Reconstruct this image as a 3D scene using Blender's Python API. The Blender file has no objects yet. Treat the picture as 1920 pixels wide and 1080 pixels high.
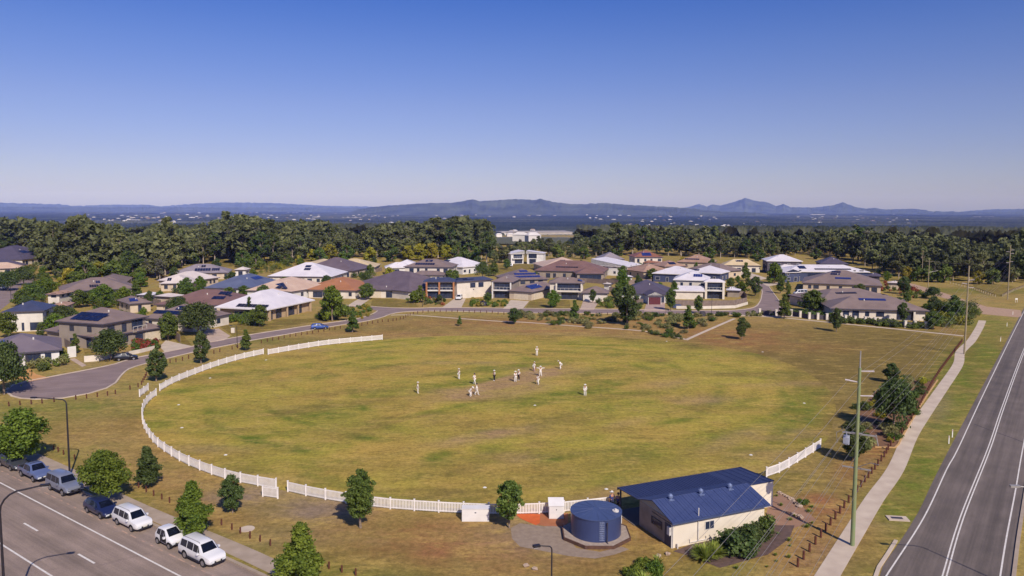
import bpy, bmesh, math, random
import numpy as np
from mathutils import Vector, Matrix
from mathutils.geometry import tessellate_polygon
R = math.radians
SC = bpy.context.scene
# ------------------------------------------------------------------ camera
CAM_H, FPX, W0, H0 = 30.0, 1400.0, 1920.0, 1080.0
PITCH, ROLL, PPY = R(4.82), R(-0.2), 510.0
cd = bpy.data.cameras.new('camera'); cam = bpy.data.objects.new('camera', cd)
SC.collection.objects.link(cam); SC.camera = cam
cd.sensor_width = 36; cd.lens = FPX / W0 * 36; cd.clip_start = 0.5; cd.clip_end = 60000
cd.shift_y = -(540 - PPY) / W0
cam.matrix_world = Matrix.Translation((0, 0, CAM_H)) @ Matrix.Rotation(R(90) - PITCH, 4, 'X') @ Matrix.Rotation(-ROLL, 4, 'Z')
CM = cam.matrix_world.to_3x3()
# ------------------------------------------------------------------ sky, sun, exposure
SKY_TINT = [(0.0, (.475, .45, .63)), (1.0, (.20, .295, .60)), (.07, (.425, .384, .575)), (.134, (.395, .368, .568)), (.2, (.306, .342, .59)), (.262, (.20, .295, .603))]
SUN_EL, SUN_AZ = R(40), R(-25)          # shadows fall 25 degrees left of straight ahead
wd = bpy.data.worlds.new('World'); SC.world = wd; wd.use_nodes = True
nt = wd.node_tree; bg = nt.nodes['Background']
sky = nt.nodes.new('ShaderNodeTexSky'); sky.sky_type = 'NISHITA'; sky.sun_disc = False
sky.sun_elevation = SUN_EL; sky.altitude = 0; sky.air_density = 1.0; sky.dust_density = 0.6; sky.ozone_density = 3.0
# direction TO the sun: opposite of the shadow direction
sdir = Vector((math.sin(-SUN_AZ) * math.cos(SUN_EL), -math.cos(SUN_AZ) * math.cos(SUN_EL), math.sin(SUN_EL)))
sky.sun_rotation = math.atan2(sdir.x, sdir.y)
hs = nt.nodes.new('ShaderNodeHueSaturation'); hs.inputs['Saturation'].default_value = 1.0; hs.inputs['Hue'].default_value = 0.5
gm = nt.nodes.new('ShaderNodeGamma'); gm.inputs['Gamma'].default_value = 1.0
nt.links.new(sky.outputs[0], gm.inputs[0]); nt.links.new(gm.outputs[0], hs.inputs['Color'])
# tint by height above the horizon: lavender dust low down, deeper blue higher up
tcw = nt.nodes.new('ShaderNodeTexCoord'); sx = nt.nodes.new('ShaderNodeSeparateXYZ'); rp_ = nt.nodes.new('ShaderNodeValToRGB'); mm = nt.nodes.new('ShaderNodeMix'); mm.data_type = 'RGBA'; mm.blend_type = 'MULTIPLY'; mm.inputs['Factor'].default_value = 1.0
nt.links.new(tcw.outputs['Generated'], sx.inputs[0]); nt.links.new(sx.outputs['Z'], rp_.inputs['Fac'])
for i, (pos, col) in enumerate(SKY_TINT):
    e_ = rp_.color_ramp.elements[i] if i < 2 else rp_.color_ramp.elements.new(pos); e_.position = pos; e_.color = (*col, 1)
sc2 = nt.nodes.new('ShaderNodeVectorMath'); sc2.operation = 'SCALE'; sc2.inputs['Scale'].default_value = 2.0
nt.links.new(hs.outputs[0], mm.inputs['A']); nt.links.new(rp_.outputs['Color'], sc2.inputs[0]); nt.links.new(sc2.outputs[0], mm.inputs['B']); nt.links.new(mm.outputs['Result'], bg.inputs['Color'])
bg.inputs['Strength'].default_value = 0.077
ld = bpy.data.lights.new('sun', 'SUN'); ld.energy = 4.4; ld.angle = R(0.5); ld.color = (1.0, 0.90, 0.77)
sun = bpy.data.objects.new('sun', ld); SC.collection.objects.link(sun)
sun.rotation_euler = (-sdir).to_track_quat('-Z', 'Y').to_euler(); sun.location = (40, -60, 90)
SC.view_settings.view_transform = 'Standard'; SC.view_settings.look = 'None'
SC.view_settings.exposure = 0.16; SC.view_settings.gamma = 1.0
SC.cycles.volume_bounces = 0; SC.cycles.max_bounces = 5; SC.cycles.diffuse_bounces = 2
SC.cycles.glossy_bounces = 2; SC.cycles.transmission_bounces = 2; SC.cycles.use_denoising = True
SC.cycles.volume_step_rate = 4.0

# ------------------------------------------------------------------ helpers
C = SC.collection
rnd = random.Random(11); rng = np.random.default_rng(7)
def ray(px, py):
    return (CM @ Vector(((px - 960) / FPX, -(py - PPY) / FPX, -1))).normalized()
def G(px, py, h=0.0):
    d = ray(px, py); t = (h - CAM_H) / d.z
    return Vector((d.x * t, d.y * t, h))
CROP = {1: (0, 460), 2: (320, 460), 3: (640, 460), 4: (960, 460), 5: (1280, 460), 6: (1600, 440), 7: (0, 620)}
def Z(c, x, y): return (CROP[c][0] + x / 6, CROP[c][1] + y / 6)
def mpp(p): return p.y / FPX                     # metres per pixel at a ground point
def lin(h):
    h = h.lstrip('#'); v = [int(h[i:i + 2], 16) / 255 for i in (0, 2, 4)]
    return tuple((x / 12.92 if x <= .04045 else ((x + .055) / 1.055) ** 2.4) for x in v)
MATS = {}
def pm(name, c1, c2=None, scale=1.0, rough=0.8, bump=0.0, metal=0.0, coat=0.0, k=0.85, wave=None, detail=4, spec=None):
    """a procedural material: noise between two colours, optional bump or ribs"""
    if name in MATS: return MATS[name]
    m = bpy.data.materials.new(name); m.use_nodes = True; n = m.node_tree.nodes; l = m.node_tree.links
    b = n['Principled BSDF']; b.inputs['Roughness'].default_value = rough; b.inputs['Metallic'].default_value = metal
    if coat: b.inputs['Coat Weight'].default_value = coat
    if spec is not None: b.inputs['Specular IOR Level'].default_value = spec
    a = [x * k for x in lin(c1)]; e = [x * k for x in lin(c2)] if c2 else [x * .8 for x in a]
    tc = n.new('ShaderNodeTexCoord'); no = n.new('ShaderNodeTexNoise'); no.inputs['Scale'].default_value = scale; no.inputs['Detail'].default_value = detail
    mx = n.new('ShaderNodeMix'); mx.data_type = 'RGBA'; mx.inputs['A'].default_value = (*a, 1); mx.inputs['B'].default_value = (*e, 1)
    mr = n.new('ShaderNodeMapRange'); mr.inputs['From Min'].default_value = .3; mr.inputs['From Max'].default_value = .7
    l.new(tc.outputs['Object'], no.inputs['Vector']); l.new(no.outputs['Fac'], mr.inputs['Value']); l.new(mr.outputs[0], mx.inputs['Factor'])
    l.new(mx.outputs['Result'], b.inputs['Base Color'])
    if bump or wave:
        bp = n.new('ShaderNodeBump'); bp.inputs['Strength'].default_value = bump or .5; bp.inputs['Distance'].default_value = .05
        if wave:
            wv = n.new('ShaderNodeTexWave'); wv.inputs['Scale'].default_value = wave[1]; wv.bands_direction = wave[0]; wv.inputs['Distortion'].default_value = 0
            l.new(tc.outputs['Object'], wv.inputs['Vector']); l.new(wv.outputs['Fac'], bp.inputs['Height'])
        else: l.new(no.outputs['Fac'], bp.inputs['Height'])
        l.new(bp.outputs[0], b.inputs['Normal'])
    MATS[name] = m; return m
def leafmat(name, c1, c2, k=1.0, vary=0.35):
    if name in MATS: return MATS[name]
    m = bpy.data.materials.new(name); m.use_nodes = True; n = m.node_tree.nodes; l = m.node_tree.links
    b = n['Principled BSDF']; b.inputs['Roughness'].default_value = .65; b.inputs['Specular IOR Level'].default_value = .25
    at = n.new('ShaderNodeAttribute'); at.attribute_name = 'tone'
    mx = n.new('ShaderNodeMix'); mx.data_type = 'RGBA'
    mx.inputs['A'].default_value = (*[x * k for x in lin(c1)], 1); mx.inputs['B'].default_value = (*[x * k for x in lin(c2)], 1)
    oi = n.new('ShaderNodeObjectInfo'); hv = n.new('ShaderNodeHueSaturation')
    mr = n.new('ShaderNodeMapRange'); mr.inputs['To Min'].default_value = 1 - vary; mr.inputs['To Max'].default_value = 1 + vary
    m2 = n.new('ShaderNodeMapRange'); m2.inputs['To Min'].default_value = .485; m2.inputs['To Max'].default_value = .52
    fr = n.new('ShaderNodeMath'); fr.operation = 'MULTIPLY'; fr.inputs[1].default_value = 7.31; f2 = n.new('ShaderNodeMath'); f2.operation = 'FRACT'
    l.new(at.outputs['Fac'], mx.inputs['Factor']); l.new(mx.outputs['Result'], hv.inputs['Color'])
    l.new(oi.outputs['Random'], mr.inputs['Value']); l.new(mr.outputs[0], hv.inputs['Value'])
    l.new(oi.outputs['Random'], fr.inputs[0]); l.new(fr.outputs[0], f2.inputs[0]); l.new(f2.outputs[0], m2.inputs['Value']); l.new(m2.outputs[0], hv.inputs['Hue'])
    l.new(hv.outputs[0], b.inputs['Base Color'])
    tr = n.new('ShaderNodeBsdfTranslucent'); l.new(hv.outputs[0], tr.inputs['Color'])
    ms = n.new('ShaderNodeMixShader'); ms.inputs[0].default_value = .25
    l.new(b.outputs[0], ms.inputs[1]); l.new(tr.outputs[0], ms.inputs[2]); l.new(ms.outputs[0], n['Material Output'].inputs['Surface'])
    MATS[name] = m; return m

def tag(o, label=None, cat=None, group=None, kind=None):
    if label: o['label'] = label
    if cat: o['category'] = cat
    if group: o['group'] = group
    if kind: o['kind'] = kind
    return o
def empty(name, loc=(0, 0, 0), rz=0, label=None, cat=None, group=None):
    o = bpy.data.objects.new(name, None); C.objects.link(o); o.location = loc; o.rotation_euler = (0, 0, rz)
    o.empty_display_size = .2
    return tag(o, label, cat, group)
class MB:
    """collects faces, builds ONE mesh object"""
    def __init__(s): s.v = []; s.f = []; s.m = []; s.mi = 0
    def add(s, vs, fs):
        b = len(s.v); s.v += [tuple(x) for x in vs]; s.f += [tuple(i + b for i in f) for f in fs]; s.m += [s.mi] * len(fs); return s
    def box(s, x0, x1, y0, y1, z0, z1, M=None):
        vs = [Vector(p) for p in ((x0, y0, z0), (x1, y0, z0), (x1, y1, z0), (x0, y1, z0), (x0, y0, z1), (x1, y0, z1), (x1, y1, z1), (x0, y1, z1))]
        if M is not None: vs = [M @ p for p in vs]
        return s.add(vs, [(0, 3, 2, 1), (4, 5, 6, 7), (0, 1, 5, 4), (1, 2, 6, 5), (2, 3, 7, 6), (3, 0, 4, 7)])
    def tube(s, pts, rads, n=8, cap=True):
        pts = [Vector(p) for p in pts]; b = len(s.v); vs = []; fs = []
        if not hasattr(rads, '__len__'): rads = [rads] * len(pts)
        for i, p in enumerate(pts):
            t = (pts[min(i + 1, len(pts) - 1)] - pts[max(i - 1, 0)]).normalized()
            a = t.cross(Vector((0, 0, 1)));
            if a.length < .1: a = t.cross(Vector((0, 1, 0)))
            a.normalize(); c = t.cross(a)
            for k in range(n):
                q = 2 * math.pi * k / n; vs.append(p + (a * math.cos(q) + c * math.sin(q)) * rads[i])
        for i in range(len(pts) - 1):
            for k in range(n):
                fs.append((i * n + k, i * n + (k + 1) % n, (i + 1) * n + (k + 1) % n, (i + 1) * n + k))
        if cap: fs += [tuple(range(n - 1, -1, -1)), tuple(range((len(pts) - 1) * n, len(pts) * n))]
        return s.add(vs, fs)
    def cyl(s, c, r, z0, z1, n=24, r2=None):
        c = Vector(c); r2 = r if r2 is None else r2; vs = []
        for z, q in ((z0, r), (z1, r2)):
            for k in range(n):
                a = 2 * math.pi * k / n; vs.append((c.x + q * math.cos(a), c.y + q * math.sin(a), z))
        fs = [(k, (k + 1) % n, n + (k + 1) % n, n + k) for k in range(n)] + [tuple(range(n - 1, -1, -1)), tuple(range(n, 2 * n))]
        return s.add(vs, fs)
    def ball(s, c, r, n=10, sq=(1, 1, 1)):
        vs = []; fs = []; c = Vector(c); m = n // 2 + 1
        for i in range(m + 1):
            t = math.pi * i / m
            for k in range(n):
                a = 2 * math.pi * k / n
                vs.append((c.x + r * sq[0] * math.sin(t) * math.cos(a), c.y + r * sq[1] * math.sin(t) * math.sin(a), c.z + r * sq[2] * math.cos(t)))
        for i in range(m):
            for k in range(n): fs.append((i * n + k, (i + 1) * n + k, (i + 1) * n + (k + 1) % n, i * n + (k + 1) % n))
        return s.add(vs, fs)
    def build(s, name, mat, parent=None, smooth=False):
        me = bpy.data.meshes.new(name); me.from_pydata(s.v, [], s.f)
        for x in (mat if isinstance(mat, (list, tuple)) else [mat]): me.materials.append(x)
        if any(s.m): me.polygons.foreach_set('material_index', s.m)
        if smooth: me.polygons.foreach_set('use_smooth', [True] * len(s.f))
        me.update(); o = bpy.data.objects.new(name, me); C.objects.link(o)
        if parent: o.parent = parent
        return o
def kids(o): return [c for c in bpy.data.objects if c.parent == o]
TREE = {}
def copy_tree(o, label=None, group=None, loc=None, rz=None, sc=None, keep=None):
    """a copy of a thing with its parts and their sub-parts"""
    if o.name not in TREE: TREE[o.name] = [(c, kids(c)) for c in kids(o)]
    r = o.copy(); C.objects.link(r)
    for ch, gs in TREE[o.name]:
        if keep and ch.name.split('.')[0] not in keep: continue
        c = ch.copy(); C.objects.link(c); c.parent = r
        for g in gs:
            d = g.copy(); C.objects.link(d); d.parent = c
    if label: r['label'] = label
    if group: r['group'] = group
    if loc is not None: r.location = loc
    if rz is not None: r.rotation_euler = (0, 0, rz)
    if sc is not None: r.scale = sc if hasattr(sc, '__len__') else (sc, sc, sc)
    return r
def poly(name, pts, z, mat, thick=0.0, label=None, world=False, kind='structure'):
    """a flat sheet on the ground, outline in plan; thick gives it a real edge"""
    P = [Vector((p[0], p[1], 0)) if world else G(*p) for p in pts]
    vs = [Vector((p.x, p.y, z)) for p in P]; tri = tessellate_polygon([vs]); mb = MB()
    fs = []
    for t in tri:
        a, b, c = (vs[i] for i in t)
        fs.append(tuple(t) if (b - a).cross(c - a).z > 0 else tuple(reversed(t)))
    mb.add(vs, fs)
    if thick:
        n = len(vs); low = [Vector((p.x, p.y, z - thick)) for p in vs]
        mb.add(vs + low, [(i, (i + 1) % n, n + (i + 1) % n, n + i) for i in range(n)])
    o = mb.build(name, mat); 
    if kind: o['kind'] = kind
    return o
def ribbon(name, cl, w, z, mat, thick=0.0, dash=None, kind='structure', parent=None):
    """a strip of width w (m) following world points cl"""
    pts = smooth_line(cl, 2.0) if len(cl) > 2 else [Vector(p) for p in cl]
    mb = MB(); L = []; 
    for i, p in enumerate(pts):
        t = pts[min(i + 1, len(pts) - 1)] - pts[max(i - 1, 0)]; t.z = 0; t.normalize(); nn = Vector((-t.y, t.x, 0)); L.append((p, nn))
    def seg(a, b):
        q = [a[0] + a[1] * w / 2, a[0] - a[1] * w / 2, b[0] - b[1] * w / 2, b[0] + b[1] * w / 2]
        top = [Vector((v.x, v.y, z)) for v in q]
        if thick:
            lo = [Vector((v.x, v.y, z - thick)) for v in q]
            mb.add(top + lo, [(0, 1, 2, 3), (0, 4, 5, 1), (2, 6, 7, 3), (1, 5, 6, 2), (3, 7, 4, 0)])
        else: mb.add(top, [(0, 1, 2, 3)])
    if dash:
        T = 0
        for a, b in zip(L[:-1], L[1:]):
            le = (b[0] - a[0]).length; s = 0
            while s < le:
                if ((T + s) % (dash[0] + dash[1])) < dash[0]:
                    e = min(s + .5, le); A = (a[0].lerp(b[0], s / le), a[1]); B = (a[0].lerp(b[0], e / le), a[1]); seg(A, B)
                s += .5
            T += le
    else:
        for a, b in zip(L[:-1], L[1:]): seg(a, b)
    o = mb.build(name, mat, parent)
    if kind: o['kind'] = kind
    return o
def smooth_line(P, step):
    P = [Vector(p) for p in P]; out = []
    for i in range(len(P) - 1):
        p0 = P[max(i - 1, 0)]; p1 = P[i]; p2 = P[i + 1]; p3 = P[min(i + 2, len(P) - 1)]
        n = max(1, int((p2 - p1).length / step))
        for k in range(n):
            t = k / n; out.append(.5 * ((2 * p1) + (-p0 + p2) * t + (2 * p0 - 5 * p1 + 4 * p2 - p3) * t * t + (-p0 + 3 * p1 - 3 * p2 + p3) * t ** 3))
    out.append(P[-1]); return out
def GL(pts): return [G(*p) for p in pts]
def npmesh(name, V, F, mats, attrs=None, smooth=False):
    """quads or tris from numpy arrays"""
    me = bpy.data.meshes.new(name); n = F.shape[1]
    me.vertices.add(len(V)); me.vertices.foreach_set('co', V.astype(np.float32).ravel())
    me.loops.add(F.size); me.loops.foreach_set('vertex_index', F.astype(np.int32).ravel())
    me.polygons.add(len(F)); me.polygons.foreach_set('loop_start', np.arange(0, F.size, n, dtype=np.int32))
    try: me.polygons.foreach_set('loop_total', np.full(len(F), n, dtype=np.int32))
    except Exception: pass
    for m in (mats if isinstance(mats, (list, tuple)) else [mats]): me.materials.append(m)
    for k, (dom, arr) in (attrs or {}).items():
        if arr.ndim == 1:
            a = me.attributes.new(k, 'FLOAT', dom); a.data.foreach_set('value', arr.astype(np.float32))
        else:
            a = me.attributes.new(k, 'FLOAT_COLOR', dom); a.data.foreach_set('color', arr.astype(np.float32).ravel())
    if smooth: me.polygons.foreach_set('use_smooth', np.ones(len(F), dtype=bool))
    me.update(calc_edges=True); me.validate(); return me
def mobj(name, me, parent=None):
    o = bpy.data.objects.new(name, me); C.objects.link(o)
    if parent: o.parent = parent
    return o

# ------------------------------------------------------------------ terrain
def terrain(x, y):
    d = np.hypot(x, y); t = np.clip((d - 520) / 1400, 0, 1); return -38 * t * t * (3 - 2 * t)
def axis(dense0, dense1, step, far):
    a = list(np.arange(dense0, dense1 + step / 2, step)); s = step; v = dense1
    while v < far: s *= 1.3; v += s; a.append(v)
    s = step; v = dense0; b = []
    while v > -far: s *= 1.3; v -= s; b.append(v)
    return np.array(b[::-1] + a)
def masks(P, blobs):
    """soft patches: each blob = (px, py, radius across, radius along, channel, amount, turn)"""
    M = np.zeros((len(P), 4))
    for b in blobs:
        b = list(b); b[5] *= {0: .78, 1: .72, 2: 1.0, 3: 1.0}[b[4]]
        c = G(b[0], b[1]); an = R(b[6]) if len(b) > 6 else 0
        dx = P[:, 0] - c.x; dy = P[:, 1] - c.y
        u = (dx * math.cos(an) + dy * math.sin(an)) / b[2]; v = (-dx * math.sin(an) + dy * math.cos(an)) / b[3]
        M[:, b[4]] = np.maximum(M[:, b[4]], b[5] * np.exp(-(u * u + v * v) ** 1.5 * .7))
    return M
def groundmat(name, base, dry, green, dirt, bare, sc=1.0, k=0.85, straw='#c6a75e', shade='#7a6a34', dusk='#7f6d3c'):
    m = bpy.data.materials.new(name); m.use_nodes = True; n = m.node_tree.nodes; l = m.node_tree.links
    b = n['Principled BSDF']; b.inputs['Roughness'].default_value = .95; b.inputs['Specular IOR Level'].default_value = .1
    tc = n.new('ShaderNodeTexCoord'); at = n.new('ShaderNodeAttribute'); at.attribute_name = 'mask'
    sp = n.new('ShaderNodeSeparateColor'); l.new(at.outputs['Color'], sp.inputs[0])
    def noise(s, d=5, r=.6, st=None, dist=0):
        q = n.new('ShaderNodeTexNoise'); q.inputs['Scale'].default_value = s; q.inputs['Detail'].default_value = d; q.inputs['Roughness'].default_value = r; q.inputs['Distortion'].default_value = dist
        if st:
            mp = n.new('ShaderNodeMapping'); mp.inputs['Scale'].default_value = st; l.new(tc.outputs['Object'], mp.inputs[0]); l.new(mp.outputs[0], q.inputs['Vector'])
        else: l.new(tc.outputs['Object'], q.inputs['Vector'])
        return q.outputs['Fac']
    def rng_(x, a, c, lo=0, hi=1):
        q = n.new('ShaderNodeMapRange'); q.inputs['From Min'].default_value = a; q.inputs['From Max'].default_value = c; q.inputs['To Min'].default_value = lo; q.inputs['To Max'].default_value = hi; l.new(x, q.inputs['Value']); return q.outputs[0]
    def mul(x, y, op='MULTIPLY'):
        q = n.new('ShaderNodeMath'); q.operation = op; q.use_clamp = True
        for i, z in enumerate((x, y)):
            if isinstance(z, float): q.inputs[i].default_value = z
            else: l.new(z, q.inputs[i])
        return q.outputs[0]
    def mix(f, a, c):
        q = n.new('ShaderNodeMix'); q.data_type = 'RGBA'
        l.new(f, q.inputs['Factor'])
        for nm, z in (('A', a), ('B', c)):
            if isinstance(z, str): q.inputs[nm].default_value = (*[t * k for t in lin(z)], 1)
            else: l.new(z, q.inputs[nm])
        return q.outputs['Result']
    big = noise(.045 * sc, 6, .65, dist=.4); mid = noise(.16 * sc, 6, .7); fine = noise(1.6, 8, .85)
    c = mix(rng_(big, .42, .6), base, dry)
    c = mix(mul(rng_(mid, .5, .72), .65), c, green)
    c = mix(mul(rng_(noise(.11 * sc, 5, .7, (1, 1.6, 1)), .55, .75), .55), c, bare)
    for ch, col in ((3, dusk), (0, green), (1, dirt), (2, bare)):
        f = mul(at.outputs['Alpha'] if ch == 3 else sp.outputs[ch], rng_(mid, .3, .62, .35, 1.35))
        c = mix(mul(f, 1.0), c, col)
    # fine tufting, drawn along the mowing
    c = mix(mul(rng_(noise(.33, 6, .75, (.55, 1.5, 1), .6), .5, .66), .55), c, straw)
    c = mix(mul(rng_(noise(.21, 6, .8, (.7, 1.3, 1), .6), .56, .68), .6), c, shade)
    q = n.new('ShaderNodeMix'); q.data_type = 'RGBA'; q.blend_type = 'MULTIPLY'; q.inputs['Factor'].default_value = 1.0
    l.new(c, q.inputs['A']); 
    fv = rng_(fine, .32, .68, .5, 1.45); cc = n.new('ShaderNodeCombineColor'); [l.new(fv, cc.inputs[i]) for i in range(3)]
    l.new(cc.outputs[0], q.inputs['B'])
    q2 = n.new('ShaderNodeMix'); q2.data_type = 'RGBA'; q2.blend_type = 'MULTIPLY'; q2.inputs['Factor'].default_value = 1.0
    l.new(q.outputs['Result'], q2.inputs['A']); fv2 = rng_(noise(.5, 6, .8, (.5, 1.3, 1)), .3, .7, .78, 1.22); c2 = n.new('ShaderNodeCombineColor'); [l.new(fv2, c2.inputs[i]) for i in range(3)]
    l.new(c2.outputs[0], q2.inputs['B'])
    l.new(q2.outputs['Result'], b.inputs['Base Color'])
    bp = n.new('ShaderNodeBump'); bp.inputs['Strength'].default_value = .5; bp.inputs['Distance'].default_value = .08; l.new(fine, bp.inputs['Height']); l.new(bp.outputs[0], b.inputs['Normal'])
    return m
gx = axis(-190, 230, 1.25, 30000); gy = axis(35, 330, 1.25, 30000)
XX, YY = np.meshgrid(gx, gy); nx, ny = len(gx), len(gy)
V = np.stack([XX.ravel(), YY.ravel(), terrain(XX, YY).ravel()], 1)
ii = (np.arange(ny - 1)[:, None] * nx + np.arange(nx - 1)[None, :]).ravel()
F = np.stack([ii, ii + 1, ii + nx + 1, ii + nx], 1)
GB = [ # channel 0 green, 1 red dirt, 2 pale/grey bare, 3 dark olive sward
 (1620, 680, 26, 26, 3, 1.3), (1700, 650, 24, 30, 3, 1.3), (1500, 640, 26, 16, 3, 1.0), (1600, 625, 34, 14, 3, .9), (1580, 760, 10, 14, 3, .9), (720, 615, 26, 8, 3, .6), (560, 640, 22, 5, 3, .6), (1500, 900, 10, 8, 3, .6), (1600, 840, 8, 12, 3, .8), (1700, 860, 3, 20, 3, .5, -30), (1830, 545, 30, 12, 3, .7), (880, 600, 22, 7, 3, .7),
 (1450, 830, 4, 6, 0, .5), (1790, 720, 4, 45, 0, 1.0, -33), (1850, 610, 6, 22, 0, .9, -30), (1730, 900, 3, 16, 0, 1.1, -30), (1850, 655, 3, 30, 0, 1.1, -33), (1600, 1060, 2, 6, 0, .8, -25), (1690, 960, 3, 5, 0, 1.0),
 (100, 770, 22, 5, 0, .8), (200, 760, 12, 4, 0, .7), (60, 800, 14, 4, 0, .5), (620, 1045, 5, 5, 0, .9), (700, 1050, 8, 4, 0, .9), (760, 1060, 9, 3, 0, .8), (530, 980, 5, 3, 0, .5), (740, 995, 2.5, 3.5, 0, .7), (1250, 1060, 7, 4, 0, 1.0), (1200, 1075, 6, 3, 0, .9),
 (400, 1010, 9, 1.2, 0, .9, -48), (250, 930, 12, 1.2, 0, .7, -45), (130, 860, 12, 1.2, 0, .7, -45), (490, 640, 12, 3, 0, .5), (1750, 590, 10, 8, 0, .5), (1350, 760, 3, 3, 0, .3),
 (1420, 900, 6, 4, 0, .3), (1300, 1040, 6, 4, 0, .6), (900, 1075, 6, 3, 0, .5), (1020, 1065, 5, 3, 0, .5), (860, 1060, 5, 3, 0, .6),
 (760, 1010, 9, 5, 1, .85), (680, 1000, 7, 3, 1, .6), (870, 1030, 9, 4, 1, .95), (820, 985, 8, 3, 1, .5), (940, 1060, 7, 3, 1, .8), (640, 960, 6, 3, 1, .5), (1150, 1040, 7, 6, 1, .7), (1240, 1030, 4, 5, 1, .6),
 (1548, 945, 2.3, 2.5, 1, 1.4), (1545, 1000, 4, 8, 1, .7, -25), (1500, 1060, 3, 5, 1, .7), (1600, 880, 2, 8, 1, .6, -30), (1640, 850, 2, 7, 1, .8, -30), (1200, 990, 2, 7, 1, .8, 30),
 (1350, 625, 16, 8, 1, .9), (1300, 650, 22, 7, 1, .5), (1390, 640, 10, 7, 1, .9), (1480, 650, 14, 7, 1, .4), (1080, 606, 45, 9, 1, .75), (1240, 620, 26, 9, 1, .65), (1000, 620, 20, 3, 1, .8), (820, 605, 30, 8, 1, .35), (780, 628, 16, 3, 1, .5), (690, 625, 16, 4, 1, .45),
 (100, 890, 1, 1, 1, .4), (330, 840, 6, 6, 1, .4), (200, 800, 10, 7, 1, .4), (400, 940, 8, 4, 1, .4), (300, 900, 10, 4, 1, .45), (430, 975, 9, 3, 1, .5), (250, 860, 6, 6, 1, .35), (1780, 620, 3, 25, 1, .3),
 (600, 950, 5, 3, 2, .9), (640, 958, 3, 1.6, 2, .7), (470, 930, 4, 2.5, 2, .9), (1010, 1000, 5.5, 4.5, 2, .5), (1550, 1040, 2, 3, 2, .2), (560, 1000, 6, 3, 2, .2), (1760, 760, 1.5, 10, 2, .4, -33),
 (90, 680, 12, 6, 2, .3), (1700, 520, 40, 20, 0, .3), (1840, 545, 26, 8, 0, .8), (400, 493, 22, 10, 0, 1.0), (900, 510, 16, 14, 0, .8)]
def addnoise_mask(V, blobs):
    M = masks(V, blobs); return M
matG = groundmat('dry_grass', '#a18e52', '#a68b54', '#727a30', '#a2704c', '#95806a', 1.2)
me = npmesh('ground', V, F, matG, {'mask': ('POINT', addnoise_mask(V, GB))}, True)
tag(mobj('ground', me), kind='structure')

# playing field: polar sheet whose rings follow the fence line
FENCE_B = [(300, 733), (322, 720), (345, 710), (400, 689), (450, 674), (494, 664)]
FENCE_A = [(503, 665), (560, 655), (620, 646), (717, 637)]
FENCE_C = [(293, 742), (282, 750), (270, 765), (267, 785), (272, 806), (290, 832), (318, 853), (350, 871), (400, 891), (450, 905), (518, 917)]
FENCE_D = [(540, 922), (600, 935), (700, 951), (780, 958), (870, 963), (950, 965), (1050, 961), (1145, 951)]
FENCE_E = [(1437, 895), (1462, 886), (1500, 864), (1538, 840)]
edge_px = FENCE_C + FENCE_D + [(1230, 935), (1340, 915)] + FENCE_E + [(1562, 790), (1565, 750), (1535, 712), (1470, 678), (1400, 658), (1300, 643), (1180, 634), (1050, 629), (900, 629), (800, 631)] + FENCE_A[::-1] + FENCE_B[::-1]
edge = [G(*p) for p in edge_px]; ctr = Vector((sum(p.x for p in edge) / len(edge), (min(p.y for p in edge) + max(p.y for p in edge)) / 2, 0))
ctr = G(940, 745)
ang = np.array([math.atan2(p.y - ctr.y, p.x - ctr.x) for p in edge]); rad = np.array([(p.xy - ctr.xy).length for p in edge])
o_ = np.argsort(ang); ang, rad = ang[o_], rad[o_]
NA, NR = 420, 130
th = np.linspace(-math.pi, math.pi, NA, endpoint=False)
rr = np.interp(th, np.r_[ang - 2 * math.pi, ang, ang + 2 * math.pi], np.r_[rad, rad, rad])
kk = np.ones(9) / 9; rr = np.convolve(np.r_[rr[-4:], rr, rr[:4]], kk, 'valid')
ts = np.linspace(0.0, 1.0, NR); 
PV = np.zeros((NR * NA, 3)); T, A = np.meshgrid(ts, np.arange(NA), indexing='ij')
RRR = T * rr[A] * .997
PV[:, 0] = (ctr.x + RRR * np.cos(th[A])).ravel(); PV[:, 1] = (ctr.y + RRR * np.sin(th[A])).ravel(); PV[:, 2] = .006
i0, a0 = np.meshgrid(np.arange(NR - 1), np.arange(NA), indexing='ij'); a1 = (a0 + 1) % NA
PF = np.stack([(i0 * NA + a0), ((i0 + 1) * NA + a0), ((i0 + 1) * NA + a1), (i0 * NA + a1)], -1).reshape(-1, 4)
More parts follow.
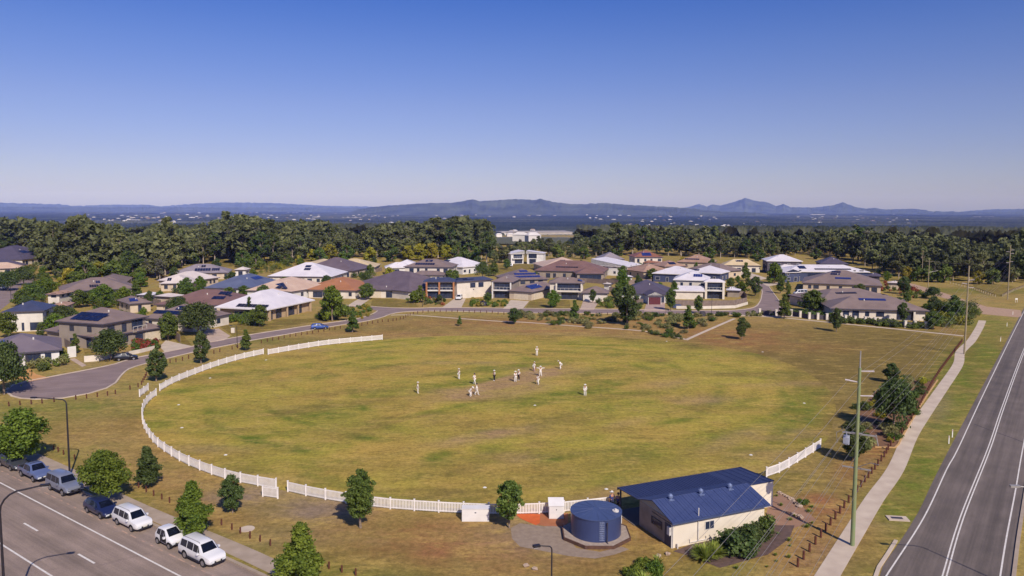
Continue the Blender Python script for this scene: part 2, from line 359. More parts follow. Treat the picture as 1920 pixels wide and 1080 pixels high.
FB = [(1480, 780, 2.2, 16, 0, 1.2, -25), (1510, 760, 2.0, 14, 0, 1.1, -20), (1400, 805, 2, 12, 0, .8, -50), (1290, 830, 3, 14, 0, .6, -62), (1240, 850, 3, 12, 0, .7, -65),
 (605, 780, 6, 2.5, 0, 1.1), (640, 760, 10, 2, 0, .8, 20), (660, 795, 9, 2, 0, .7, -20), (825, 858, 1.8, 2.2, 0, 1.2), (920, 845, 2.2, 2, 0, .8), (1000, 800, 14, 2, 0, .6, 25), (1100, 770, 14, 2, 0, .6, 30), (1180, 740, 12, 2.5, 0, .6, 25),
 (840, 720, 14, 2.2, 0, .9, 25), (940, 690, 15, 2.2, 0, .9, 25), (1040, 742, 12, 2.2, 0, .9, 25), (1000, 755, 13, 2, 0, .8, 25), (1110, 700, 8, 3, 0, .8, 25), (1130, 720, 6, 3, 0, .7, 25), (760, 740, 10, 2, 0, .6, 25),
 (450, 700, 14, 2.5, 0, .7, 30), (360, 730, 7, 2, 0, .7, 40), (400, 780, 12, 3, 0, .5), (480, 810, 12, 2, 0, .5), (880, 640, 30, 2.5, 0, .5), (1300, 665, 26, 2.5, 0, .6), (1450, 700, 14, 3, 0, .5), (1520, 830, 5, 3, 0, .6), (1400, 850, 6, 3, 0, .5), (1020, 855, 8, 2, 0, .5), (1200, 905, 8, 2, 0, .7), (560, 870, 10, 2, 0, .4), (300, 790, 3, 6, 0, .5),
 (955, 716, 13, 2.4, 2, 2.2, 50), (900, 738, 5, 3, 2, 1.0, 40), (860, 735, 4, 2.5, 2, .8), (1015, 700, 6, 3.5, 2, 1.0, 40), (960, 730, 8, 4, 2, .7, 40), (850, 745, 6, 2.5, 2, .5), (1060, 695, 5, 4, 2, .5),
 (930, 880, 9, 3, 1, .5), (1000, 890, 7, 3, 1, .55), (900, 910, 6, 2, 1, .5), (760, 880, 7, 3, 1, .45), (1250, 700, 16, 4, 1, .4), (1300, 740, 10, 3, 1, .35), (850, 790, 10, 3, 1, .3), (700, 700, 18, 3, 1, .35), (800, 660, 24, 3, 1, .35), (1150, 870, 6, 3, 1, .5), (1100, 850, 8, 2, 1, .45), (1300, 890, 5, 2, 1, .4), (520, 760, 8, 3, 1, .3), (1380, 770, 8, 3, 1, .35), (1480, 700, 9, 3, 1, .3)]
gr_ = random.Random(31)
for _ in range(90):
    FB.append((gr_.uniform(300, 1540), gr_.uniform(640, 940), gr_.uniform(2, 9), gr_.uniform(1, 3), gr_.choice((0, 1, 1, 2)), gr_.uniform(.3, .75), gr_.uniform(-10, 45)))
FM = masks(PV, FB)
# mowing rings: faint green bands that follow the boundary
tt = T.ravel(); dist = (1 - tt) * rr[A.ravel()]
for d0, w_, am in ((4.5, 1.1, .55), (9, 1.3, 1.0), (14.5, 1.3, .7), (20, 1.4, 1.0), (26, 1.2, .6), (32, 1.4, .75)):
    wob = 1.6 * np.sin(th[A.ravel()] * 2 + d0) + .9 * np.sin(th[A.ravel()] * 7 + d0 * 3); brk = np.clip(.55 + .6 * np.sin(th[A.ravel()] * 5 + d0 * 2.3) + .5 * np.sin(th[A.ravel()] * 11 + d0), 0, 1.1)
    sel = np.exp(-((dist - d0 + wob) / w_) ** 2) * am * brk * (.6 + .4 * np.sin(th[A.ravel()] * 3 + d0 * 1.7)); FM[:, 0] = np.maximum(FM[:, 0], sel)
thf = th[A.ravel()]; side = np.clip(np.cos(thf - R(25)) * 1.8 - .35, 0, 1); edge_n = .035 * np.sin(thf * 9) + .03 * np.sin(thf * 23 + 1)
FM[:, 3] = np.maximum(FM[:, 3], side * np.clip((tt + edge_n - .86) / .13, 0, 1) * .75)
matF = groundmat('mown_grass', '#ae9e46', '#b7994e', '#6a772a', '#8c7342', '#a88a62', 1.0)
me = npmesh('playing_field', PV, PF, matF, {'mask': ('POINT', FM)}, True); tag(mobj('playing_field', me), kind='structure')
# ------------------------------------------------------------------ roads, paths, kerbs
def asphalt(name, c1, c2, ang, k=.8, lane=.42, worn=.22):
    """bitumen: grit, patches, and faint polished wheel tracks along the road"""
    m = pm(name, c1, c2, .3, .85, k=k, detail=9); n = m.node_tree.nodes; l = m.node_tree.links; b = n['Principled BSDF']; src = b.inputs['Base Color'].links[0].from_socket
    tc = [x for x in n if x.type == 'TEX_COORD'][0]
    def layer(src, rot, sc, scale, lo, hi, a, c, det=6):
        vr = n.new('ShaderNodeVectorRotate'); vr.rotation_type = 'Z_AXIS'; vr.inputs['Angle'].default_value = -rot; mp = n.new('ShaderNodeMapping'); mp.inputs['Scale'].default_value = sc; q = n.new('ShaderNodeTexNoise'); q.inputs['Scale'].default_value = scale; q.inputs['Detail'].default_value = det; q.inputs['Roughness'].default_value = .7
        l.new(tc.outputs['Object'], vr.inputs[0]); l.new(vr.outputs[0], mp.inputs[0]); l.new(mp.outputs[0], q.inputs['Vector']); mr = n.new('ShaderNodeMapRange'); mr.inputs['From Min'].default_value = lo; mr.inputs['From Max'].default_value = hi; mr.inputs['To Min'].default_value = a; mr.inputs['To Max'].default_value = c; l.new(q.outputs['Fac'], mr.inputs['Value'])
        cc = n.new('ShaderNodeCombineColor'); [l.new(mr.outputs[0], cc.inputs[i]) for i in range(3)]; mx = n.new('ShaderNodeMix'); mx.data_type = 'RGBA'; mx.blend_type = 'MULTIPLY'; mx.inputs['Factor'].default_value = 1.0; l.new(src, mx.inputs['A']); l.new(cc.outputs[0], mx.inputs['B']); return mx.outputs['Result']
    s = layer(src, ang, (.012, 1, 1), lane * 2, .35, .65, 1 - worn, 1 + worn); s = layer(s, ang, (.25, 1, 1), .5, .4, .62, .88, 1.1); s = layer(s, 0, (1, 1, 1), 7, .3, .7, .8, 1.2, 8); s = layer(s, ang + 1.2, (.1, 1, 1), .35, .62, .66, 1.0, .86)
    l.new(s, b.inputs['Base Color']); return m
asphA = asphalt('asphalt_brown', '#a08c80', '#907e72', math.atan2((G(335, 1079) - G(0, 905)).y, (G(335, 1079) - G(0, 905)).x))
asphB = asphalt('asphalt_grey', '#7a6d66', '#6c615b', math.atan2((G(1842, 878) - G(1771, 1080)).y, (G(1842, 878) - G(1771, 1080)).x), worn=.28)
asphC = asphalt('asphalt_mauve', '#96827e', '#8a7672', .4, k=.85, worn=.08)
white = pm('road_paint', '#f2ece6', '#d8d0c8', 3, .7)
paleline = pm('worn_paint', '#c9a58e', '#a88a7c', 3, .8)
conc = pm('concrete', '#cdb5a3', '#b79e8e', .8, .9, bump=.2)
concP = pm('pale_concrete', '#d8c6b2', '#c2ae9c', .5, .9)
concG = pm('grey_concrete', '#b8a594', '#a3917f', .8, .9)
yellowdrive = pm('sandstone_paving', '#dba567', '#c98f55', .6, .9)
def sline(p, q, ext0=0, ext1=0):
    a, b = G(*p), G(*q); u = (b - a).normalized(); return [a - u * ext0, b + u * ext1]
e0, e1 = sline((0, 905), (335, 1079))
u = (e1 - e0).normalized(); nrm = Vector((-u.y, u.x, 0))
if nrm.y < 0: nrm = -nrm                                   # towards the kerb
kerbpt = [G(*p) for p in ((0, 846), (160, 931), (287, 991), (425, 1047))]
kd = sum((p - e0).dot(nrm) for p in kerbpt) / 4
def off(d, a=-70, b=90): return [e0 + u * a + nrm * d, e0 + u * b + nrm * d]
def par(p): return (G(*p) - e0).dot(nrm)
q = off(kd); q2 = off(kd - 26)
poly('main_road', [q[0], q[1], q2[1], q2[0]], .008, asphA, world=True)
ribbon('road_edge_line', off(0), .16, .013, white)
ribbon('road_edge_line', off(par((0, 1019))), .16, .013, white)
dd = par((45, 981)); a_ = (G(45, 981) - e0).dot(u); b_ = (G(146, 1039) - e0).dot(u); per = b_ - a_
mb = MB()
for k in range(-4, 6):
    s = a_ + k * per; A = e0 + u * s + nrm * dd; B = e0 + u * (s + per * .27) + nrm * dd
    mb.add([A + nrm * .09 + Vector((0, 0, .013)), A - nrm * .09 + Vector((0, 0, .013)), B - nrm * .09 + Vector((0, 0, .013)), B + nrm * .09 + Vector((0, 0, .013))], [(0, 1, 2, 3)])
mb.build('lane_line', white)['kind'] = 'structure'
ribbon('parking_line', off(par((97, 930))), .13, .013, paleline, dash=(.7, .9))
ribbon('kerb', off(kd + .12), .3, .12, concG, .115)
fp = [(62, 850), (150, 890), (225, 928), (300, 962), (440, 1022), (521, 1059), (700, 1142)]; fq = [(50, 858), (140, 899), (213, 940), (290, 975), (440, 1037), (520, 1074), (690, 1155)]
ribbon('footpath', [(G(*a) + G(*b)) / 2 for a, b in zip(fp, fq)], 1.75, .03, concG, .03)
# rural road on the right
RL = [(1640, 1110), (1655, 1062), (1689, 1013), (1722, 960), (1748, 905), (1781, 840), (1834, 740), (1874, 665), (1912, 592), (1935, 548), (1952, 515)]
RW = [(1650, 1100), (1663, 1078), (1733, 969), (1775.6, 879), (1797, 840), (1843, 741), (1892, 640), (1919, 586), (1940, 545), (1956, 513)]
RC = [(1760, 1110), (1771, 1080), (1804, 969), (1855, 840), (1882, 760), (1919, 660), (1955, 575), (1975, 530), (1990, 500)]
RR_ = [(1871, 1110), (1875.5, 1080), (1887, 1009), (1904, 920), (1918, 840), (1938, 740), (1962, 650), (1990, 570), (2010, 520)]
left = smooth_line(GL(RL), 3); right = [p + Vector((1.3, 0.4, 0)) for p in smooth_line(GL(RR_), 3)]
poly('road', [(p.x, p.y) for p in left] + [(p.x, p.y) for p in right[::-1]], .008, asphB, world=True)
shoulder = smooth_line(GL(RL), 3)
ribbon('road_edge_line', GL(RW), .13, .013, white); ribbon('road_edge_line', GL(RR_), .13, .013, white)
cl = smooth_line(GL(RC), 3)
for s in (-.14, .14):
    pts = []
    for i, p in enumerate(cl):
        t = (cl[min(i + 1, len(cl) - 1)] - cl[max(i - 1, 0)]).normalized(); pts.append(p + Vector((-t.y, t.x, 0)) * s)
    ribbon('centre_line', pts, .12, .013, white)
for i, (x, y, w_, h_) in enumerate(()): pass
ribbon('kerb', [p + Vector((1.45, .45, 0)) for p in GL(RR_)], .3, .12, concG, .115)
ribbon('kerb', GL([(1636, 1098), (1648, 1064), (1664, 1040), (1680, 1014)]), .3, .10, concP, .1)
# crack sealing across the road
mb = MB()
ribbon('road_joint', GL([(1826, 795), (1860, 808), (1900, 822), (1925, 832)]), .16, .0125, pm('road_joint', '#453c44', '#3a3239', 2, .8))
# footpath beside it
FR = [(1545, 1090), (1597, 1005), (1640, 935), (1679, 880), (1706.7, 818), (1735.6, 773), (1766, 729), (1796, 684), (1800, 662), (1809, 651), (1822, 638), (1836, 615), (1842, 601)]
ribbon('footpath', GL(FR), 1.75, .03, concP, .03)
for nm, pts in (('footpath', [(1806, 630), (1700, 619), (1600, 609), (1500, 599), (1440, 594), (1385, 592)]), ('footpath', [(733, 591), (770, 590.5), (858, 597), (938, 602.5), (978, 604), (1060, 610), (1207, 621), (1286, 636.5)]), ('footpath', [(1286, 637.5), (1325, 620), (1377, 597.5)])):
    ribbon(nm, GL(pts), .9 if pts[0][0] < 1000 or pts[0][0] == 1286 else 1.3, .03, concP, .03)
# residential street with its turning circle
LOW = [(12, 735), (22, 743), (38, 747), (67, 749), (117, 747), (167, 738), (200, 728), (217, 718), (225, 707), (242, 692), (273, 682), (311, 673), (361, 661), (440, 645), (480, 637), (544, 626), (584, 619), (649, 608), (677, 604), (702, 599), (720, 594), (733, 589), (757, 585), (800, 583.5), (860, 584), (960, 586.5), (1060, 587.5), (1160, 588), (1280, 589), (1400, 591), (1470, 594), (1560, 598)]
UP = [(12, 731), (25, 722), (55, 714), (93, 707), (167, 693), (218, 682), (250, 672), (317, 659), (360, 650), (397, 641), (480, 626), (539, 617), (584, 610), (649, 601), (677, 596), (698, 589), (708, 583), (690, 578), (655, 575), (650, 572), (688, 574), (732, 577), (782, 578), (828, 576.7), (960, 578), (1080, 579), (1180, 580.5), (1280, 582), (1370, 582), (1412, 577), (1424, 567), (1428, 555), (1428, 543), (1416, 530), (1404, 520), (1416, 520), (1440, 535), (1449, 548), (1462, 566), (1470, 580), (1560, 590)]
poly('residential_street', LOW + UP[::-1], .009, asphC)
ribbon('kerb', GL(LOW[:32]), .32, .11, concP, .105); ribbon('kerb', GL(UP[:17]), .32, .11, concP, .105)
ribbon('kerb', GL(UP[19:34]), .3, .11, concP, .105)
ribbon('kerb', GL(UP[36:]), .3, .11, concP, .105)
poly('street', [(-60, 562), (0, 535), (20, 528), (40, 520.5), (66, 518), (62, 528), (33, 547), (25, 562), (0, 582), (-60, 610)], .01, asphC)
ribbon('kerb', GL([(-60, 560), (0, 533), (20, 526.5), (40, 519), (66, 516)]), .6, .12, concP, .115)
poly('gravel_track', [Z(6, 480, 515), Z(6, 700, 560), Z(6, 1000, 650), Z(6, 1290, 745), Z(6, 1500, 810), Z(6, 1880, 850), Z(6, 1900, 915), Z(6, 1850, 930), Z(6, 1440, 892), Z(6, 1380, 815), Z(6, 900, 680), Z(6, 600, 560)], .011, pm('gravel', '#c2a088', '#a8896f', 1.5, .95))
# driveways and lawns
for i, (m_, pts) in enumerate([
    (concP, [Z(3, 1270, 600), Z(3, 1400, 600), Z(3, 1350, 702), Z(3, 1130, 702)]), (concP, [(958, 562), (992, 565), (980, 579), (943, 579)]),
    (conc, [Z(4, 800, 628), Z(4, 980, 628), Z(4, 920, 725), Z(4, 765, 725)]), (pm('pink_paving', '#c0a59c', '#ab9189', 1, .9), [Z(4, 1520, 625), Z(4, 1720, 625), Z(4, 1720, 745), Z(4, 1485, 745)]),
    (concP, [Z(3, 210, 590), Z(3, 330, 600), Z(3, 200, 690), Z(3, 60, 685)]), (conc, [(386, 618), (410, 616), (432, 630), (420, 638), (396, 642), (378, 630)]),
    (concP, [(311, 638), (337, 644), (360, 649), (309, 660), (299, 650)]), (yellowdrive, [(28, 668), (42, 680), (68, 702), (93, 708), (52, 716), (20, 700)]),
    (concP, [(1365, 508), (1408, 512), (1440, 522), (1420, 526), (1395, 518)]), (concP, [(1430, 532), (1465, 529), (1468, 532), (1440, 537)]), (conc, [(130, 673), (141, 672), (162, 685), (154, 688)])]):
    poly('driveway', pts, .012 + i * .0006, m_)
lawnM = groundmat('lawn_grass', '#8f9a3c', '#a09a45', '#6f8a2a', '#9a8048', '#a08a5a', 3)
for i, pts in enumerate([[Z(3, 350, 598), Z(3, 745, 608), Z(3, 880, 690), Z(3, 560, 700), Z(3, 330, 680)], [Z(4, 215, 610), Z(4, 645, 615), Z(4, 660, 715), Z(4, 150, 712)], [(352, 490), (412, 487), (445, 492), (435, 500), (360, 502)],
        [(1822, 530), (1880, 533), (1905, 538), (1880, 556), (1868, 557), (1830, 545)], [(320, 628), (345, 630), (360, 648), (338, 650)], [(412, 612), (480, 600), (640, 596), (560, 608), (440, 632)], [(660, 585), (696, 580), (700, 590), (668, 598)],
        [(1262, 573), (1400, 563), (1420, 570), (1380, 580), (1262, 581)], [(1465, 552), (1505, 552), (1520, 575), (1475, 575)], [(1405, 545), (1425, 540), (1424, 560), (1400, 560)], [(1440, 522), (1475, 530), (1462, 545), (1452, 545)], [(150, 640), (190, 640), (215, 668), (165, 678)],
        [(960, 494), (1012, 494), (1014, 502), (940, 512), (915, 520), (918, 500)]]):
    o = poly('lawn', pts, .0105 + i * .0005, lawnM)
# gravel pads round the pavilion and soil
gr = pm('gravel_grey', '#a3907f', '#8f7c6c', 2, .95, detail=8); red = pm('red_soil', '#b5744f', '#a5633f', 1, .95, detail=8); org = pm('orange_soil', '#dd6a30', '#c95c2a', 1.5, .95, detail=8)
ax_ = (840, 840)
def q4(x, y): return (ax_[0] + x / 4, ax_[1] + y / 4)
poly('gravel_patch', [q4(*p) for p in ((470, 600), (540, 565), (720, 590), (860, 570), (880, 640), (960, 750), (1140, 780), (1300, 740), (1360, 760), (1250, 800), (1100, 830), (900, 810), (700, 770), (540, 740), (480, 680))], .011, gr)
poly('soil_patch', [q4(*p) for p in ((480, 488), (900, 490), (900, 560), (860, 590), (720, 585), (640, 570), (560, 540))], .013, red)
poly('soil_patch', [q4(*p) for p in ((505, 488), (590, 490), (690, 500), (690, 560), (660, 580), (600, 555), (540, 525))], .016, org)
poly('garden_bed', [(1262, 1034), (1290, 1023), (1335, 1000), (1440, 985), (1490, 985), (1480, 1010), (1440, 1040), (1350, 1065), (1310, 1050), (1285, 1040)], .014, pm('dark_mulch', '#6e5750', '#594640', 2, .95))
poly('apron', [(1440, 948), (1458, 922), (1500, 945), (1530, 975), (1490, 990), (1432, 990)], .013, pm('brown_paving', '#a58068', '#94705a', 1, .95))
poly('garden_bed', [(1593, 860), (1600, 790), (1640, 735), (1700, 712), (1755, 715), (1737, 740), (1715, 790), (1690, 822), (1678, 840), (1640, 838)], .015, pm('brown_mulch', '#8c6547', '#74543c', 1.2, .95))
ribbon('garden_edging', GL([(1758, 713), (1735, 747), (1714, 781), (1690, 822), (1678, 840), (1640, 839)]), .22, .13, pm('sandstone_edge', '#d3aa72', '#b8925e', 2, .9), .12)
# cricket pitch creases
crease = pm('crease_paint', '#e9dcc8', '#c9b9a0', 3, .9)
pa, pb = G(886, 733), G(1014, 699); pu = (pb - pa).normalized(); pn = Vector((-pu.y, pu.x, 0))
for o0, l0 in ((0, 1.3), (1.22, 1.8)):
    for c0, s in ((pa, 1), (pb, -1)):
        c1 = c0 + pu * o0 * s; ribbon('crease_line', [c1 - pn * l0, c1 + pn * l0], .06, .014, crease)

# ------------------------------------------------------------------ far land: woods, hills, haze
far = leafmat('far_canopy', '#343e30', '#7c7c62', .75, 0)
def polar_canopy():
    az = np.linspace(R(-42), R(42), 900); r = [640.0]
    while r[-1] < 17500: r.append(r[-1] * 1.0125 + 1)
    r = np.array(r); Rr, Az = np.meshgrid(r, az, indexing='ij'); X = Rr * np.sin(Az); Y = Rr * np.cos(Az)
    g = np.random.default_rng(5)
    def field(s, seed):
        a = np.random.default_rng(seed); z = 0
        for k in range(7):
            t = a.uniform(0, 6.28); f = a.uniform(.6, 1.6) / s; z = z + np.sin((X * math.cos(t) + Y * math.sin(t)) * f + a.uniform(0, 6.28))
        return z / 3
    def soft(a, k): return np.apply_along_axis(lambda v: np.convolve(v, np.ones(k) / k, 'same'), 1, a)
    near_ = np.clip((2600 - Rr) / 1500, 0, 1); rn = g.random(X.shape); rn = rn * (1 - near_) + near_ * np.clip((soft(rn, 7) - .5) * 2.6 + .5, 0, 1)
    h = 9 + 5 * rn + 3 * field(180, 1) + 6 * field(1500, 2)
    fade = np.clip((Rr - 2500) / 3000, 0, 1)
    h = h * (1 - .55 * np.clip((Rr - 1100) / 900, 0, 1)) + rn * 2.5
    clear = (field(420, 9) + .25 * field(2600, 3) + .3 * g.random(X.shape) > 1.0) & (Rr > 900)
    pxs = 960 + FPX * np.tan(Az); clear = clear | ((pxs > 918) & (pxs < 1078) & (Rr < 1350)); h = np.where(clear, .6 + g.random(X.shape), h); h = np.maximum(h, .6)
    V = np.stack([X, Y, terrain(X, Y) + h], -1).reshape(-1, 3); n = len(az)
    i = (np.arange(len(r) - 1)[:, None] * n + np.arange(n - 1)[None, :]).ravel()
    F = np.stack([i, i + 1, i + n + 1, i + n], 1)
    tone = np.clip(g.random(X.shape) * .55 + .2 * field(300, 4) + np.where(clear, .9, 0) + .3 * field(90, 14) + .3 * field(900, 15), 0, 2.2).ravel()
    return V, F, tone, clear, X, Y
V, F, tone, clear, CX, CY = polar_canopy()
o = mobj('distant_woodland', npmesh('distant_woodland', V, F, far, {'tone': ('POINT', tone)}))
tag(o, 'dark wooded plain stretching to the hills', 'woodland', kind='stuff')
hillM = pm('hill_forest', '#2a342c', '#5f6650', .0035, .95, k=.75, detail=8)
def hill(name, prof, D, depth, base_h=-38, seed=1, k=1.0):
    """a range of hills: skyline given by bearing and height, real depth front to back"""
    g = np.random.default_rng(seed); xs = np.array([p[0] for p in prof]); 
    tops = []
    for px, py in prof:
        d = ray(px, py); s = D / math.hypot(d.x, d.y); tops.append(CAM_H + d.z * s)
    px = np.linspace(xs[0], xs[-1], int((xs[-1] - xs[0]) * .6) + 20); h = np.interp(px, xs, tops) + np.convolve(g.normal(0, 1, len(px)), np.ones(3) / 3, 'same') * D / FPX * .55
    az = np.array([math.atan2(*ray(p, 392).xy) for p in px]); rows = np.linspace(-1, 1, 33)
    Vs = []
    rough = np.zeros(len(px)); gul = 1 - .22 * np.abs(np.sin(np.cumsum(g.uniform(.05, .5, len(px)))))
    nz = g.normal(0, 1, (len(rows), len(px))); 
    for _ in range(3): nz = (nz + np.roll(nz, 1, 1) + np.roll(nz, -1, 1) + np.roll(nz, 1, 0)) / 2.6
    for j, t in enumerate(rows):
        prf = max(0.0, 1 - abs(t)) ** 1.1
        rough = .6 * rough + .4 * g.normal(0, 1, len(px)); sm = np.convolve(rough, np.ones(9) / 9, 'same')
        hh = base_h + (h - base_h) * prf * (1 if abs(t) < .05 else 1 + .045 * nz[j] * min(1, abs(t) * 2.5))
        Dd = D + t * depth * (1 + .05 * np.sin(az * 40))
        Vs.append(np.stack([Dd * np.sin(az), Dd * np.cos(az), hh], 1))
    V = np.concatenate(Vs); n = len(px); i = (np.arange(len(rows) - 1)[:, None] * n + np.arange(n - 1)[None, :]).ravel()
    F = np.stack([i, i + 1, i + n + 1, i + n], 1)
    o = mobj(name, npmesh(name, V, F, hillM, smooth=True)); o['kind'] = 'structure'; return o
hill('hills', [(640, 404), (670, 393), (700, 388), (740, 384.5), (800, 381), (850, 380), (868, 377), (885, 373.5), (900, 377), (930, 375.5), (968, 373), (1000, 375), (1015, 373), (1040, 379), (1080, 383), (1135, 380.5), (1190, 385), (1240, 387), (1300, 391), (1330, 395), (1420, 399), (1470, 408)], 9200, 900, seed=2)
hill('mountains', [(1240, 394), (1290, 388), (1311, 382), (1325, 387), (1337, 383.5), (1350, 385.5), (1380, 377), (1397, 370.5), (1412, 376), (1440, 379.5), (1455, 387), (1468, 382.5), (1482, 388.5), (1530, 389), (1560, 385), (1580, 379.5), (1600, 387), (1625, 391.5), (1641, 389), (1655, 393), (1712, 391), (1750, 396), (1850, 397.5), (1960, 397), (2100, 399)], 16000, 1500, seed=5)
hill('hills', [(-200, 380), (0, 380), (110, 383), (140, 386), (215, 383.5), (280, 384), (300, 386.5), (390, 380.5), (450, 379.5), (520, 381), (600, 385.5), (720, 388), (900, 389), (1100, 391)], 19500, 1500, seed=8)
hill('hills', [(-300, 389), (0, 387.5), (300, 388.5), (600, 389), (900, 392), (1000, 402)], 14500, 900, seed=9)
hill('hills', [(1800, 397), (1850, 392.5), (1920, 392), (2000, 394), (2100, 399)], 19500, 1500, seed=19)
hazeM = bpy.data.materials.new('haze'); hazeM.use_nodes = True; n = hazeM.node_tree.nodes; n.remove(n['Principled BSDF'])
pv = n.new('ShaderNodeVolumePrincipled'); pv.inputs['Color'].default_value = (.22, .31, 1.0, 1); pv.inputs['Absorption Color'].default_value = (1, 1, 1, 1); pv.inputs['Density'].default_value = 4.9e-5; pv.inputs['Anisotropy'].default_value = -0.3
hazeM.node_tree.links.new(pv.outputs[0], n['Material Output'].inputs['Volume'])
mb = MB(); mb.box(-21000, 21000, -900, 21500, -60, 420); hz = mb.build('haze', hazeM); hz['kind'] = 'stuff'; tag(hz, 'thin blue haze lying over the plain', 'haze')
# scattered far buildings in the clearings
farwall = [pm('far_wall_%d' % i, c, None, .1, .8) for i, c in enumerate(('#f0e8e2', '#b9aea6', '#a58a78', '#e6dedc'))]
def far_building(x, y, w, d, h, wall, roofc, big=False):
    o = MB(); z = float(terrain(np.array(x), np.array(y))) 
    M = Matrix.Translation((x, y, z - 1)) @ Matrix.Rotation(rnd.uniform(-.5, .5), 4, 'Z')
    o.box(-w / 2, w / 2, -d / 2, d / 2, 0, h, M); o.mi = 1
    if big:
        o.add([M @ Vector(p) for p in ((-w / 2 - 1, -d / 2 - 1, h + .05), (w / 2 + 1, -d / 2 - 1, h + .05), (w / 2 + 1, d / 2 + 1, h + .05), (-w / 2 - 1, d / 2 + 1, h + .05), (-w / 2, 0, h + 2), (w / 2, 0, h + 2))], [(0, 1, 5, 4), (2, 3, 4, 5), (1, 2, 5), (3, 0, 4)])
    else:
        o.add([M @ Vector(p) for p in ((-w / 2 - .5, -d / 2 - .5, h), (w / 2 + .5, -d / 2 - .5, h), (w / 2 + .5, d / 2 + .5, h), (-w / 2 - .5, d / 2 + .5, h), (-w / 4, 0, h + 2.5), (w / 4, 0, h + 2.5))], [(0, 1, 5, 4), (2, 3, 4, 5), (1, 2, 5), (3, 0, 4)])
    return o.build('warehouse' if big else 'house', [wall, roofc])
def Gt(px, py):                                        # a pixel onto the terrain
    d = ray(px, py); t = 300.0
    for _ in range(4000):
        p = Vector((0, 0, CAM_H)) + d * t
        if p.z <= float(terrain(np.array(p.x), np.array(p.y))) + 4: return p
        t *= 1.004
    return p
k_ = 0
cl_ = [(200, 410, 40, 6), (275, 408, 20, 4), (420, 406, 50, 6), (500, 404, 45, 5), (560, 408, 60, 6), (650, 408, 30, 5), (700, 405, 20, 3), (950, 404, 60, 6), (1100, 402, 60, 5), (1150, 400, 50, 5), (1250, 408, 60, 8), (1300, 412, 40, 8), (1330, 424, 40, 8), (1380, 428, 30, 8), (1230, 424, 30, 6), (960, 440, 20, 6), (1530, 412, 50, 5), (1600, 410, 50, 5), (1800, 447, 30, 5), (1700, 412, 60, 5), (1850, 452, 30, 5), (330, 412, 40, 6), (880, 402, 30, 4)]
for (cx, cy, rx, ry) in cl_:
    for j in range(11):
        p = Gt(rnd.gauss(cx, rx * 1.1), max(399.5, rnd.gauss(cy, ry * .9)))
        s = rnd.uniform(.7, 1.5) * (1 + max(0, p.y - 2500) / 6000)
        o = far_building(p.x, p.y, 13 * s, 9 * s, 8.5, rnd.choice(farwall), rnd.choice(farwall))
        tag(o, 'tiny pale building of the far suburbs beyond the forest belt', 'house', 'pale buildings dotted over the far plain'); k_ += 1
for lab, x0, x1, y in (('long white warehouse roof low on the right of the hills', 1072, 1140, 401.5), ('wide pale industrial shed seen above the treetops in the middle', 930, 1065, 437), ('white warehouse on the right far plain below the peaks', 1520, 1545, 402.5), ('long pale shed near the left foot of the central hills', 575, 640, 392.5), ('pale warehouse at the left foot of the central hills, left of the long grey one', 650, 690, 395), ('white factory at the far right edge of the plain', 1825, 1860, 407.5), ('white shed among the left suburbs beyond the forest', 243, 262, 414), ('pale shed beyond the trees at the middle left', 640, 678, 409)):
    p = Gt((x0 + x1) / 2, y); w = (x1 - x0) / FPX * p.y
    o = far_building(p.x, p.y, w, w * .5, 9, farwall[0 if 'white' in lab else 1], farwall[3] if 'white' in lab else farwall[1], True); tag(o, lab, 'warehouse')
# ------------------------------------------------------------------ houses
def roofm(n, c, c2=None, r=.55): return pm('roof_' + n, c, c2, .35, r, k=.82, wave=('Y', 3.2), bump=.35)
RF = {'white': roofm('white', '#f4ecf0', '#e4dce2', .4), 'pale': roofm('pale', '#eadcd6', '#dccbc4'), 'beige': roofm('beige', '#dfc2ac', '#cfae98'), 'cream': roofm('cream', '#e2cba4', '#d3b98f'), 'brown': roofm('brown', '#948079', '#83706a'), 'mauve': roofm('mauve', '#7a6a70', '#6a5b62'),
      'red': roofm('red', '#8d6c64', '#7d5e57'), 'orange': roofm('orange', '#bb8058', '#a97049'), 'navy': roofm('navy', '#4c516f', '#43475f', .4), 'blue': roofm('blue', '#6d7490', '#5f6580', .45), 'slate': roofm('slate', '#61586a', '#544c5c'), 'grey': roofm('grey', '#a2969c', '#8e838a'), 'tan': roofm('tan', '#bd9880', '#a8846e'), 'terracotta': roofm('terracotta', '#a06a54', '#8c5b48'), 'dusk': roofm('dusk', '#857880', '#776a74')}
WM = {k: pm('wall_' + k, c, None, .6, .85, k=.8) for k, c in dict(cream='#f0e4d6', tan='#dcc8b0', white='#f4efec', navy='#4a5275', stone='#a8998c', brick='#c08258', buff='#cdb08e', charcoal='#5c5660', orange='#c98648', ivory='#f4ece2').items()}
fascia = pm('fascia_dark', '#55505e', None, 2, .5); fasciaW = pm('fascia_white', '#ece4e2', None, 2, .5)
glass = pm('window_glass', '#2b3145', '#3a4560', .8, .12, k=.8, spec=.8); frameW = pm('frame_white', '#e9e2dc', None, 3, .5); frameD = pm('frame_dark', '#4a4650', None, 3, .5)
solarM = pm('solar_cells', '#1a2140', '#222c58', .5, .35, k=.7, spec=.4); solarB = pm('solar_blue', '#2c3c80', '#28387c', .5, .35, k=.8, spec=.4); poolH = pm('heater_mat', '#2c2a38', '#24222e', 1, .35)
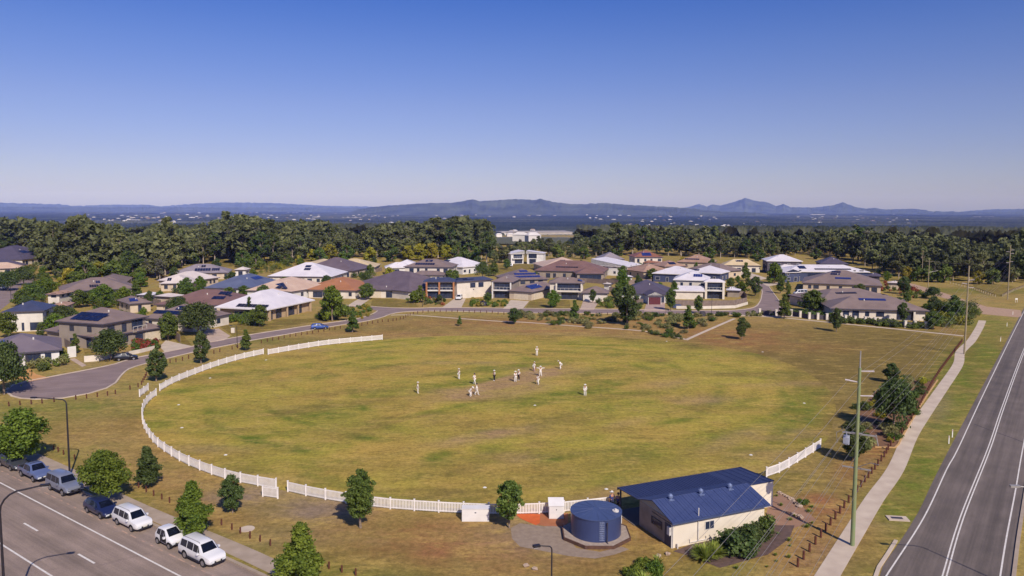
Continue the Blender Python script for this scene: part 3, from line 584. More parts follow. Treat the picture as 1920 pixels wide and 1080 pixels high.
gdoor = {'cream': pm('garage_cream', '#eddcc4', None, 2, .6, wave=('Z', 6)), 'white': pm('garage_white', '#efe9e6', None, 2, .6, wave=('Z', 6)), 'red': pm('garage_red', '#6e343c', None, 2, .5, wave=('Z', 6)), 'dark': pm('garage_inner_shade', '#35323d', None, 2, .6), 'tan': pm('garage_tan', '#b3967c', None, 2, .6, wave=('Z', 6))}
def frame_from(spec):
    """block outline from roof corners seen at eave height -> (matrix, w, d)"""
    if spec[0] == 'AB':
        _, A, B, dep, he = spec[:5]; a = G(*A, he); b = G(*B, he); a.z = b.z = 0; w = (b - a).length; d = dep
    else:
        _, Lc, N, Rr, he = spec[:5]; a = G(*N, he); b = G(*Rr, he); l = G(*Lc, he); a.z = b.z = l.z = 0
        # square up: bisect the error between the two visible edges
        e1 = (b - a); e2 = (l - a); a1 = math.atan2(e1.y, e1.x); a2 = math.atan2(e2.y, e2.x) - math.pi / 2; dlt = (a2 - a1 + math.pi) % (2 * math.pi) - math.pi
        an = a1 + dlt * .5; w, d = e1.length, e2.length; b = a + Vector((math.cos(an), math.sin(an), 0)) * w
    u = (b - a).normalized(); M = Matrix.Translation(a) @ Matrix.Rotation(math.atan2(u.y, u.x), 4, 'Z'); return M, w, d
def face_pt(f, s, z, w, d, o, out=0.0):
    if f == 'f': return Vector((o + s * (w - 2 * o), o - out, z))
    if f == 'b': return Vector((w - o - s * (w - 2 * o), d - o + out, z))
    if f == 'l': return Vector((o - out, d - o - s * (d - 2 * o), z))
    return Vector((w - o + out, o + s * (d - 2 * o), z))
def slab_on(mb, M, f, s0, s1, z0, z1, w, d, o, t0, t1):
    """a thin box on a wall face from t0 to t1 metres outward"""
    q = [face_pt(f, s, z, w, d, o, t) for t in (t0, t1) for (s, z) in ((s0, z0), (s1, z0), (s1, z1), (s0, z1))]
    mb.add([M @ p for p in q], [(3, 2, 1, 0), (4, 5, 6, 7), (0, 1, 5, 4), (1, 2, 6, 5), (2, 3, 7, 6), (3, 0, 4, 7)])
def roof_geo(mb, M, w, d, he, kind, tp):
    T = .24; P = [(0, 0), (w, 0), (w, d), (0, d)]; zt = he + .03
    lo = [M @ Vector((x, y, he - T)) for x, y in P]; hi = [M @ Vector((x, y, zt)) for x, y in P]
    mb.mi = 1; mb.add(lo + hi, [(3, 2, 1, 0), (0, 1, 5, 4), (1, 2, 6, 5), (2, 3, 7, 6), (3, 0, 4, 7)]); mb.mi = 0
    if kind == 'hip':
        if w >= d: h = d / 2 * tp; r = [(d / 2, d / 2), (w - d / 2, d / 2)]
        else: h = w / 2 * tp; r = [(w / 2, w / 2), (w / 2, d - w / 2)]
        rv = [M @ Vector((x, y, zt + h)) for x, y in r]
        if w >= d: mb.add(hi + rv, [(0, 1, 5, 4), (1, 2, 5), (2, 3, 4, 5), (3, 0, 4)])
        else: mb.add(hi + rv, [(0, 1, 4), (1, 2, 5, 4), (2, 3, 5), (3, 0, 4, 5)])
    elif kind == 'gabx': h = d / 2 * tp; rv = [M @ Vector((0, d / 2, zt + h)), M @ Vector((w, d / 2, zt + h))]; mb.add(hi + rv, [(0, 1, 5, 4), (2, 3, 4, 5)])
    elif kind == 'gaby': h = w / 2 * tp; rv = [M @ Vector((w / 2, 0, zt + h)), M @ Vector((w / 2, d, zt + h))]; mb.add(hi + rv, [(1, 2, 5, 4), (3, 0, 4, 5)])
    elif kind == 'skr': h = w * tp; rv = [M @ Vector((w, 0, zt + h)), M @ Vector((w, d, zt + h))]; mb.add(hi + rv, [(0, 4, 5, 3)])
    elif kind == 'skl': h = w * tp; rv = [M @ Vector((0, 0, zt + h)), M @ Vector((0, d, zt + h))]; mb.add(hi + rv, [(4, 1, 2, 5)])
    elif kind == 'skb': h = d * tp; rv = [M @ Vector((w, d, zt + h)), M @ Vector((0, d, zt + h))]; mb.add(hi + rv, [(0, 1, 4, 5)])
    elif kind == 'skf': h = d * tp; rv = [M @ Vector((w, 0, zt + h)), M @ Vector((0, 0, zt + h))]; mb.add(hi + rv, [(5, 4, 2, 3)])
    return h
def wall_geo(mb, M, w, d, he, kind, tp, o, z0=0):
    mb.box(o, w - o, o, d - o, z0 - (.05 if z0 == 0 else 0), he - .2, M)
    zt = he - .02
    def tri(*p): mb.add([M @ Vector(q) for q in p], [tuple(range(len(p))), tuple(range(len(p) - 1, -1, -1))])
    if kind == 'gabx':
        for x in (.1, w - .1): tri((x, 0, zt), (x, d, zt), (x, d / 2, zt + d / 2 * tp))
    if kind == 'gaby':
        for y in (.1, d - .1): tri((0, y, zt), (w, y, zt), (w / 2, y, zt + w / 2 * tp))
    if kind in ('skr', 'skl'):
        for y in (.1, d - .1): tri((0, y, zt), (w, y, zt), ((w if kind == 'skr' else 0), y, zt + w * tp))
        x = w - .1 if kind == 'skr' else .1; tri((x, 0, zt), (x, d, zt), (x, d, zt + w * tp), (x, 0, zt + w * tp))
    if kind in ('skb', 'skf'):
        for x in (.1, w - .1): tri((x, 0, zt), (x, d, zt), (x, (d if kind == 'skb' else 0), zt + d * tp))
        y = d - .1 if kind == 'skb' else .1; tri((0, y, zt), (w, y, zt), (w, y, zt + d * tp), (0, y, zt + d * tp))
FOOT = []
def house(label, roofc, wallc, blocks, feats=(), tp=.40, auto=True, cat='house', trim=fascia):
    M0, w0, d0 = frame_from(blocks[0]); root = empty('house', M0.translation, M0.to_euler().z, label, cat); inv = M0.inverted()
    rb = MB(); wb = MB(); wins = []; B = []
    for bi, sp in enumerate(blocks):
        M, w, d = frame_from(sp); FOOT.append((M.inverted(), w, d, label)); M = inv @ M; he = sp[-1] if sp[0] == 'x' else sp[4]; opt = sp[5] if len(sp) > 5 else {}
        kind = opt.get('k', 'hip'); t = opt.get('tp', tp); o = opt.get('o', .55); z0 = opt.get('z0', 0)
        h = roof_geo(rb, M, w, d, he, kind, t); 
        if not opt.get('open'): wall_geo(wb, M, w, d, he, kind, t, o, z0)
        B.append((M, w, d, he, h, t, o, kind))
        if auto and not opt.get('open') and not opt.get('nowin'):
            n = max(1, int(w / 3.6)); fl = [0.0] if he < 4 else [0.0, 2.8]
            for zf in fl:
                if z0 and zf < z0: continue
                for j in range(n):
                    c_ = (j + .5) / n + rnd.uniform(-.05, .05); ww = rnd.choice((.5, .6, .9)) / w * 2; low = rnd.choice((.2, .9, .9))
                    if not any(ft[0] in ('garage', 'void') and ft[1] == bi and ft[2] == 'f' and ft[3] - .06 < c_ < ft[4] + .06 and (ft[0] == 'void' or zf == 0) for ft in feats): wins.append((bi, 'f', c_ - ww / 2, c_ + ww / 2, zf + low, zf + 2.05))
                for f in 'lr':
                    for c_ in ((.3, .7) if d > 7 else (.5,)): wins.append((bi, f, c_ - .6 / d, c_ + .6 / d, zf + .9, zf + 2.0))
    rb.build('roof', [RF[roofc], trim], root); wb.build('wall', WM[wallc], root)
    for ft in feats:
        if ft[0] == 'win': wins.append(tuple(ft[1:7]))
    for (bi, f, s0, s1, z0, z1) in wins:
        M, w, d, he, h, t, o, kind = B[bi]; L_ = (w if f in 'fb' else d) - 2 * o
        a = MB(); e = .07 / L_
        for x in ((s0 - e, s0, z0, z1), (s1, s1 + e, z0, z1), (s0 - e, s1 + e, z1, z1 + .07), (s0 - e, s1 + e, z0 - .07, z0)): slab_on(a, M, f, *x, w, d, o, 0, .07)
        fo = a.build('window', frameD if trim is fascia else frameW, root); g_ = MB(); slab_on(g_, M, f, s0, s1, z0, z1, w, d, o, -.02, .03)
        if s1 * L_ - s0 * L_ > 1.5: pass
        g_.build('pane', glass, fo)
    for ft in feats:
        k = ft[0]
        if k == 'win' or k == 'void' and len(ft) < 7: continue
        bi = ft[1]; M, w, d, he, h, t, o, kind = B[bi]
        if k == 'garage':
            _, _, f, s0, s1, z1, m_ = ft; a = MB(); slab_on(a, M, f, s0, s1, .02, z1, w, d, o, .0, .06); a.build('garage_door', gdoor[m_], root)
        elif k == 'void':      # dark glazed wall behind a balcony or veranda
            _, _, f, s0, s1, z0, z1 = ft; a = MB(); slab_on(a, M, f, s0, s1, z0, z1, w, d, o, -.05, .04); fo = a.build('glazed_wall', glass, root)
            b_ = MB(); L_ = (w if f in 'fb' else d) - 2 * o
            nn = max(2, int((s1 - s0) * L_ / 1.6))
            for j in range(nn + 1):
                s = s0 + (s1 - s0) * j / nn; slab_on(b_, M, f, s - .04 / L_, s + .04 / L_, z0, z1, w, d, o, .03, .07)
            b_.build('mullion', frameD, fo)
        elif k == 'balcony':
            _, _, f, s0, s1, z, dep = ft[:7]; a = MB(); slab_on(a, M, f, s0, s1, z - .3, z, w, d, o, .02, dep); fo = a.build('balcony', WM['white'] if len(ft) < 8 else WM[ft[7]], root)
            b_ = MB(); L_ = (w if f in 'fb' else d) - 2 * o; nn = max(3, int((s1 - s0) * L_ / 1.2))
            for j in range(nn + 1):
                s = s0 + (s1 - s0) * j / nn; slab_on(b_, M, f, s - .03 / L_, s + .03 / L_, z, z + 1, w, d, o, dep - .08, dep - .02)
            slab_on(b_, M, f, s0, s1, z + .95, z + 1.02, w, d, o, dep - .1, dep); b_.build('railing', frameW, fo)
        elif k == 'post':
            _, _, f, s, wd_, z1, dep, m_ = ft; L_ = (w if f in 'fb' else d) - 2 * o; a = MB(); slab_on(a, M, f, s - wd_ / 2 / L_, s + wd_ / 2 / L_, 0, z1, w, d, o, dep - wd_, dep); a.build('pillar', WM[m_], root)
        elif k == 'solar':
            _, _, f, s0, s1, t0, t1, nc, nr_ = ft[:9]; m_ = ft[9] if len(ft) > 9 else solarM; a = MB()
            def rp(s, tt, up):
                if f == 'f': run = (min(w, d) if kind == 'hip' else d) / 2 if kind in ('hip', 'gabx') else d; return Vector((s * w, tt * run, he + .03 + tt * run * t + up)) if kind != 'skf' else Vector((s * w, tt * d, he + .03 + (1 - tt) * d * t + up))
                if f == 'l': run = min(w, d) / 2; return Vector((tt * run, d - s * d, he + .03 + tt * run * t + up))
                run = min(w, d) / 2; return Vector((w - tt * run, s * d, he + .03 + tt * run * t + up))
            for i in range(nc):
                for j in range(nr_):
                    a0, a1 = s0 + (s1 - s0) * (i + .06) / nc, s0 + (s1 - s0) * (i + .94) / nc; b0, b1 = t0 + (t1 - t0) * (j + .05) / nr_, t0 + (t1 - t0) * (j + .95) / nr_
                    P = [rp(a0, b0, .14), rp(a1, b0, .14), rp(a1, b1, .14), rp(a0, b1, .14)]; Q = [p - Vector((0, 0, .07)) for p in P]
                    a.add([M @ p for p in Q + P], [(3, 2, 1, 0), (4, 5, 6, 7), (0, 1, 5, 4), (1, 2, 6, 5), (2, 3, 7, 6), (3, 0, 4, 7)])
            a.build('solar_panels', m_, root)
    # small roof fittings
    M, w, d, he, h, t, o, kind = B[0]
    if kind == 'hip' and he < 7:
        a = MB(); s = rnd.uniform(.35, .65); a.cyl((0, 0, 0), .16, 0, .45, 8); a2 = MB(); x = w * s; y = min(w, d) * .33; mm = M @ Matrix.Translation((x, y, he + y * t)); a2.add([mm @ Vector(v) for v in a.v], a.f); a2.build('roof_vent', frameW, root)
    return root
S = lambda c, x, y: Z(c, x, y)
# --- left group
house('cream two storey house with a blue slate roof at the left edge', 'navy', 'ivory', [('AB', (2, 585), (83, 582.5), 11, 5.0, {'nowin': 1})], [('win', 0, 'f', .16, .20, .3, 2.1), ('win', 0, 'f', .44, .49, .3, 2.1), ('win', 0, 'f', .66, .9, .3, 2.1), ('solar', 0, 'l', .3, .6, .3, .8, 2, 1), ('win', 0, 'r', .3, .5, 3.2, 4.3)], tp=.42, auto=False)
house('single storey house with a dark grey roof, left of the turning circle', 'dusk', 'white', [('AB', (-42, 668), (117, 655), 15, 2.7), ('AB', (-60, 690), (20, 685), 10, 2.7)], [('solar', 0, 'l', .5, .7, .2, .6, 2, 2, solarB), ('void', 0, 'f', .55, .75, .1, 2.2)], tp=.38)
house('brown roofed two storey house with dark solar panels, behind the black hatchback', 'brown', 'stone', [('LNR', (131, 598), (192, 608), (256, 592), 5.6), ('LNR', (96, 617), (178, 633), (303, 612), 2.8)], [('solar', 0, 'l', .25, .85, .12, .62, 5, 2), ('void', 0, 'f', .66, .92, 3.0, 5.2), ('balcony', 0, 'f', .62, .95, 2.9, .9, 'stone'), ('void', 1, 'l', .5, .9, .2, 2.3), ('garage', 1, 'f', .72, .97, 2.2, 'cream')], tp=.40)
house('brown roofed house with eight solar strips above a cream garage wall', 'brown', 'cream', [('AB', (264, 596), (362, 602), 14, 2.8)], [('solar', 0, 'f', .10, .62, .28, .52, 8, 1), ('solar', 0, 'f', .42, .62, .58, .85, 3, 1)], tp=.42)
house('wide brown roof house with three small dark heater strips at the foot of the forest', 'brown', 'tan', [('AB', (112, 547), (257, 540), 19, 2.8), ('AB', (165, 533), (235, 531), 24, 2.8)], [('solar', 0, 'f', .38, .5, .2, .4, 4, 1, poolH), ('solar', 0, 'f', .47, .53, .5, .7, 2, 1)], tp=.36)
house('small cream house hidden among trees right of the cream two storey house', 'tan', 'cream', [('AB', (92, 574), (128, 573), 7, 2.7), ('AB', (84, 552), (112, 552), 8, 4.6)], tp=.3)
house('small brown roofed house with one blue solar array above the palm tree', 'brown', 'tan', [('LNR', (228, 562), (241, 570), (285, 566), 2.7)], [('solar', 0, 'f', .12, .45, .3, .85, 4, 2, solarB)], tp=.42)
house('dark roofed house at the top left corner of the suburb', 'slate', 'cream', [('LNR', (-40, 484), (42, 487), (76, 479), 2.9, {'nowin': 0}), ('LNR', (-40, 494), (10, 498), (54, 496), 2.9)], [('solar', 0, 'f', .3, .45, .4, .6, 3, 1)], tp=.40)
house('pale roofed house peeking behind the top left dark roof', 'pale', 'white', [('AB', (28, 476), (84, 475), 14, 2.9)], tp=.36)
house('tan roofed house below the top left dark roof', 'beige', 'tan', [('AB', (-60, 506), (50, 502), 14, 2.8)], tp=.34)
house('pale pinkish roofed house with one dark panel beside the blue roof', 'pale', 'tan', [('AB', (298, 532), (360, 531), 15, 2.8), ('AB', (352, 528), (413, 520), 14, 2.8)], [('solar', 0, 'f', .2, .33, .3, .7, 2, 1)], tp=.42)
house('grey roofed house with two wide black solar arrays behind the pale pinkish roof', 'grey', 'tan', [('AB', (322, 513), (430, 511), 17, 2.8)], [('solar', 0, 'f', .38, .66, .2, .5, 6, 1), ('solar', 0, 'f', .68, .82, .2, .5, 4, 1), ('solar', 0, 'f', .48, .56, .6, .85, 2, 1, poolH)], tp=.38)
house('blue grey roofed house between the pale and the beige roofs', 'blue', 'white', [('LNR', (391, 538), (464, 541), (504, 527), 2.8)], [('solar', 0, 'f', .5, .75, .45, .7, 2, 1, solarB)], tp=.44)
house('large white hip roofed house with two small dark panels near the forest', 'white', 'cream', [('AB', (500, 518), (623, 519), 24, 3.0)], [('solar', 0, 'f', .50, .6, .42, .58, 4, 1), ('solar', 0, 'f', .49, .58, .62, .78, 4, 1)], tp=.40)
house('dark mauve roofed house behind the large white roof', 'mauve', 'tan', [('AB', (560, 506), (662, 508), 24, 2.9)], tp=.42)
house('cream roofed house by the yellow green trees', 'cream', 'tan', [('AB', (612, 501), (704, 501), 20, 2.9), ('AB', (600, 498), (650, 495), 16, 2.9)], [('solar', 0, 'f', .1, .25, .3, .6, 4, 1)], tp=.34)
house('beige roofed house with one dark square solar array', 'beige', 'white', [('AB', (474, 543), (546, 547), 20, 2.9), ('AB', (546, 546), (604, 531), 16, 2.9)], [('solar', 1, 'f', .0, .4, .2, .7, 4, 2), ('void', 1, 'f', .3, .8, .2, 2.3)], tp=.38)
house('orange brown roofed house', 'orange', 'cream', [('AB', (574, 543), (668, 545), 20, 2.8), ('AB', (640, 540), (697, 531), 14, 2.8)], [('void', 0, 'f', .1, .3, .2, 2.2)], tp=.38)
house('red brown roofed house with two rows of slanted solar strips', 'red', 'tan', [('AB', (288, 571), (440, 573), 19, 2.8)], [('solar', 0, 'f', .64, .8, .35, .55, 4, 1), ('solar', 0, 'f', .67, .83, .65, .85, 4, 1)], tp=.36)
house('white pavilion roofed house with arches and a row of black heater strips', 'white', 'buff', [('LNR', (407, 575), (502, 581), (582, 562), 3.2, {'nowin': 1, 'o': 1.2})], [('solar', 0, 'l', .38, .95, .06, .24, 8, 1, poolH), ('void', 0, 'f', .05, .12, .1, 2.6), ('void', 0, 'f', .2, .32, .1, 2.7), ('void', 0, 'f', .45, .62, .1, 2.6), ('void', 0, 'f', .7, .8, .1, 2.6), ('post', 0, 'f', .01, .6, 3, 1.0, 'buff'), ('post', 0, 'f', .4, .35, 3, 1.0, 'buff'), ('post', 0, 'f', .66, .35, 3, 1.0, 'buff'), ('post', 0, 'f', .97, .5, 3, 1.0, 'buff'), ('win', 0, 'l', .3, .5, .8, 2.2)], tp=.46, trim=fasciaW)
# --- centre group
house('single storey house with a dark mauve roof and cream garage at the street junction', 'mauve', 'cream', [('LNR', (674, 540), (675, 543), (766, 547), 2.8), ('LNR', (740, 530), (766, 547), (797, 533), 2.8)], [('garage', 0, 'f', .06, .38, 2.3, 'cream'), ('void', 0, 'f', .48, .62, .1, 2.3)], tp=.42)
house('two storey house with a navy roof, brick piers and an open double garage', 'navy', 'cream', [('LNR', (791, 525), (793, 528), (856, 529), 5.8, {'nowin': 1, 'o': 1.0}), ('LNR', (850, 526), (856, 528.5), (905, 522), 5.8, {'nowin': 1}), ('AB', (846, 543), (889, 542), 4, 2.9, {'nowin': 1, 'k': 'skb', 'tp': .1})],
      [('void', 0, 'f', .03, .95, 3.0, 5.3), ('void', 0, 'f', .06, .95, .1, 2.4), ('balcony', 0, 'f', .0, 1.0, 2.9, 1.0), ('post', 0, 'f', .02, .55, 5.6, 1.1, 'brick'), ('post', 0, 'f', .47, .55, 5.6, 1.1, 'brick'), ('post', 0, 'f', .98, .55, 5.6, 1.1, 'brick'), ('win', 1, 'f', .38, .52, 3.5, 5.0), ('win', 1, 'f', .62, .76, 3.5, 5.0), ('garage', 2, 'f', .12, .85, 2.25, 'dark'), ('solar', 1, 'f', .05, .35, .55, .72, 4, 1), ('solar', 1, 'f', .2, .5, .3, .47, 4, 1)], tp=.42)  # dark panel stands for the shaded inside of the open garage
house('two storey house with a brown upper roof and cream walls behind the navy roof', 'brown', 'cream', [('AB', (756, 500), (848, 501), 16, 5.6), ('AB', (768, 515), (832, 516), 8, 2.9)], [('solar', 0, 'f', .22, .62, .22, .45, 8, 1), ('solar', 0, 'f', .4, .55, .6, .85, 3, 1)], tp=.36)
house('white roofed house left of the brown two storey roof', 'white', 'white', [('LNR', (714, 499), (722, 502), (775, 502), 3.2), ('AB', (742, 496), (780, 496), 12, 3.2)], [('void', 0, 'f', .1, .5, .2, 2.4)], tp=.42, trim=fasciaW)
house('white hip roofed house right of the brown two storey roof', 'white', 'white', [('LNR', (822, 496), (868, 501), (900, 496), 3.4)], [('solar', 0, 'l', .2, .4, .4, .6, 3, 1)], tp=.42, trim=fasciaW)
house('two storey house with a balcony over a dark ground floor and a brown roof', 'brown', 'stone', [('AB', (920, 528), (962, 529), 14, 5.6, {'nowin': 1}), ('AB', (950, 525), (1030, 523), 16, 4.6)], [('void', 0, 'f', .1, .9, 3.0, 5.2), ('void', 0, 'f', .1, .9, .1, 2.5), ('balcony', 0, 'f', .03, .97, 2.9, 1.2), ('post', 0, 'f', .03, .4, 5.4, 1.2, 'white'), ('post', 0, 'f', .97, .4, 5.4, 1.2, 'white'), ('solar', 1, 'f', .18, .82, .15, .32, 10, 1, solarB), ('solar', 1, 'f', .24, .76, .4, .57, 8, 1, solarB), ('solar', 1, 'f', .4, .6, .65, .82, 3, 1, solarB)], tp=.42)
house('single garage wing with a bright blue solar square on its brown roof', 'brown', 'tan', [('LNR', (958, 544), (998, 548), (1026, 536), 2.8, {'nowin': 1})], [('garage', 0, 'f', .08, .65, 2.3, 'cream'), ('garage', 0, 'l', .2, .85, 2.3, 'cream'), ('solar', 0, 'f', .1, .5, .3, .8, 3, 3, solarB)], tp=.42)
house('two storey house with twin small gables and a dark balcony over the bright lawn', 'brown', 'cream', [('LNR', (1024, 526), (1028, 530), (1095, 532), 5.6, {'nowin': 1}), ('AB', (1046, 527), (1068, 527), 6, 5.75, {'k': 'gaby', 'tp': .5, 'nowin': 1, 'z0': 4}), ('AB', (1090, 549), (1142, 550), 9, 2.8, {'nowin': 1})], [('void', 0, 'f', .22, .92, 3.1, 5.2), ('balcony', 0, 'f', .2, .96, 2.9, 1.2, 'cream'), ('void', 0, 'f', .35, .85, .1, 2.4), ('post', 0, 'f', .2, .5, 5.4, 1.2, 'cream'), ('post', 0, 'f', .96, .5, 5.4, 1.2, 'cream'), ('garage', 2, 'f', .06, .72, 2.3, 'white'), ('solar', 0, 'r', .1, .6, .2, .6, 4, 1, solarB)], tp=.42)
house('large red brown roofed house behind the gabled house', 'red', 'stone', [('AB', (1000, 507), (1133, 510), 20, 3.2), ('AB', (1080, 513), (1135, 513), 10, 3.0)], [('solar', 0, 'f', .3, .62, .3, .4, 9, 1, poolH), ('void', 1, 'f', .1, .9, .2, 2.4)], tp=.40)
house('beige low roofed house with a wide dark solar array', 'beige', 'tan', [('AB', (1018, 500), (1112, 499), 24, 3.0)], [('solar', 0, 'f', .42, .52, .3, .7, 3, 1), ('solar', 0, 'f', .58, .92, .15, .5, 8, 2)], tp=.30, trim=fasciaW)
house('white house with a long sloping skillion roof', 'white', 'white', [('AB', (1108, 497), (1177, 500), 18, 4.4, {'k': 'skl', 'tp': .16})], [('win', 0, 'f', .2, .35, 1, 2.4)], trim=fasciaW)
house('grey roofed house behind the skillion roof', 'grey', 'tan', [('AB', (1125, 486), (1172, 486), 16, 3.4)], tp=.5)
house('white modern two storey house with butterfly skillion roofs, alone by the forest', 'white', 'white', [('AB', (957, 476), (984, 475.5), 10, 5.6, {'k': 'skr', 'tp': .20, 'nowin': 1}), ('AB', (986, 474.5), (1020, 475), 10, 6.0, {'k': 'skl', 'tp': .12, 'nowin': 1})], [('void', 0, 'f', .2, .9, 3.2, 5.6), ('void', 0, 'f', .3, .9, .2, 2.6), ('void', 1, 'f', .1, .6, 3.2, 5.8), ('void', 1, 'f', .15, .55, .2, 2.8), ('balcony', 0, 'f', .1, .95, 3.0, 1.2)], trim=fasciaW)
house('two storey house with a terracotta roof and blue solar panels by the forest', 'terracotta', 'cream', [('AB', (1189, 482), (1244, 482), 15, 5.8), ('AB', (1212, 493), (1252, 492), 10, 3.0)], [('solar', 0, 'f', .3, .62, .15, .6, 5, 2, solarB)], tp=.42)
house('tan roofed house between the terracotta and the white roofs', 'tan', 'tan', [('AB', (1206, 510), (1262, 508), 16, 3.0), ('AB', (1246, 500), (1290, 499), 14, 3.0)], [('solar', 1, 'f', .3, .6, .3, .7, 3, 1)], tp=.38)
house('white roofed house with gable shade painted navy', 'white', 'navy', [('AB', (1222, 512), (1300, 515), 16, 3.6, {'tp': .34}), ('AB', (1290, 510), (1352, 513), 14, 3.6)], [('solar', 1, 'f', .1, .3, .2, .4, 3, 1)], tp=.38, trim=fasciaW)  # walls coloured navy to stand for the gable end in shadow
house('single storey house with a dark slate roof and a red garage door', 'slate', 'white', [('AB', (1160, 549), (1256, 552), 19, 2.9), ('AB', (1213, 554), (1244, 554), 7, 2.95, {'k': 'gaby', 'tp': .42, 'nowin': 1})], [('garage', 1, 'f', .04, .96, 2.3, 'red')], tp=.44)
house('white two storey house with tall cream pillars and a dark upper balcony', 'white', 'cream', [('AB', (1262, 524), (1330, 526), 14, 5.8), ('LNR', (1316, 526), (1320, 528), (1361, 529), 5.8, {'nowin': 1}), ('AB', (1262, 545), (1322, 546), 5, 2.9, {'nowin': 1, 'k': 'skb', 'tp': .25})], [('void', 1, 'f', .05, .95, 3.1, 5.4), ('void', 1, 'f', .05, .95, .1, 2.5), ('balcony', 1, 'f', .0, 1.0, 2.95, 1.3), ('post', 1, 'f', .02, .7, 5.6, 1.4, 'cream'), ('post', 1, 'f', .97, .7, 5.6, 1.4, 'cream'), ('solar', 0, 'f', .55, .8, .35, .65, 4, 2, solarB)], tp=.42, trim=fasciaW)
house('tan roofed house with dark panels at the forest foot above the white double storey', 'tan', 'tan', [('AB', (1268, 491), (1338, 493), 18, 3.2)], [('solar', 0, 'f', .2, .6, .3, .45, 8, 1)], tp=.40)
house('brown roofed house behind the white two storey house', 'brown', 'tan', [('AB', (1290, 503), (1350, 509), 14, 3.2)], tp=.40)
# --- right group
house('cream roofed house with one dark panel on a grassy slope by the forest', 'cream', 'cream', [('LNR', (1353, 494), (1356, 497), (1427, 498), 3.4), ('AB', (1404, 499), (1428, 499), 8, 3.0)], [('solar', 0, 'f', .35, .55, .55, .8, 3, 1), ('garage', 1, 'f', .1, .8, 2.3, 'red')], tp=.48)
house('white roofed two storey house with grey walls by the forest', 'white', 'charcoal', [('AB', (1437, 489), (1506, 490), 15, 6.0), ('AB', (1462, 502), (1510, 502), 8, 3.1)], tp=.36, trim=fasciaW)
house('house with a dark pyramid roof at the forest edge', 'slate', 'charcoal', [('AB', (1538, 494), (1592, 495), 15, 5.0)], tp=.45)
house('long white roofed house with a row of black solar strips and a navy front', 'white', 'navy', [('AB', (1475, 509), (1632, 510), 16, 4.2), ('AB', (1472, 511), (1502, 510), 8, 4.2, {'k': 'gaby', 'tp': .3})], [('solar', 0, 'f', .18, .27, .35, .8, 3, 1), ('solar', 0, 'f', .36, .8, .25, .42, 16, 1, poolH), ('void', 0, 'f', .25, .5, .3, 3.4)], tp=.30, trim=fasciaW)
house('brown roofed house with eight solar panels, backmost of the three long brown roofs', 'brown', 'tan', [('AB', (1503, 530), (1655, 536), 24, 2.9)], [('solar', 0, 'f', .36, .48, .62, .74, 4, 1), ('solar', 0, 'f', .37, .49, .78, .9, 4, 1), ('solar', 0, 'f', .42, .62, .34, .46, 8, 1, solarB)], tp=.36)
house('brown roofed house, middle of the three long brown roofs', 'brown', 'tan', [('AB', (1540, 566), (1698, 563), 19, 2.9)], [('solar', 0, 'f', .3, .55, .55, .66, 10, 1, poolH), ('solar', 0, 'r', .2, .5, .3, .5, 3, 1, solarB)], tp=.30)
house('brown roofed house with blue solar row, nearest of three long brown roofs', 'brown', 'cream', [('AB', (1556, 578), (1744, 583), 14.5, 2.9, {'nowin': 1, 'o': .9})], [('solar', 0, 'f', .34, .62, .66, .82, 8, 1, solarB), ('void', 0, 'f', .70, .87, .1, 2.4), ('void', 0, 'f', .22, .29, .1, 2.3), ('win', 0, 'f', .36, .4, .9, 2.1), ('win', 0, 'f', .48, .56, .9, 2.1), ('win', 0, 'f', .12, .18, .9, 2.1), ('post', 0, 'f', .88, .5, 2.7, .7, 'cream')], tp=.38)
house('small dark roofed shed house right of the long white roof', 'slate', 'charcoal', [('AB', (1626, 517), (1652, 518), 8, 3.4)], tp=.4)
house('small white walled house with a grey roof left of the red shed by the forest', 'pale', 'white', [('AB', (438, 506), (462, 506), 7, 2.9)], [('void', 0, 'f', .3, .7, .2, 2.2)], tp=.4)
# --- fences, walls, sheds between them
fenceT = pm('timber_fence', '#a08c80', '#83716a', 1.2, .9, k=.8, wave=('X', 5)); rail = pm('rail_dark', '#6c4c3e', '#523a30', 3, .9)
def panelfence(name, pts, h, mat, label, cat='fence', post=2.4, pm_=None, base=0.0, thick=.06, pw=.1):
    """a run of fence panels between posts along ground points"""
    P = GL(pts); t = empty(name, P[0], 0, label, cat); run = []
    for a, b in zip(P[:-1], P[1:]):
        n = max(1, round((b - a).length / post)); run += [a.lerp(b, i / n) for i in range(n)]
    run.append(P[-1])
    for a, b in zip(run[:-1], run[1:]):
        m = MB(); u_ = (b - a).normalized(); s_ = Vector((-u_.y, u_.x, 0)) * thick / 2; o_ = P[0]
        q = [a - s_ - o_, b - s_ - o_, b + s_ - o_, a + s_ - o_]; up = Vector((0, 0, h)); bs = Vector((0, 0, base))
        m.add([x + bs for x in q] + [x + up for x in q], [(3, 2, 1, 0), (4, 5, 6, 7), (0, 1, 5, 4), (1, 2, 6, 5), (2, 3, 7, 6), (3, 0, 4, 7)]); m.build('fence_panel', mat, t)
    if pm_:
        for a in run: m = MB(); c_ = a - P[0]; m.box(c_.x - pw, c_.x + pw, c_.y - pw, c_.y + pw, 0, h + .15); m.build('post', pm_, t)
    return t
panelfence('timber_fence', [(1262, 573), (1310, 574), (1375, 574), (1400, 568)], 1.8, fenceT, 'weathered timber fence below the white pillared house')
panelfence('retaining_wall', [(1268, 579), (1320, 579.5), (1378, 578), (1402, 571)], .9, WM['cream'], 'low cream retaining wall under the timber fence', 'wall', 30)
panelfence('timber_fence', [(1360, 556), (1395, 556), (1400, 562)], 1.8, fenceT, 'short timber fence beside the white double storey house')
panelfence('timber_fence', [(88, 634), (118, 648), (143, 664)], 1.9, fenceT, 'timber fence between the dark grey roof and the brown roof on the left')
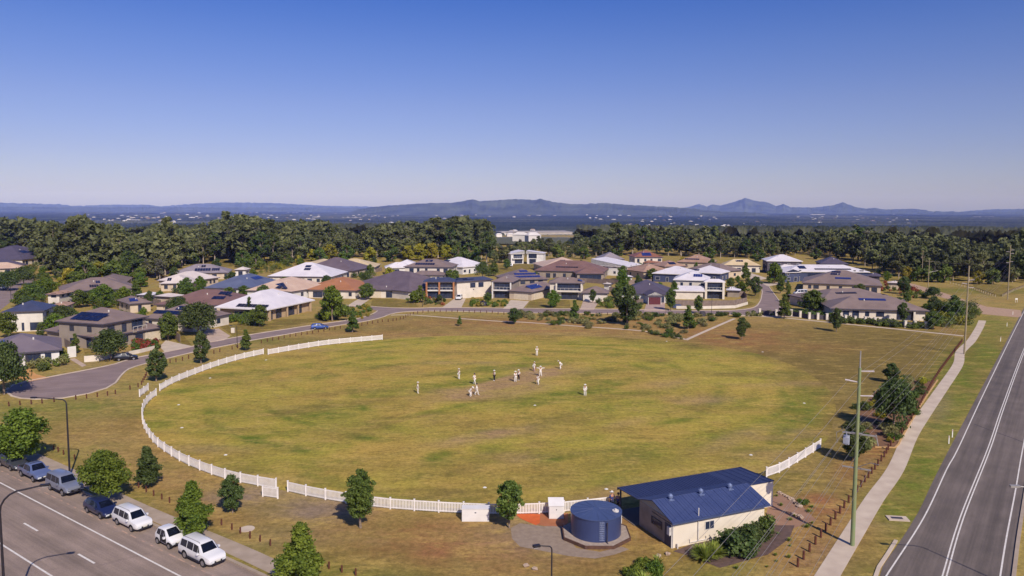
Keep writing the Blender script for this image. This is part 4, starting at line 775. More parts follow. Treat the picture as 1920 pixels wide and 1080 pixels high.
panelfence('timber_fence', [(303, 615), (320, 628), (338, 643)], 1.8, fenceT, 'timber fence beside the driveway left of the wide dark tree')
panelfence('timber_fence', [(1040, 527), (1100, 530), (1150, 534)], 1.8, fenceT, 'timber fence behind the garage of the gabled house')
panelfence('timber_fence', [(690, 525), (728, 526), (768, 527)], 1.8, fenceT, 'timber back fence above the dark mauve roof')
panelfence('garden_wall', [(158, 679), (185, 677), (210, 671)], 1.2, WM['cream'], 'low cream garden wall behind the parked black hatchback', 'wall', 30)
panelfence('garden_wall', [(232, 668), (262, 662), (290, 655)], .8, WM['cream'], 'low cream garden wall with red shrubs on the corner', 'wall', 30)
panelfence('rendered_wall', [(127, 671), (143, 669)], 2.2, WM['white'], 'tall white rendered screen wall beside the dark grey roof', 'wall', 30)
panelfence('timber_fence', [(1130, 530), (1160, 533), (1222, 532)], 1.8, fenceT, 'timber fence behind the dark slate roof')
panelfence('timber_fence', [(225, 520), (300, 517), (330, 512)], 1.8, fenceT, 'long timber fence along the forest behind the big brown roof')
for i, (pp, l) in enumerate([([(262, 567), (302, 573)], 'timber back fence above the palm like tree'), ([(408, 562), (398, 549)], 'short timber fence left of the white pavilion roof'), ([(500, 536), (476, 528)], 'timber fence between the blue and the white roofs'), ([(618, 533), (645, 526)], 'timber fence between the beige and the orange roofs'),
    ([(560, 513), (592, 509)], 'timber fence behind the large white hip roof'), ([(1186, 570), (1206, 571)], 'timber fence left of the red garage'), ([(936, 549), (957, 549)], 'timber fence beside the single garage wing'), ([(1440, 501), (1472, 506)], 'timber fence behind the yellow green street tree'), ([(1142, 547), (1166, 549)], 'timber fence right of the white garage'),
    ([(330, 530), (300, 524)], 'timber fence behind the pale pinkish roof'), ([(700, 512), (716, 508)], 'timber fence left of the white roofed house'), ([(1260, 520), (1222, 522)], 'timber fence before the white roof with the painted gable shade'), ([(1128, 512), (1160, 515)], 'timber fence right of the red brown roof')]):
    panelfence('timber_fence', pp, 1.8, fenceT, l)
# dark garden fence with pale posts
post_px = [(1424, 588), (1455, 590), (1483, 590), (1500, 593), (1517, 596), (1533, 597), (1550, 598), (1585, 601), (1603, 603), (1622, 604), (1640, 606), (1697, 612), (1715, 612), (1736, 614)]
t = panelfence('garden_fence', [(p[0], p[1] + 2) for p in post_px], 1.3, WM['charcoal'], 'dark garden fence with pale square posts in front of the brown roofs', 'fence', 60)
for p in post_px:
    m = MB(); c_ = G(p[0], p[1] + 2.2) - t.location; m.box(c_.x - .3, c_.x + .3, c_.y - .35, c_.y + .25, 0, 1.75); m.box(c_.x - .36, c_.x + .36, c_.y - .41, c_.y + .31, 1.75, 1.85); m.build('post', WM['cream'], t)
# log rail fences on the right
def railfence(pts, label, hp=.9, post=2.6):
    P = GL(pts); t = empty('rail_fence', P[0], 0, label, 'fence'); run = []
    for a, b in zip(P[:-1], P[1:]):
        n = max(1, round((b - a).length / post)); run += [a.lerp(b, i / n) for i in range(n)]
    run.append(P[-1]); m = MB()
    for a, b in zip(run[:-1], run[1:]): m.tube([a - P[0] + Vector((0, 0, hp)), b - P[0] + Vector((0, 0, hp))], .09, 6)
    m.build('rail', rail, t)
    for a in run: m = MB(); c_ = a - P[0]; m.tube([c_ + Vector((0, 0, -.1)), c_ + Vector((0, 0, hp))], .1, 6); m.build('post', WM['tan'], t)
railfence([(1782, 532), (1820, 541), (1866, 557)], 'dark log rail fence with pale posts on the grassy bank')
railfence([(1745, 525), (1775, 529)], 'short log rail fence at the forest corner', post=3)
railfence([(1880, 556), (1900, 546), (1930, 535)], 'log rail fence climbing to the right edge')
# little outbuildings
def shed(label, A, B, dep, he, rc, wc, name='garden_shed'):
    r = house(label, rc, wc, [('AB', A, B, dep, he)], tp=.25, auto=False, cat='shed'); r.name = name; return r
shed('white flat carport roof beside the big brown roof', (255, 553), (288, 553), 6, 2.4, 'white', 'white', 'carport')
shed('pale awning roof right of the white carport', (288, 555), (322, 557), 6, 2.4, 'pale', 'tan', 'carport')
shed('white shed roof behind the dark slate roof', (1165, 519), (1188, 519), 5, 2.4, 'white', 'white'); shed('small white shed left of the slate roof', (1129, 532), (1143, 533), 3, 2.2, 'pale', 'white')
shed('white flat patio roof beside the pillared white house', (1361, 544), (1389, 545), 5, 2.4, 'white', 'stone', 'patio')
shed('blue and dark shed in the thicket at the right', (1771, 580), (1797, 581), 4, 2.6, 'blue', 'navy')
shed('pale patio roof between the brown roofs and the gravel track', (1664, 530), (1688, 531), 5, 2.4, 'pale', 'tan', 'patio')
# ------------------------------------------------------------------ trees and shrubs
def leaves(cent, crad, n, size, g, flat=.8, droop=0.0):
    """n small quads scattered through clumps (centres, radii)"""
    cent = np.asarray(cent); crad = np.asarray(crad); w = crad ** 2; idx = g.choice(len(cent), n, p=w / w.sum())
    d = g.normal(size=(n, 3)); d /= np.linalg.norm(d, axis=1)[:, None]
    r = crad[idx] * (g.random(n) ** .45) * np.where(g.random(n) < .18, g.uniform(1.0, 1.45, n), 1.0)
    P = cent[idx] + d * r[:, None] * np.array([1, 1, flat])
    nr = d * .8 + g.normal(size=(n, 3)) * .8 + np.array([0, 0, .35]); nr /= np.linalg.norm(nr, axis=1)[:, None]
    t = np.cross(nr, g.normal(size=(n, 3))); t /= np.linalg.norm(t, axis=1)[:, None]; b = np.cross(nr, t)
    s = size * g.uniform(.6, 1.3, n)[:, None]; 
    V = np.stack([P - t * s * .62, P - b * s * .36, P + t * s * .62, P + b * s * .36], 1).reshape(-1, 3)
    F = np.arange(4 * n).reshape(n, 4)
    ct = g.random(len(cent)); tone = np.clip(ct[idx] * .5 + g.random(n) * .55, 0, 1)
    return V, F, tone
def crown_clumps(shape, H, Rw, z0, nc, g):
    c = []; r = []
    for i in range(nc):
        t = (i + g.random()) / nc; a = g.uniform(0, 6.283)
        if shape == 'cone': pr = (1 - t) ** .75 * (min(1, t * 5 + .55))
        elif shape == 'round': pr = math.sin(math.pi * min(.97, t * .86 + .14)) ** .6
        elif shape == 'oval': pr = math.sin(math.pi * (t * .88 + .08)) ** .75
        elif shape == 'spread': pr = (1 - t) ** .35 * .98
        else: pr = (.35 + .65 * math.sin(math.pi * (t * .8 + .15))) * g.uniform(.6, 1.15)
        q = math.sqrt(g.uniform(.1, 1)) * Rw * pr * .8 * (1.22 if g.random() < .18 else g.uniform(.85, 1)); z = z0 + t * (H - z0) * .93
        c.append((q * math.cos(a), q * math.sin(a), z)); r.append(Rw * g.uniform(.16, .38) * (.5 + .5 * pr))
    c.append((0, 0, H - Rw * .22)); r.append(Rw * .26)
    return c, r
def make_tree(name, label, cat, shape, H, Rw, z0, trunk_r, nl, ls, mat, bark, seed, nc=26, multi=1, stuff=False, flat=.8):
    g = np.random.default_rng(seed); c, r = crown_clumps(shape, H, Rw, z0, nc, g)
    t = empty(name, label=label, cat=cat)
    V, F, tone = leaves(c, r, nl, ls, g, flat); mobj('crown', npmesh('crown', V, F, mat, {'tone': ('FACE', tone)}), t)
    mb = MB(); top = z0 + (H - z0) * .7
    for k in range(multi):
        ln = Vector((g.normal() * .25 * (multi > 1), g.normal() * .25 * (multi > 1), 0)); bx = Vector((g.normal(), g.normal(), 0)) * trunk_r * (multi > 1) * 1.5
        pts = [bx + Vector((g.normal() * trunk_r * .4, g.normal() * trunk_r * .4, top * f - .05)) + ln * top * f for f in (0, .25, .5, .75, 1)]; pts[0] = bx + Vector((0, 0, -.1))
        mb.tube(pts, [trunk_r * 1.15, trunk_r, trunk_r * .8, trunk_r * .5, trunk_r * .2], 7)
    for k in g.choice(len(c), min(9, len(c)), replace=False):
        e = Vector(c[k]); s = Vector((0, 0, max(z0 * .75, e.z * .62))); m = s.lerp(e, .5) + Vector((0, 0, .06 * H * .3))
        mb.tube([s, m, e], [trunk_r * .45, trunk_r * .3, trunk_r * .1], 5, False)
    mb.build('trunk', bark, t)
    return t
barkG = pm('grey_bark', '#9b8878', '#6f6054', 6, .9); barkP = pm('pale_bark', '#c2b3a2', '#8f8070', 2, .9); barkD = pm('dark_bark', '#6a564a', '#4c3e36', 6, .9)
lfA = leafmat('leaf_bright', '#3f581c', '#86983a', .82, .1); lfB = leafmat('leaf_mid', '#42561f', '#7e8c42', .85, .12); lfC = leafmat('leaf_dark', '#3a4a22', '#6d7a44', .85, .12)
lfE = leafmat('leaf_forest', '#4b5431', '#848658', .96, .38); lfY = leafmat('leaf_yellow', '#7a7a24', '#b8a83c', .85, .15); lfO = leafmat('leaf_grey', '#5c5c4c', '#8a8670', .8, .2)
lfG = leafmat('leaf_grass', '#6f8430', '#b0b85a', .85, .15); lfS = leafmat('leaf_sage', '#6a6c40', '#a39c66', .85, .25); lfR = leafmat('leaf_red', '#8a3b2c', '#b5604a', .8, .1)
PX = {}
def treeproto(key, *a, **k):
    PX[key] = (make_tree(*a, **k), [False])
def plant(key, p, h, label=None, cat=None, group=None, rz=None, wide=1.0):
    """puts a tree of the given kind and height h at world point p"""
    pr, used = PX[key]; s = h / HK[key]; o = pr if not used[0] else copy_tree(pr)
    used[0] = True; o.location = p; o.rotation_euler = (0, 0, rnd.uniform(0, 6.28) if rz is None else rz); o.scale = (s * wide, s * wide, s)
    tag(o, label, cat, group); return o
HK = {}
def TP(key, name, shape, H, Rw, z0, tr, nl, ls, mat, bark, seed, **k):
    HK[key] = H; treeproto(key, name, 'tree', 'tree', shape, H, Rw, z0, tr, nl, ls, mat, bark, seed, **k)
# street trees near the camera (heights in metres)
TP('near_round', 'street_tree', 'round', 5, 2.3, 1.1, .11, 12000, .20, lfA, barkG, 3, nc=96)
TP('near_round_b', 'street_tree', 'round', 5, 2.4, 1.1, .11, 12000, .20, lfA, barkG, 8, nc=88)
TP('near_cone', 'street_tree', 'cone', 5.5, 2.0, .9, .11, 15000, .20, lfA, barkG, 4, nc=96)
TP('near_cone_b', 'street_tree', 'oval', 6, 1.75, 1.2, .12, 13000, .20, lfB, barkG, 5, nc=101)
TP('near_dark', 'park_tree', 'oval', 4.5, 1.6, .8, .09, 9000, .18, lfC, barkG, 6, nc=74)
TP('near_dark_b', 'park_tree', 'cone', 4.5, 1.7, .8, .09, 9000, .18, lfC, barkG, 16, nc=74)
TP('near_open', 'park_tree', 'euc', 4.3, 1.35, 1.1, .07, 5000, .18, lfB, barkG, 26, nc=52)
TP('mid_oval', 'park_tree', 'oval', 6, 2.0, 1.1, .12, 4500, .3, lfC, barkG, 7, nc=54)
TP('mid_oval_b', 'park_tree', 'cone', 6, 2.1, 1.0, .12, 4500, .3, lfB, barkG, 17, nc=54)
TP('mid_spread', 'garden_tree', 'spread', 6, 4.2, 2.2, .15, 5500, .34, lfC, barkG, 9, nc=61)
TP('mid_round', 'garden_tree', 'round', 6, 2.8, 1.2, .15, 5000, .34, lfB, barkG, 10, nc=54)
TP('mid_bright', 'garden_tree', 'round', 6, 2.8, .8, .15, 5000, .34, lfA, barkG, 13, nc=50)
TP('norfolk', 'conifer', 'cone', 8, 2.3, .6, .14, 5000, .3, lfC, barkD, 12, nc=34)
# forest trees
for i, (kk, m_, shp, sd, H_, Rr_) in enumerate((('e0', lfE, 'euc', 21, 18, 5), ('e1', lfE, 'euc', 22, 20, 5.5), ('e2', lfE, 'euc', 23, 16, 5.2), ('e3', lfC, 'euc', 24, 15, 5), ('e4', lfE, 'oval', 25, 13, 4.6), ('e5', lfO, 'euc', 27, 17, 5))):
    TP(kk, 'eucalyptus', shp, H_, Rr_, H_ * (.26 if shp == 'euc' else .15), .28, 3000, .8, m_, barkP, sd, nc=30)
TP('ylw', 'bushy_tree', 'round', 9, 4.4, 1.0, .25, 2400, .8, lfY, barkG, 31, nc=24)
TP('grn', 'bushy_tree', 'round', 10, 4.6, 1.0, .25, 2400, .8, lfB, barkG, 32, nc=24)
# shrubs
def shrub(key, name, mat, R_, H_, nl, ls, seed, nc=9, spiky=False):
    g = np.random.default_rng(seed); t = empty(name); HK[key] = H_
    if spiky:
        a = g.uniform(0, 6.283, nl); tilt = g.uniform(.05, 1.25, nl); L = g.uniform(.7, 1.1, nl) * H_ * 1.1
        b0 = np.stack([np.cos(a) * .1, np.sin(a) * .1, np.zeros(nl)], 1) * R_; side = np.stack([-np.sin(a), np.cos(a), np.zeros(nl)], 1) * ls
        mid = b0 + np.stack([np.cos(a) * np.sin(tilt * .7), np.sin(a) * np.sin(tilt * .7), np.cos(tilt * .7)], 1) * (L * .6)[:, None]
        tip = mid + np.stack([np.cos(a) * np.sin(tilt * 1.3), np.sin(a) * np.sin(tilt * 1.3), np.cos(tilt * 1.3)], 1) * (L * .5)[:, None]
        V = np.stack([b0 - side, b0 + side, mid + side, mid - side, tip - side * .2, tip + side * .2], 1).reshape(-1, 3); k = np.arange(nl)[:, None] * 6
        F = np.concatenate([k + np.array([[0, 1, 2, 3]]), k + np.array([[3, 2, 5, 4]])]); tone = np.r_[g.random(nl), g.random(nl)]
    else:
        c = []; r = []
        for i in range(nc):
            q = math.sqrt(g.random()) * R_ * .65; an = g.uniform(0, 6.283); r.append(R_ * g.uniform(.3, .5)); c.append((q * math.cos(an), q * math.sin(an), max(r[-1] * .6, H_ * g.uniform(.3, .8) * (1 - .5 * q / R_))))
        V, F, tone = leaves(c, r, nl, ls, g, .8)
        V[:, 2] = np.maximum(V[:, 2], 0.0)
    mobj('foliage', npmesh('foliage', V, F, mat, {'tone': ('FACE', tone)}), t)
    mb = MB(); mb.tube([(0, 0, -.05), (0, 0, H_ * .5)], [.05, .03], 6)
    for k in range(3): an = k * 2.1; mb.tube([(0, 0, .02), (R_ * .4 * math.cos(an), R_ * .4 * math.sin(an), H_ * .5)], [.035, .015], 5)
    mb.build('stem', barkD, t); PX[key] = (t, [False])
shrub('s_sage', 'shrub', lfS, 1.1, 1.2, 900, .2, 41); shrub('s_sage_b', 'shrub', lfS, 1.3, .9, 900, .2, 42); shrub('s_green', 'shrub', lfB, 1.4, 1.6, 1100, .24, 43)
shrub('s_dark', 'shrub', lfC, 1.5, 1.8, 1200, .24, 44); shrub('s_bright', 'shrub', lfA, 1.3, 1.3, 1100, .24, 45); shrub('s_yellow', 'shrub', lfY, 1.3, 1.5, 1000, .24, 46); shrub('s_red', 'shrub', lfR, 1.0, .9, 800, .2, 47)
shrub('s_spike', 'flax_plant', lfG, 1.0, 1.1, 260, .05, 48, spiky=True); shrub('s_tuft', 'grass_tussock', lfG, .5, .55, 120, .025, 49, spiky=True)

# near trees: base pixel, height px, kind
def TR(key, bx, by, top, lab, wide=1.0, cat='tree', group=None):
    p = G(bx, by); h = (by - top) * p.y / FPX / math.cos(PITCH) * 1.02
    return plant(key, p, h, lab, cat, group, wide=wide)
ng = 'young street trees along the main road'
TR('near_round', 42, 868, 764, 'bright green round tree at the left edge behind the dark grey wagon', 1.2, group=ng)
TR('near_round_b', 199, 938, 840, 'broad bright green tree beside the lamp post and the silver four wheel drive', 1.05, group=ng)
TR('near_cone', 361, 1010, 896, 'pointed bright green tree behind the small black and white car', 1.0, group=ng)
TR('near_cone', 566, 1098, 972, 'large bright green tree cut by the bottom edge of the picture', 1.12, group=ng)
TR('near_cone_b', 676, 990, 874, 'tall narrow tree standing in front of the white picket fence', 1.0)
TR('near_dark_b', 277, 912, 833, 'dark green tree behind the footpath between two brighter street trees', 1.05)
TR('near_dark', 436, 962, 886, 'small rounded dark tree by the gravel patch near the fence gap', .95)
TR('near_open', 955, 990, 897, 'thin airy tree leaning over the orange soil beside the water tank', 1.1)
mg = 'trees along the turning circle and street'
TR('mid_oval', 293, 715, 653, 'dark oval tree between the black hatchback and the picket fence', 1.05, group=mg)
TR('mid_oval', 377, 682, 620, 'dark columnar tree beside the upper left picket fence', .85, group=mg)
TR('mid_oval_b', 461, 657, 617, 'small sparse tree beside the street lamp above the picket fence', 1.0, group=mg)
TR('mid_oval_b', 661, 623, 582, 'open crowned tree on the verge just right of the blue car', 1.1, group=mg)
TR('mid_spread', 208, 675, 618, 'wide dark tree spreading over the kerb above the black hatchback', 1.0, group=mg)
TR('mid_spread', 372, 628, 568, 'wide dark tree in front of the brown roofed house by the driveway', 1.05, group=mg)
TR('mid_spread', 8, 740, 642, 'tree with a pale trunk at the left edge beside the turning circle', .7, group=mg)
sg = 'small trees on the far side of the field'
for k, x, y, t, l, w in (('mid_oval_b', 862, 611, 592, 'tiny young tree standing alone on the dry grass beyond the field', 1.0), ('mid_oval', 964, 608, 577, 'round dark tree at the left end of the far shrub bed', 1.35),
    ('mid_oval_b', 1077, 603, 562, 'slim tree before the white garage door of the gabled house', .9), ('mid_oval', 1176, 610, 533, 'tallest dark tree of the far shrub bed beside the red garage', 1.05),
    ('mid_oval_b', 1290, 617, 572, 'dark tree in the right half of the far shrub bed', 1.0), ('mid_oval', 1391, 637, 594, 'oval tree standing alone on the reddish grass at the bed corner', .95),
    ('mid_oval_b', 1470, 597, 551, 'dark tree by the mouth of the side street', 1.1), ('mid_oval', 1568, 622, 577, 'narrow tree in front of the dark garden fence posts', .8), ('mid_bright', 1036, 577, 543, 'neat green tree on the bright lawn of the gabled house', .95)):
    TR(k, x, y, t, l, w, group=sg)
TR('near_dark', 1602, 866, 790, 'dark tree growing right behind the large green power pole', 1.0)
TR('mid_oval', 1672, 718, 680, 'small dark tree at the top of the roadside garden', 1.3)
TR('mid_spread', 1675, 806, 712, 'big dark tree in the middle of the roadside garden', .72)
# neighbourhood trees by the houses
hg = 'trees in the gardens between the houses'
NT = [('mid_bright', 623, 602, 535, 'bright green tree between the white and the orange roof', .9), ('mid_spread', 627, 597, 557, 'flat green tree with white trunk by the street', .8), ('norfolk', 468, 600, 557, 'dark conifer standing before the large white pavilion roof', 1.0), ('mid_round', 487, 612, 571, 'green tree at the corner of the white pavilion roof', 1.0),
    ('mid_bright', 195, 577, 532, 'bright green tree before the big brown roof on the left', 1.1), ('mid_round', 150, 577, 543, 'olive tree left of the big brown roof', 1.2), ('mid_round', 235, 562, 540, 'small olive tree at the right end of the big brown roof', 1.0), ('ylw', 130, 520, 500, 'yellow green bush at the forest corner on the left', 1.0),
    ('mid_oval_b', 788, 567, 535, 'dark leafy tree at the left corner of the navy two storey house', 1.4), ('mid_round', 915, 568, 548, 'rounded green tree between the navy roofed house and its balcony neighbour', 1.0), ('mid_spread', 905, 523, 492, 'dark spreading tree behind the navy roof', .8),
    ('mid_round', 682, 510, 493, 'dark round bush beside the cream roof', 1.0), ('mid_round', 1160, 560, 532, 'tree just left of the dark slate roof', 1.0), ('mid_bright', 1166, 545, 505, 'bright tree behind the gabled house', .7), ('mid_round', 1258, 582, 540, 'slender tree right of the red garage', .6),
    ('mid_oval_b', 1398, 527, 492, 'conical tree in front of the cream gabled house', 1.0), ('mid_oval', 1416, 555, 518, 'conical tree halfway up the side street', 1.1), ('mid_bright', 1452, 532, 492, 'yellow green tree at the top of the side street', 1.0), ('mid_oval_b', 1463, 550, 517, 'conical tree right of the side street', .9), ('mid_oval_b', 1478, 567, 540, 'small tree beside the white van', 1.0),
    ('mid_round', 1525, 585, 543, 'dark tree at the left end of the long brown roofs', 1.3), ('mid_round', 1310, 588, 553, 'slim tree before the timber fence', .6), ('mid_round', 1370, 540, 520, 'bush at the right side of the white two storey house', 1.0), ('mid_spread', 15, 545, 510, 'green tree at the left edge by the upper street', 1.0), ('mid_spread', 45, 535, 500, 'green tree under the upper left houses', 1.0),
    ('mid_round', 60, 563, 532, 'dark hedge tree along the upper left street', 1.2), ('mid_bright', 85, 555, 520, 'olive tree between the upper street and the big brown roof', 1.3), ('mid_round', 350, 552, 520, 'dark tree below the pale roof', .9), ('mid_round', 457, 557, 535, 'dark tree before the blue roof', 1.3), ('mid_round', 430, 560, 538, 'dark bush tree under the blue roof', 1.3),
    ('mid_bright', 130, 612, 575, 'yellowish bush tree beside the cream two storey house', 1.1), ('mid_bright', 270, 600, 575, 'palm like tree at the corner of the brown roof', .7), ('mid_round', 300, 565, 545, 'olive tree above the red brown roof', 1.0), ('mid_bright', 1180, 512, 490, 'bright palm like bush right of the skillion roof', 1.0), ('mid_round', 1205, 500, 482, 'bush by the orange roofed house', 1.0),
    ('mid_spread', 1760, 595, 565, 'big tree at the right end of the brown roofed house', 1.3), ('mid_round', 1790, 600, 562, 'bushy tree beside the tall pole on the right', 1.2), ('mid_round', 1750, 617, 585, 'dark tree at the end of the garden fence', 1.3), ('mid_bright', 1662, 527, 508, 'yellow green palm behind the long brown roof', 1.0), ('ylw', 1700, 527, 500, 'yellow green bush at the forest edge by the track', 1.0),
    ('grn', 1720, 528, 498, 'broad green bush at the start of the gravel track', 1.0), ('ylw', 1832, 533, 508, 'rounded yellow bush beside the grassy bank on the right', .9), ('mid_round', 1265, 560, 528, 'palm beside the white double storey house', .6), ('mid_round', 950, 505, 485, 'small tree left of the white modern house', .9), ('mid_round', 1090, 500, 487, 'tree behind the beige roof', .9)]
for k, x, y, t, l, w in NT: TR(k, x, y, t, l, w, group=hg)
# shrubs: garden beds and hedges
def patch(keys, n, poly_px, hmin, hmax, label, group, seed, name=None, cat='shrub'):
    r = random.Random(seed); P = [G(*p) for p in poly_px]; x0, x1 = min(p.x for p in P), max(p.x for p in P); y0, y1 = min(p.y for p in P), max(p.y for p in P); k = 0; tries = 0
    def inside(x, y):
        c = False; j = len(P) - 1
        for i in range(len(P)):
            if (P[i].y > y) != (P[j].y > y) and x < (P[j].x - P[i].x) * (y - P[i].y) / (P[j].y - P[i].y) + P[i].x: c = not c
            j = i
        return c
    pts = []
    while k < n and tries < 5000:
        tries += 1; x, y = r.uniform(x0, x1), r.uniform(y0, y1)
        if inside(x, y) and all((x - a) ** 2 + (y - b) ** 2 > (.8 if tries < 3000 else .2) for a, b in pts):
            pts.append((x, y)); plant(r.choice(keys), (x, y, 0), r.uniform(hmin, hmax), label, cat, group, wide=r.uniform(.8, 1.4)); k += 1
BED = [(965, 590), (1100, 591), (1230, 591), (1370, 594), (1350, 603), (1290, 627), (1260, 632), (1210, 619), (1120, 618), (1000, 606), (960, 598)]
patch(['s_sage', 's_sage_b', 's_sage', 's_green'], 105, BED, .5, 1.5, 'grey green shrub on the sloping bed beyond the field', 'shrubs of the far sloping bed', 1)
patch(['s_sage', 's_green', 's_dark'], 34, [(960, 590.5), (1395, 591), (1380, 595), (1100, 594), (960, 594)], .8, 1.7, 'shrub in the top row of the far bed just below the street', 'top row shrubs of the far bed', 12)
patch(['s_sage', 's_dark', 's_green'], 14, [(1205, 624), (1290, 640), (1280, 632), (1200, 620)], .5, 1.1, 'low shrub along the path edge of the far bed', 'low shrubs at the foot of the far bed', 2)
GRD = [(1596, 830), (1606, 780), (1640, 733), (1700, 714), (1752, 718), (1730, 745), (1712, 785), (1688, 818), (1672, 836), (1640, 835), (1612, 845)]
patch(['s_yellow', 's_green', 's_dark', 's_sage'], 46, GRD, .6, 1.6, 'leafy shrub in the roadside garden behind the green power pole', 'shrubs of the roadside garden', 3)
patch(['s_green', 's_sage', 's_dark'], 5, [(1350, 1030), (1430, 990), (1480, 985), (1470, 1010), (1380, 1045)], 1.0, 1.9, 'dark shrub against the cream pavilion wall', 'shrubs behind the pavilion', 4)
patch(['s_dark'], 4, [(1365, 1035), (1420, 1005), (1425, 1015), (1380, 1045)], 1.7, 2.3, 'tallest brownish shrub against the cream pavilion wall', 'tall shrubs behind the pavilion', 5)
for (x, y, s, l) in ((1322, 1052, 1.2, 'spiky yellow green flax plant in front of the pavilion wall'), (1340, 1046, 1.2, 'spiky green flax plant right of the first one'), (1312, 1044, .9, 'small spiky flax plant nearest the pavilion corner')):
    plant('s_spike', G(x, y), s, l, 'flax plant')
patch(['s_bright', 's_tuft', 's_green'], 9, [(1180, 1075), (1200, 1062), (1245, 1055), (1250, 1070), (1215, 1100), (1180, 1100)], .4, 1.0, 'bright green weedy shrub at the bottom edge', 'weedy shrubs at the bottom edge', 6)
patch(['s_tuft'], 22, [(1450, 930), (1500, 915), (1530, 960), (1500, 1060), (1400, 1070), (1320, 1075), (1420, 1010), (1490, 990)], .15, .35, 'dry grass tussock on the bare ground right of the pavilion', 'grass tussocks near the pavilion', 7, cat='grass tussock')
HEDGE = [([(1560, 606), (1700, 616), (1740, 619), (1740, 612), (1640, 604), (1560, 598)], 34, ['s_dark', 's_green'], .9, 1.5, 'dark hedge shrub behind the pale fence posts'),
    ([(1470, 592), (1560, 600), (1560, 594), (1500, 585)], 14, ['s_dark', 's_green'], .9, 1.6, 'dark hedge shrub left of the pale fence posts'),
    ([(1765, 618), (1812, 612), (1838, 592), (1815, 575), (1780, 570), (1750, 600)], 34, ['s_green', 's_dark', 's_yellow'], 1.2, 3.0, 'tall shrub in the corner thicket by the track'),
    ([(1390, 593), (1470, 594), (1470, 588), (1410, 586)], 9, ['s_dark', 's_sage'], .6, 1.2, 'dark shrub beside the side street mouth'),
    ([(797, 572), (830, 574), (834, 566), (797, 560)], 12, ['s_red', 's_sage', 's_dark', 's_green'], .6, 1.2, 'garden shrub before the brick piers of the navy roofed house'),
    ([(880, 575), (955, 577), (955, 568), (885, 563)], 16, ['s_green', 's_sage', 's_yellow', 's_bright'], .6, 1.3, 'garden shrub between two driveways of the far houses'),
    ([(1118, 578), (1200, 580), (1205, 568), (1120, 562)], 14, ['s_green', 's_dark', 's_bright'], .8, 1.8, 'garden shrub left of the red garage driveway'),
    ([(55, 690), (72, 700), (95, 690), (128, 687), (122, 668), (90, 662), (60, 670)], 20, ['s_green', 's_bright', 's_dark', 's_sage'], .7, 1.8, 'garden shrub before the dark grey roof on the left'),
    ([(248, 660), (300, 655), (296, 642), (255, 645)], 14, ['s_red', 's_green', 's_red'], .7, 1.4, 'red flowering shrub by the corner driveway'),
    ([(95, 600), (150, 622), (160, 600), (130, 585), (95, 575)], 18, ['s_yellow', 's_bright', 's_dark'], 1.0, 2.4, 'yellow green shrub between the cream house and the brown roof'),
    ([(110, 575), (235, 580), (260, 565), (200, 556), (110, 560)], 26, ['s_dark', 's_green', 's_bright'], 1.2, 2.8, 'garden shrub below the big brown roof on the left'),
    ([(420, 605), (475, 612), (495, 605), (470, 592), (425, 595)], 18, ['s_green', 's_dark', 's_bright'], 1.0, 2.6, 'garden shrub before the white pavilion roof'),
    ([(590, 600), (650, 595), (650, 582), (600, 585)], 12, ['s_bright', 's_green', 's_dark'], 1.0, 2.4, 'garden shrub right of the white pavilion roof'),
    ([(660, 575), (690, 575), (700, 590), (680, 598), (655, 596)], 9, ['s_green', 's_yellow'], .6, 1.2, 'corner garden shrub at the street junction'),
    ([(655, 520), (705, 525), (700, 513), (660, 508)], 12, ['s_dark', 's_green', 's_sage'], 1.0, 2.2, 'shrub along the back fence below the cream roof'),
    ([(0, 545), (60, 520), (70, 505), (20, 505), (-20, 530)], 26, ['s_dark', 's_green', 's_bright'], 1.0, 2.6, 'shrub beside the upper left street'),
    ([(25, 575), (60, 560), (80, 570), (100, 555), (70, 530), (40, 545)], 22, ['s_dark', 's_green', 's_yellow'], 1.2, 3.0, 'dense shrub right of the upper left street'),
    ([(325, 552), (390, 558), (400, 548), (330, 540)], 16, ['s_dark', 's_bright', 's_green'], 1.0, 2.2, 'shrub between the pale roof and the blue roof'),
    ([(470, 512), (500, 516), (560, 500), (520, 493), (440, 500)], 22, ['s_green', 's_dark', 's_yellow'], 1.2, 3.0, 'shrub behind the white roof by the forest'),
    ([(1170, 512), (1230, 520), (1235, 500), (1180, 495)], 14, ['s_green', 's_bright', 's_yellow'], 1.0, 2.4, 'shrub below the orange roofed house'),
    ([(1655, 530), (1720, 545), (1745, 560), (1700, 560), (1650, 545)], 16, ['s_dark', 's_red', 's_green'], .8, 1.6, 'dark shrub along the gravel track')]
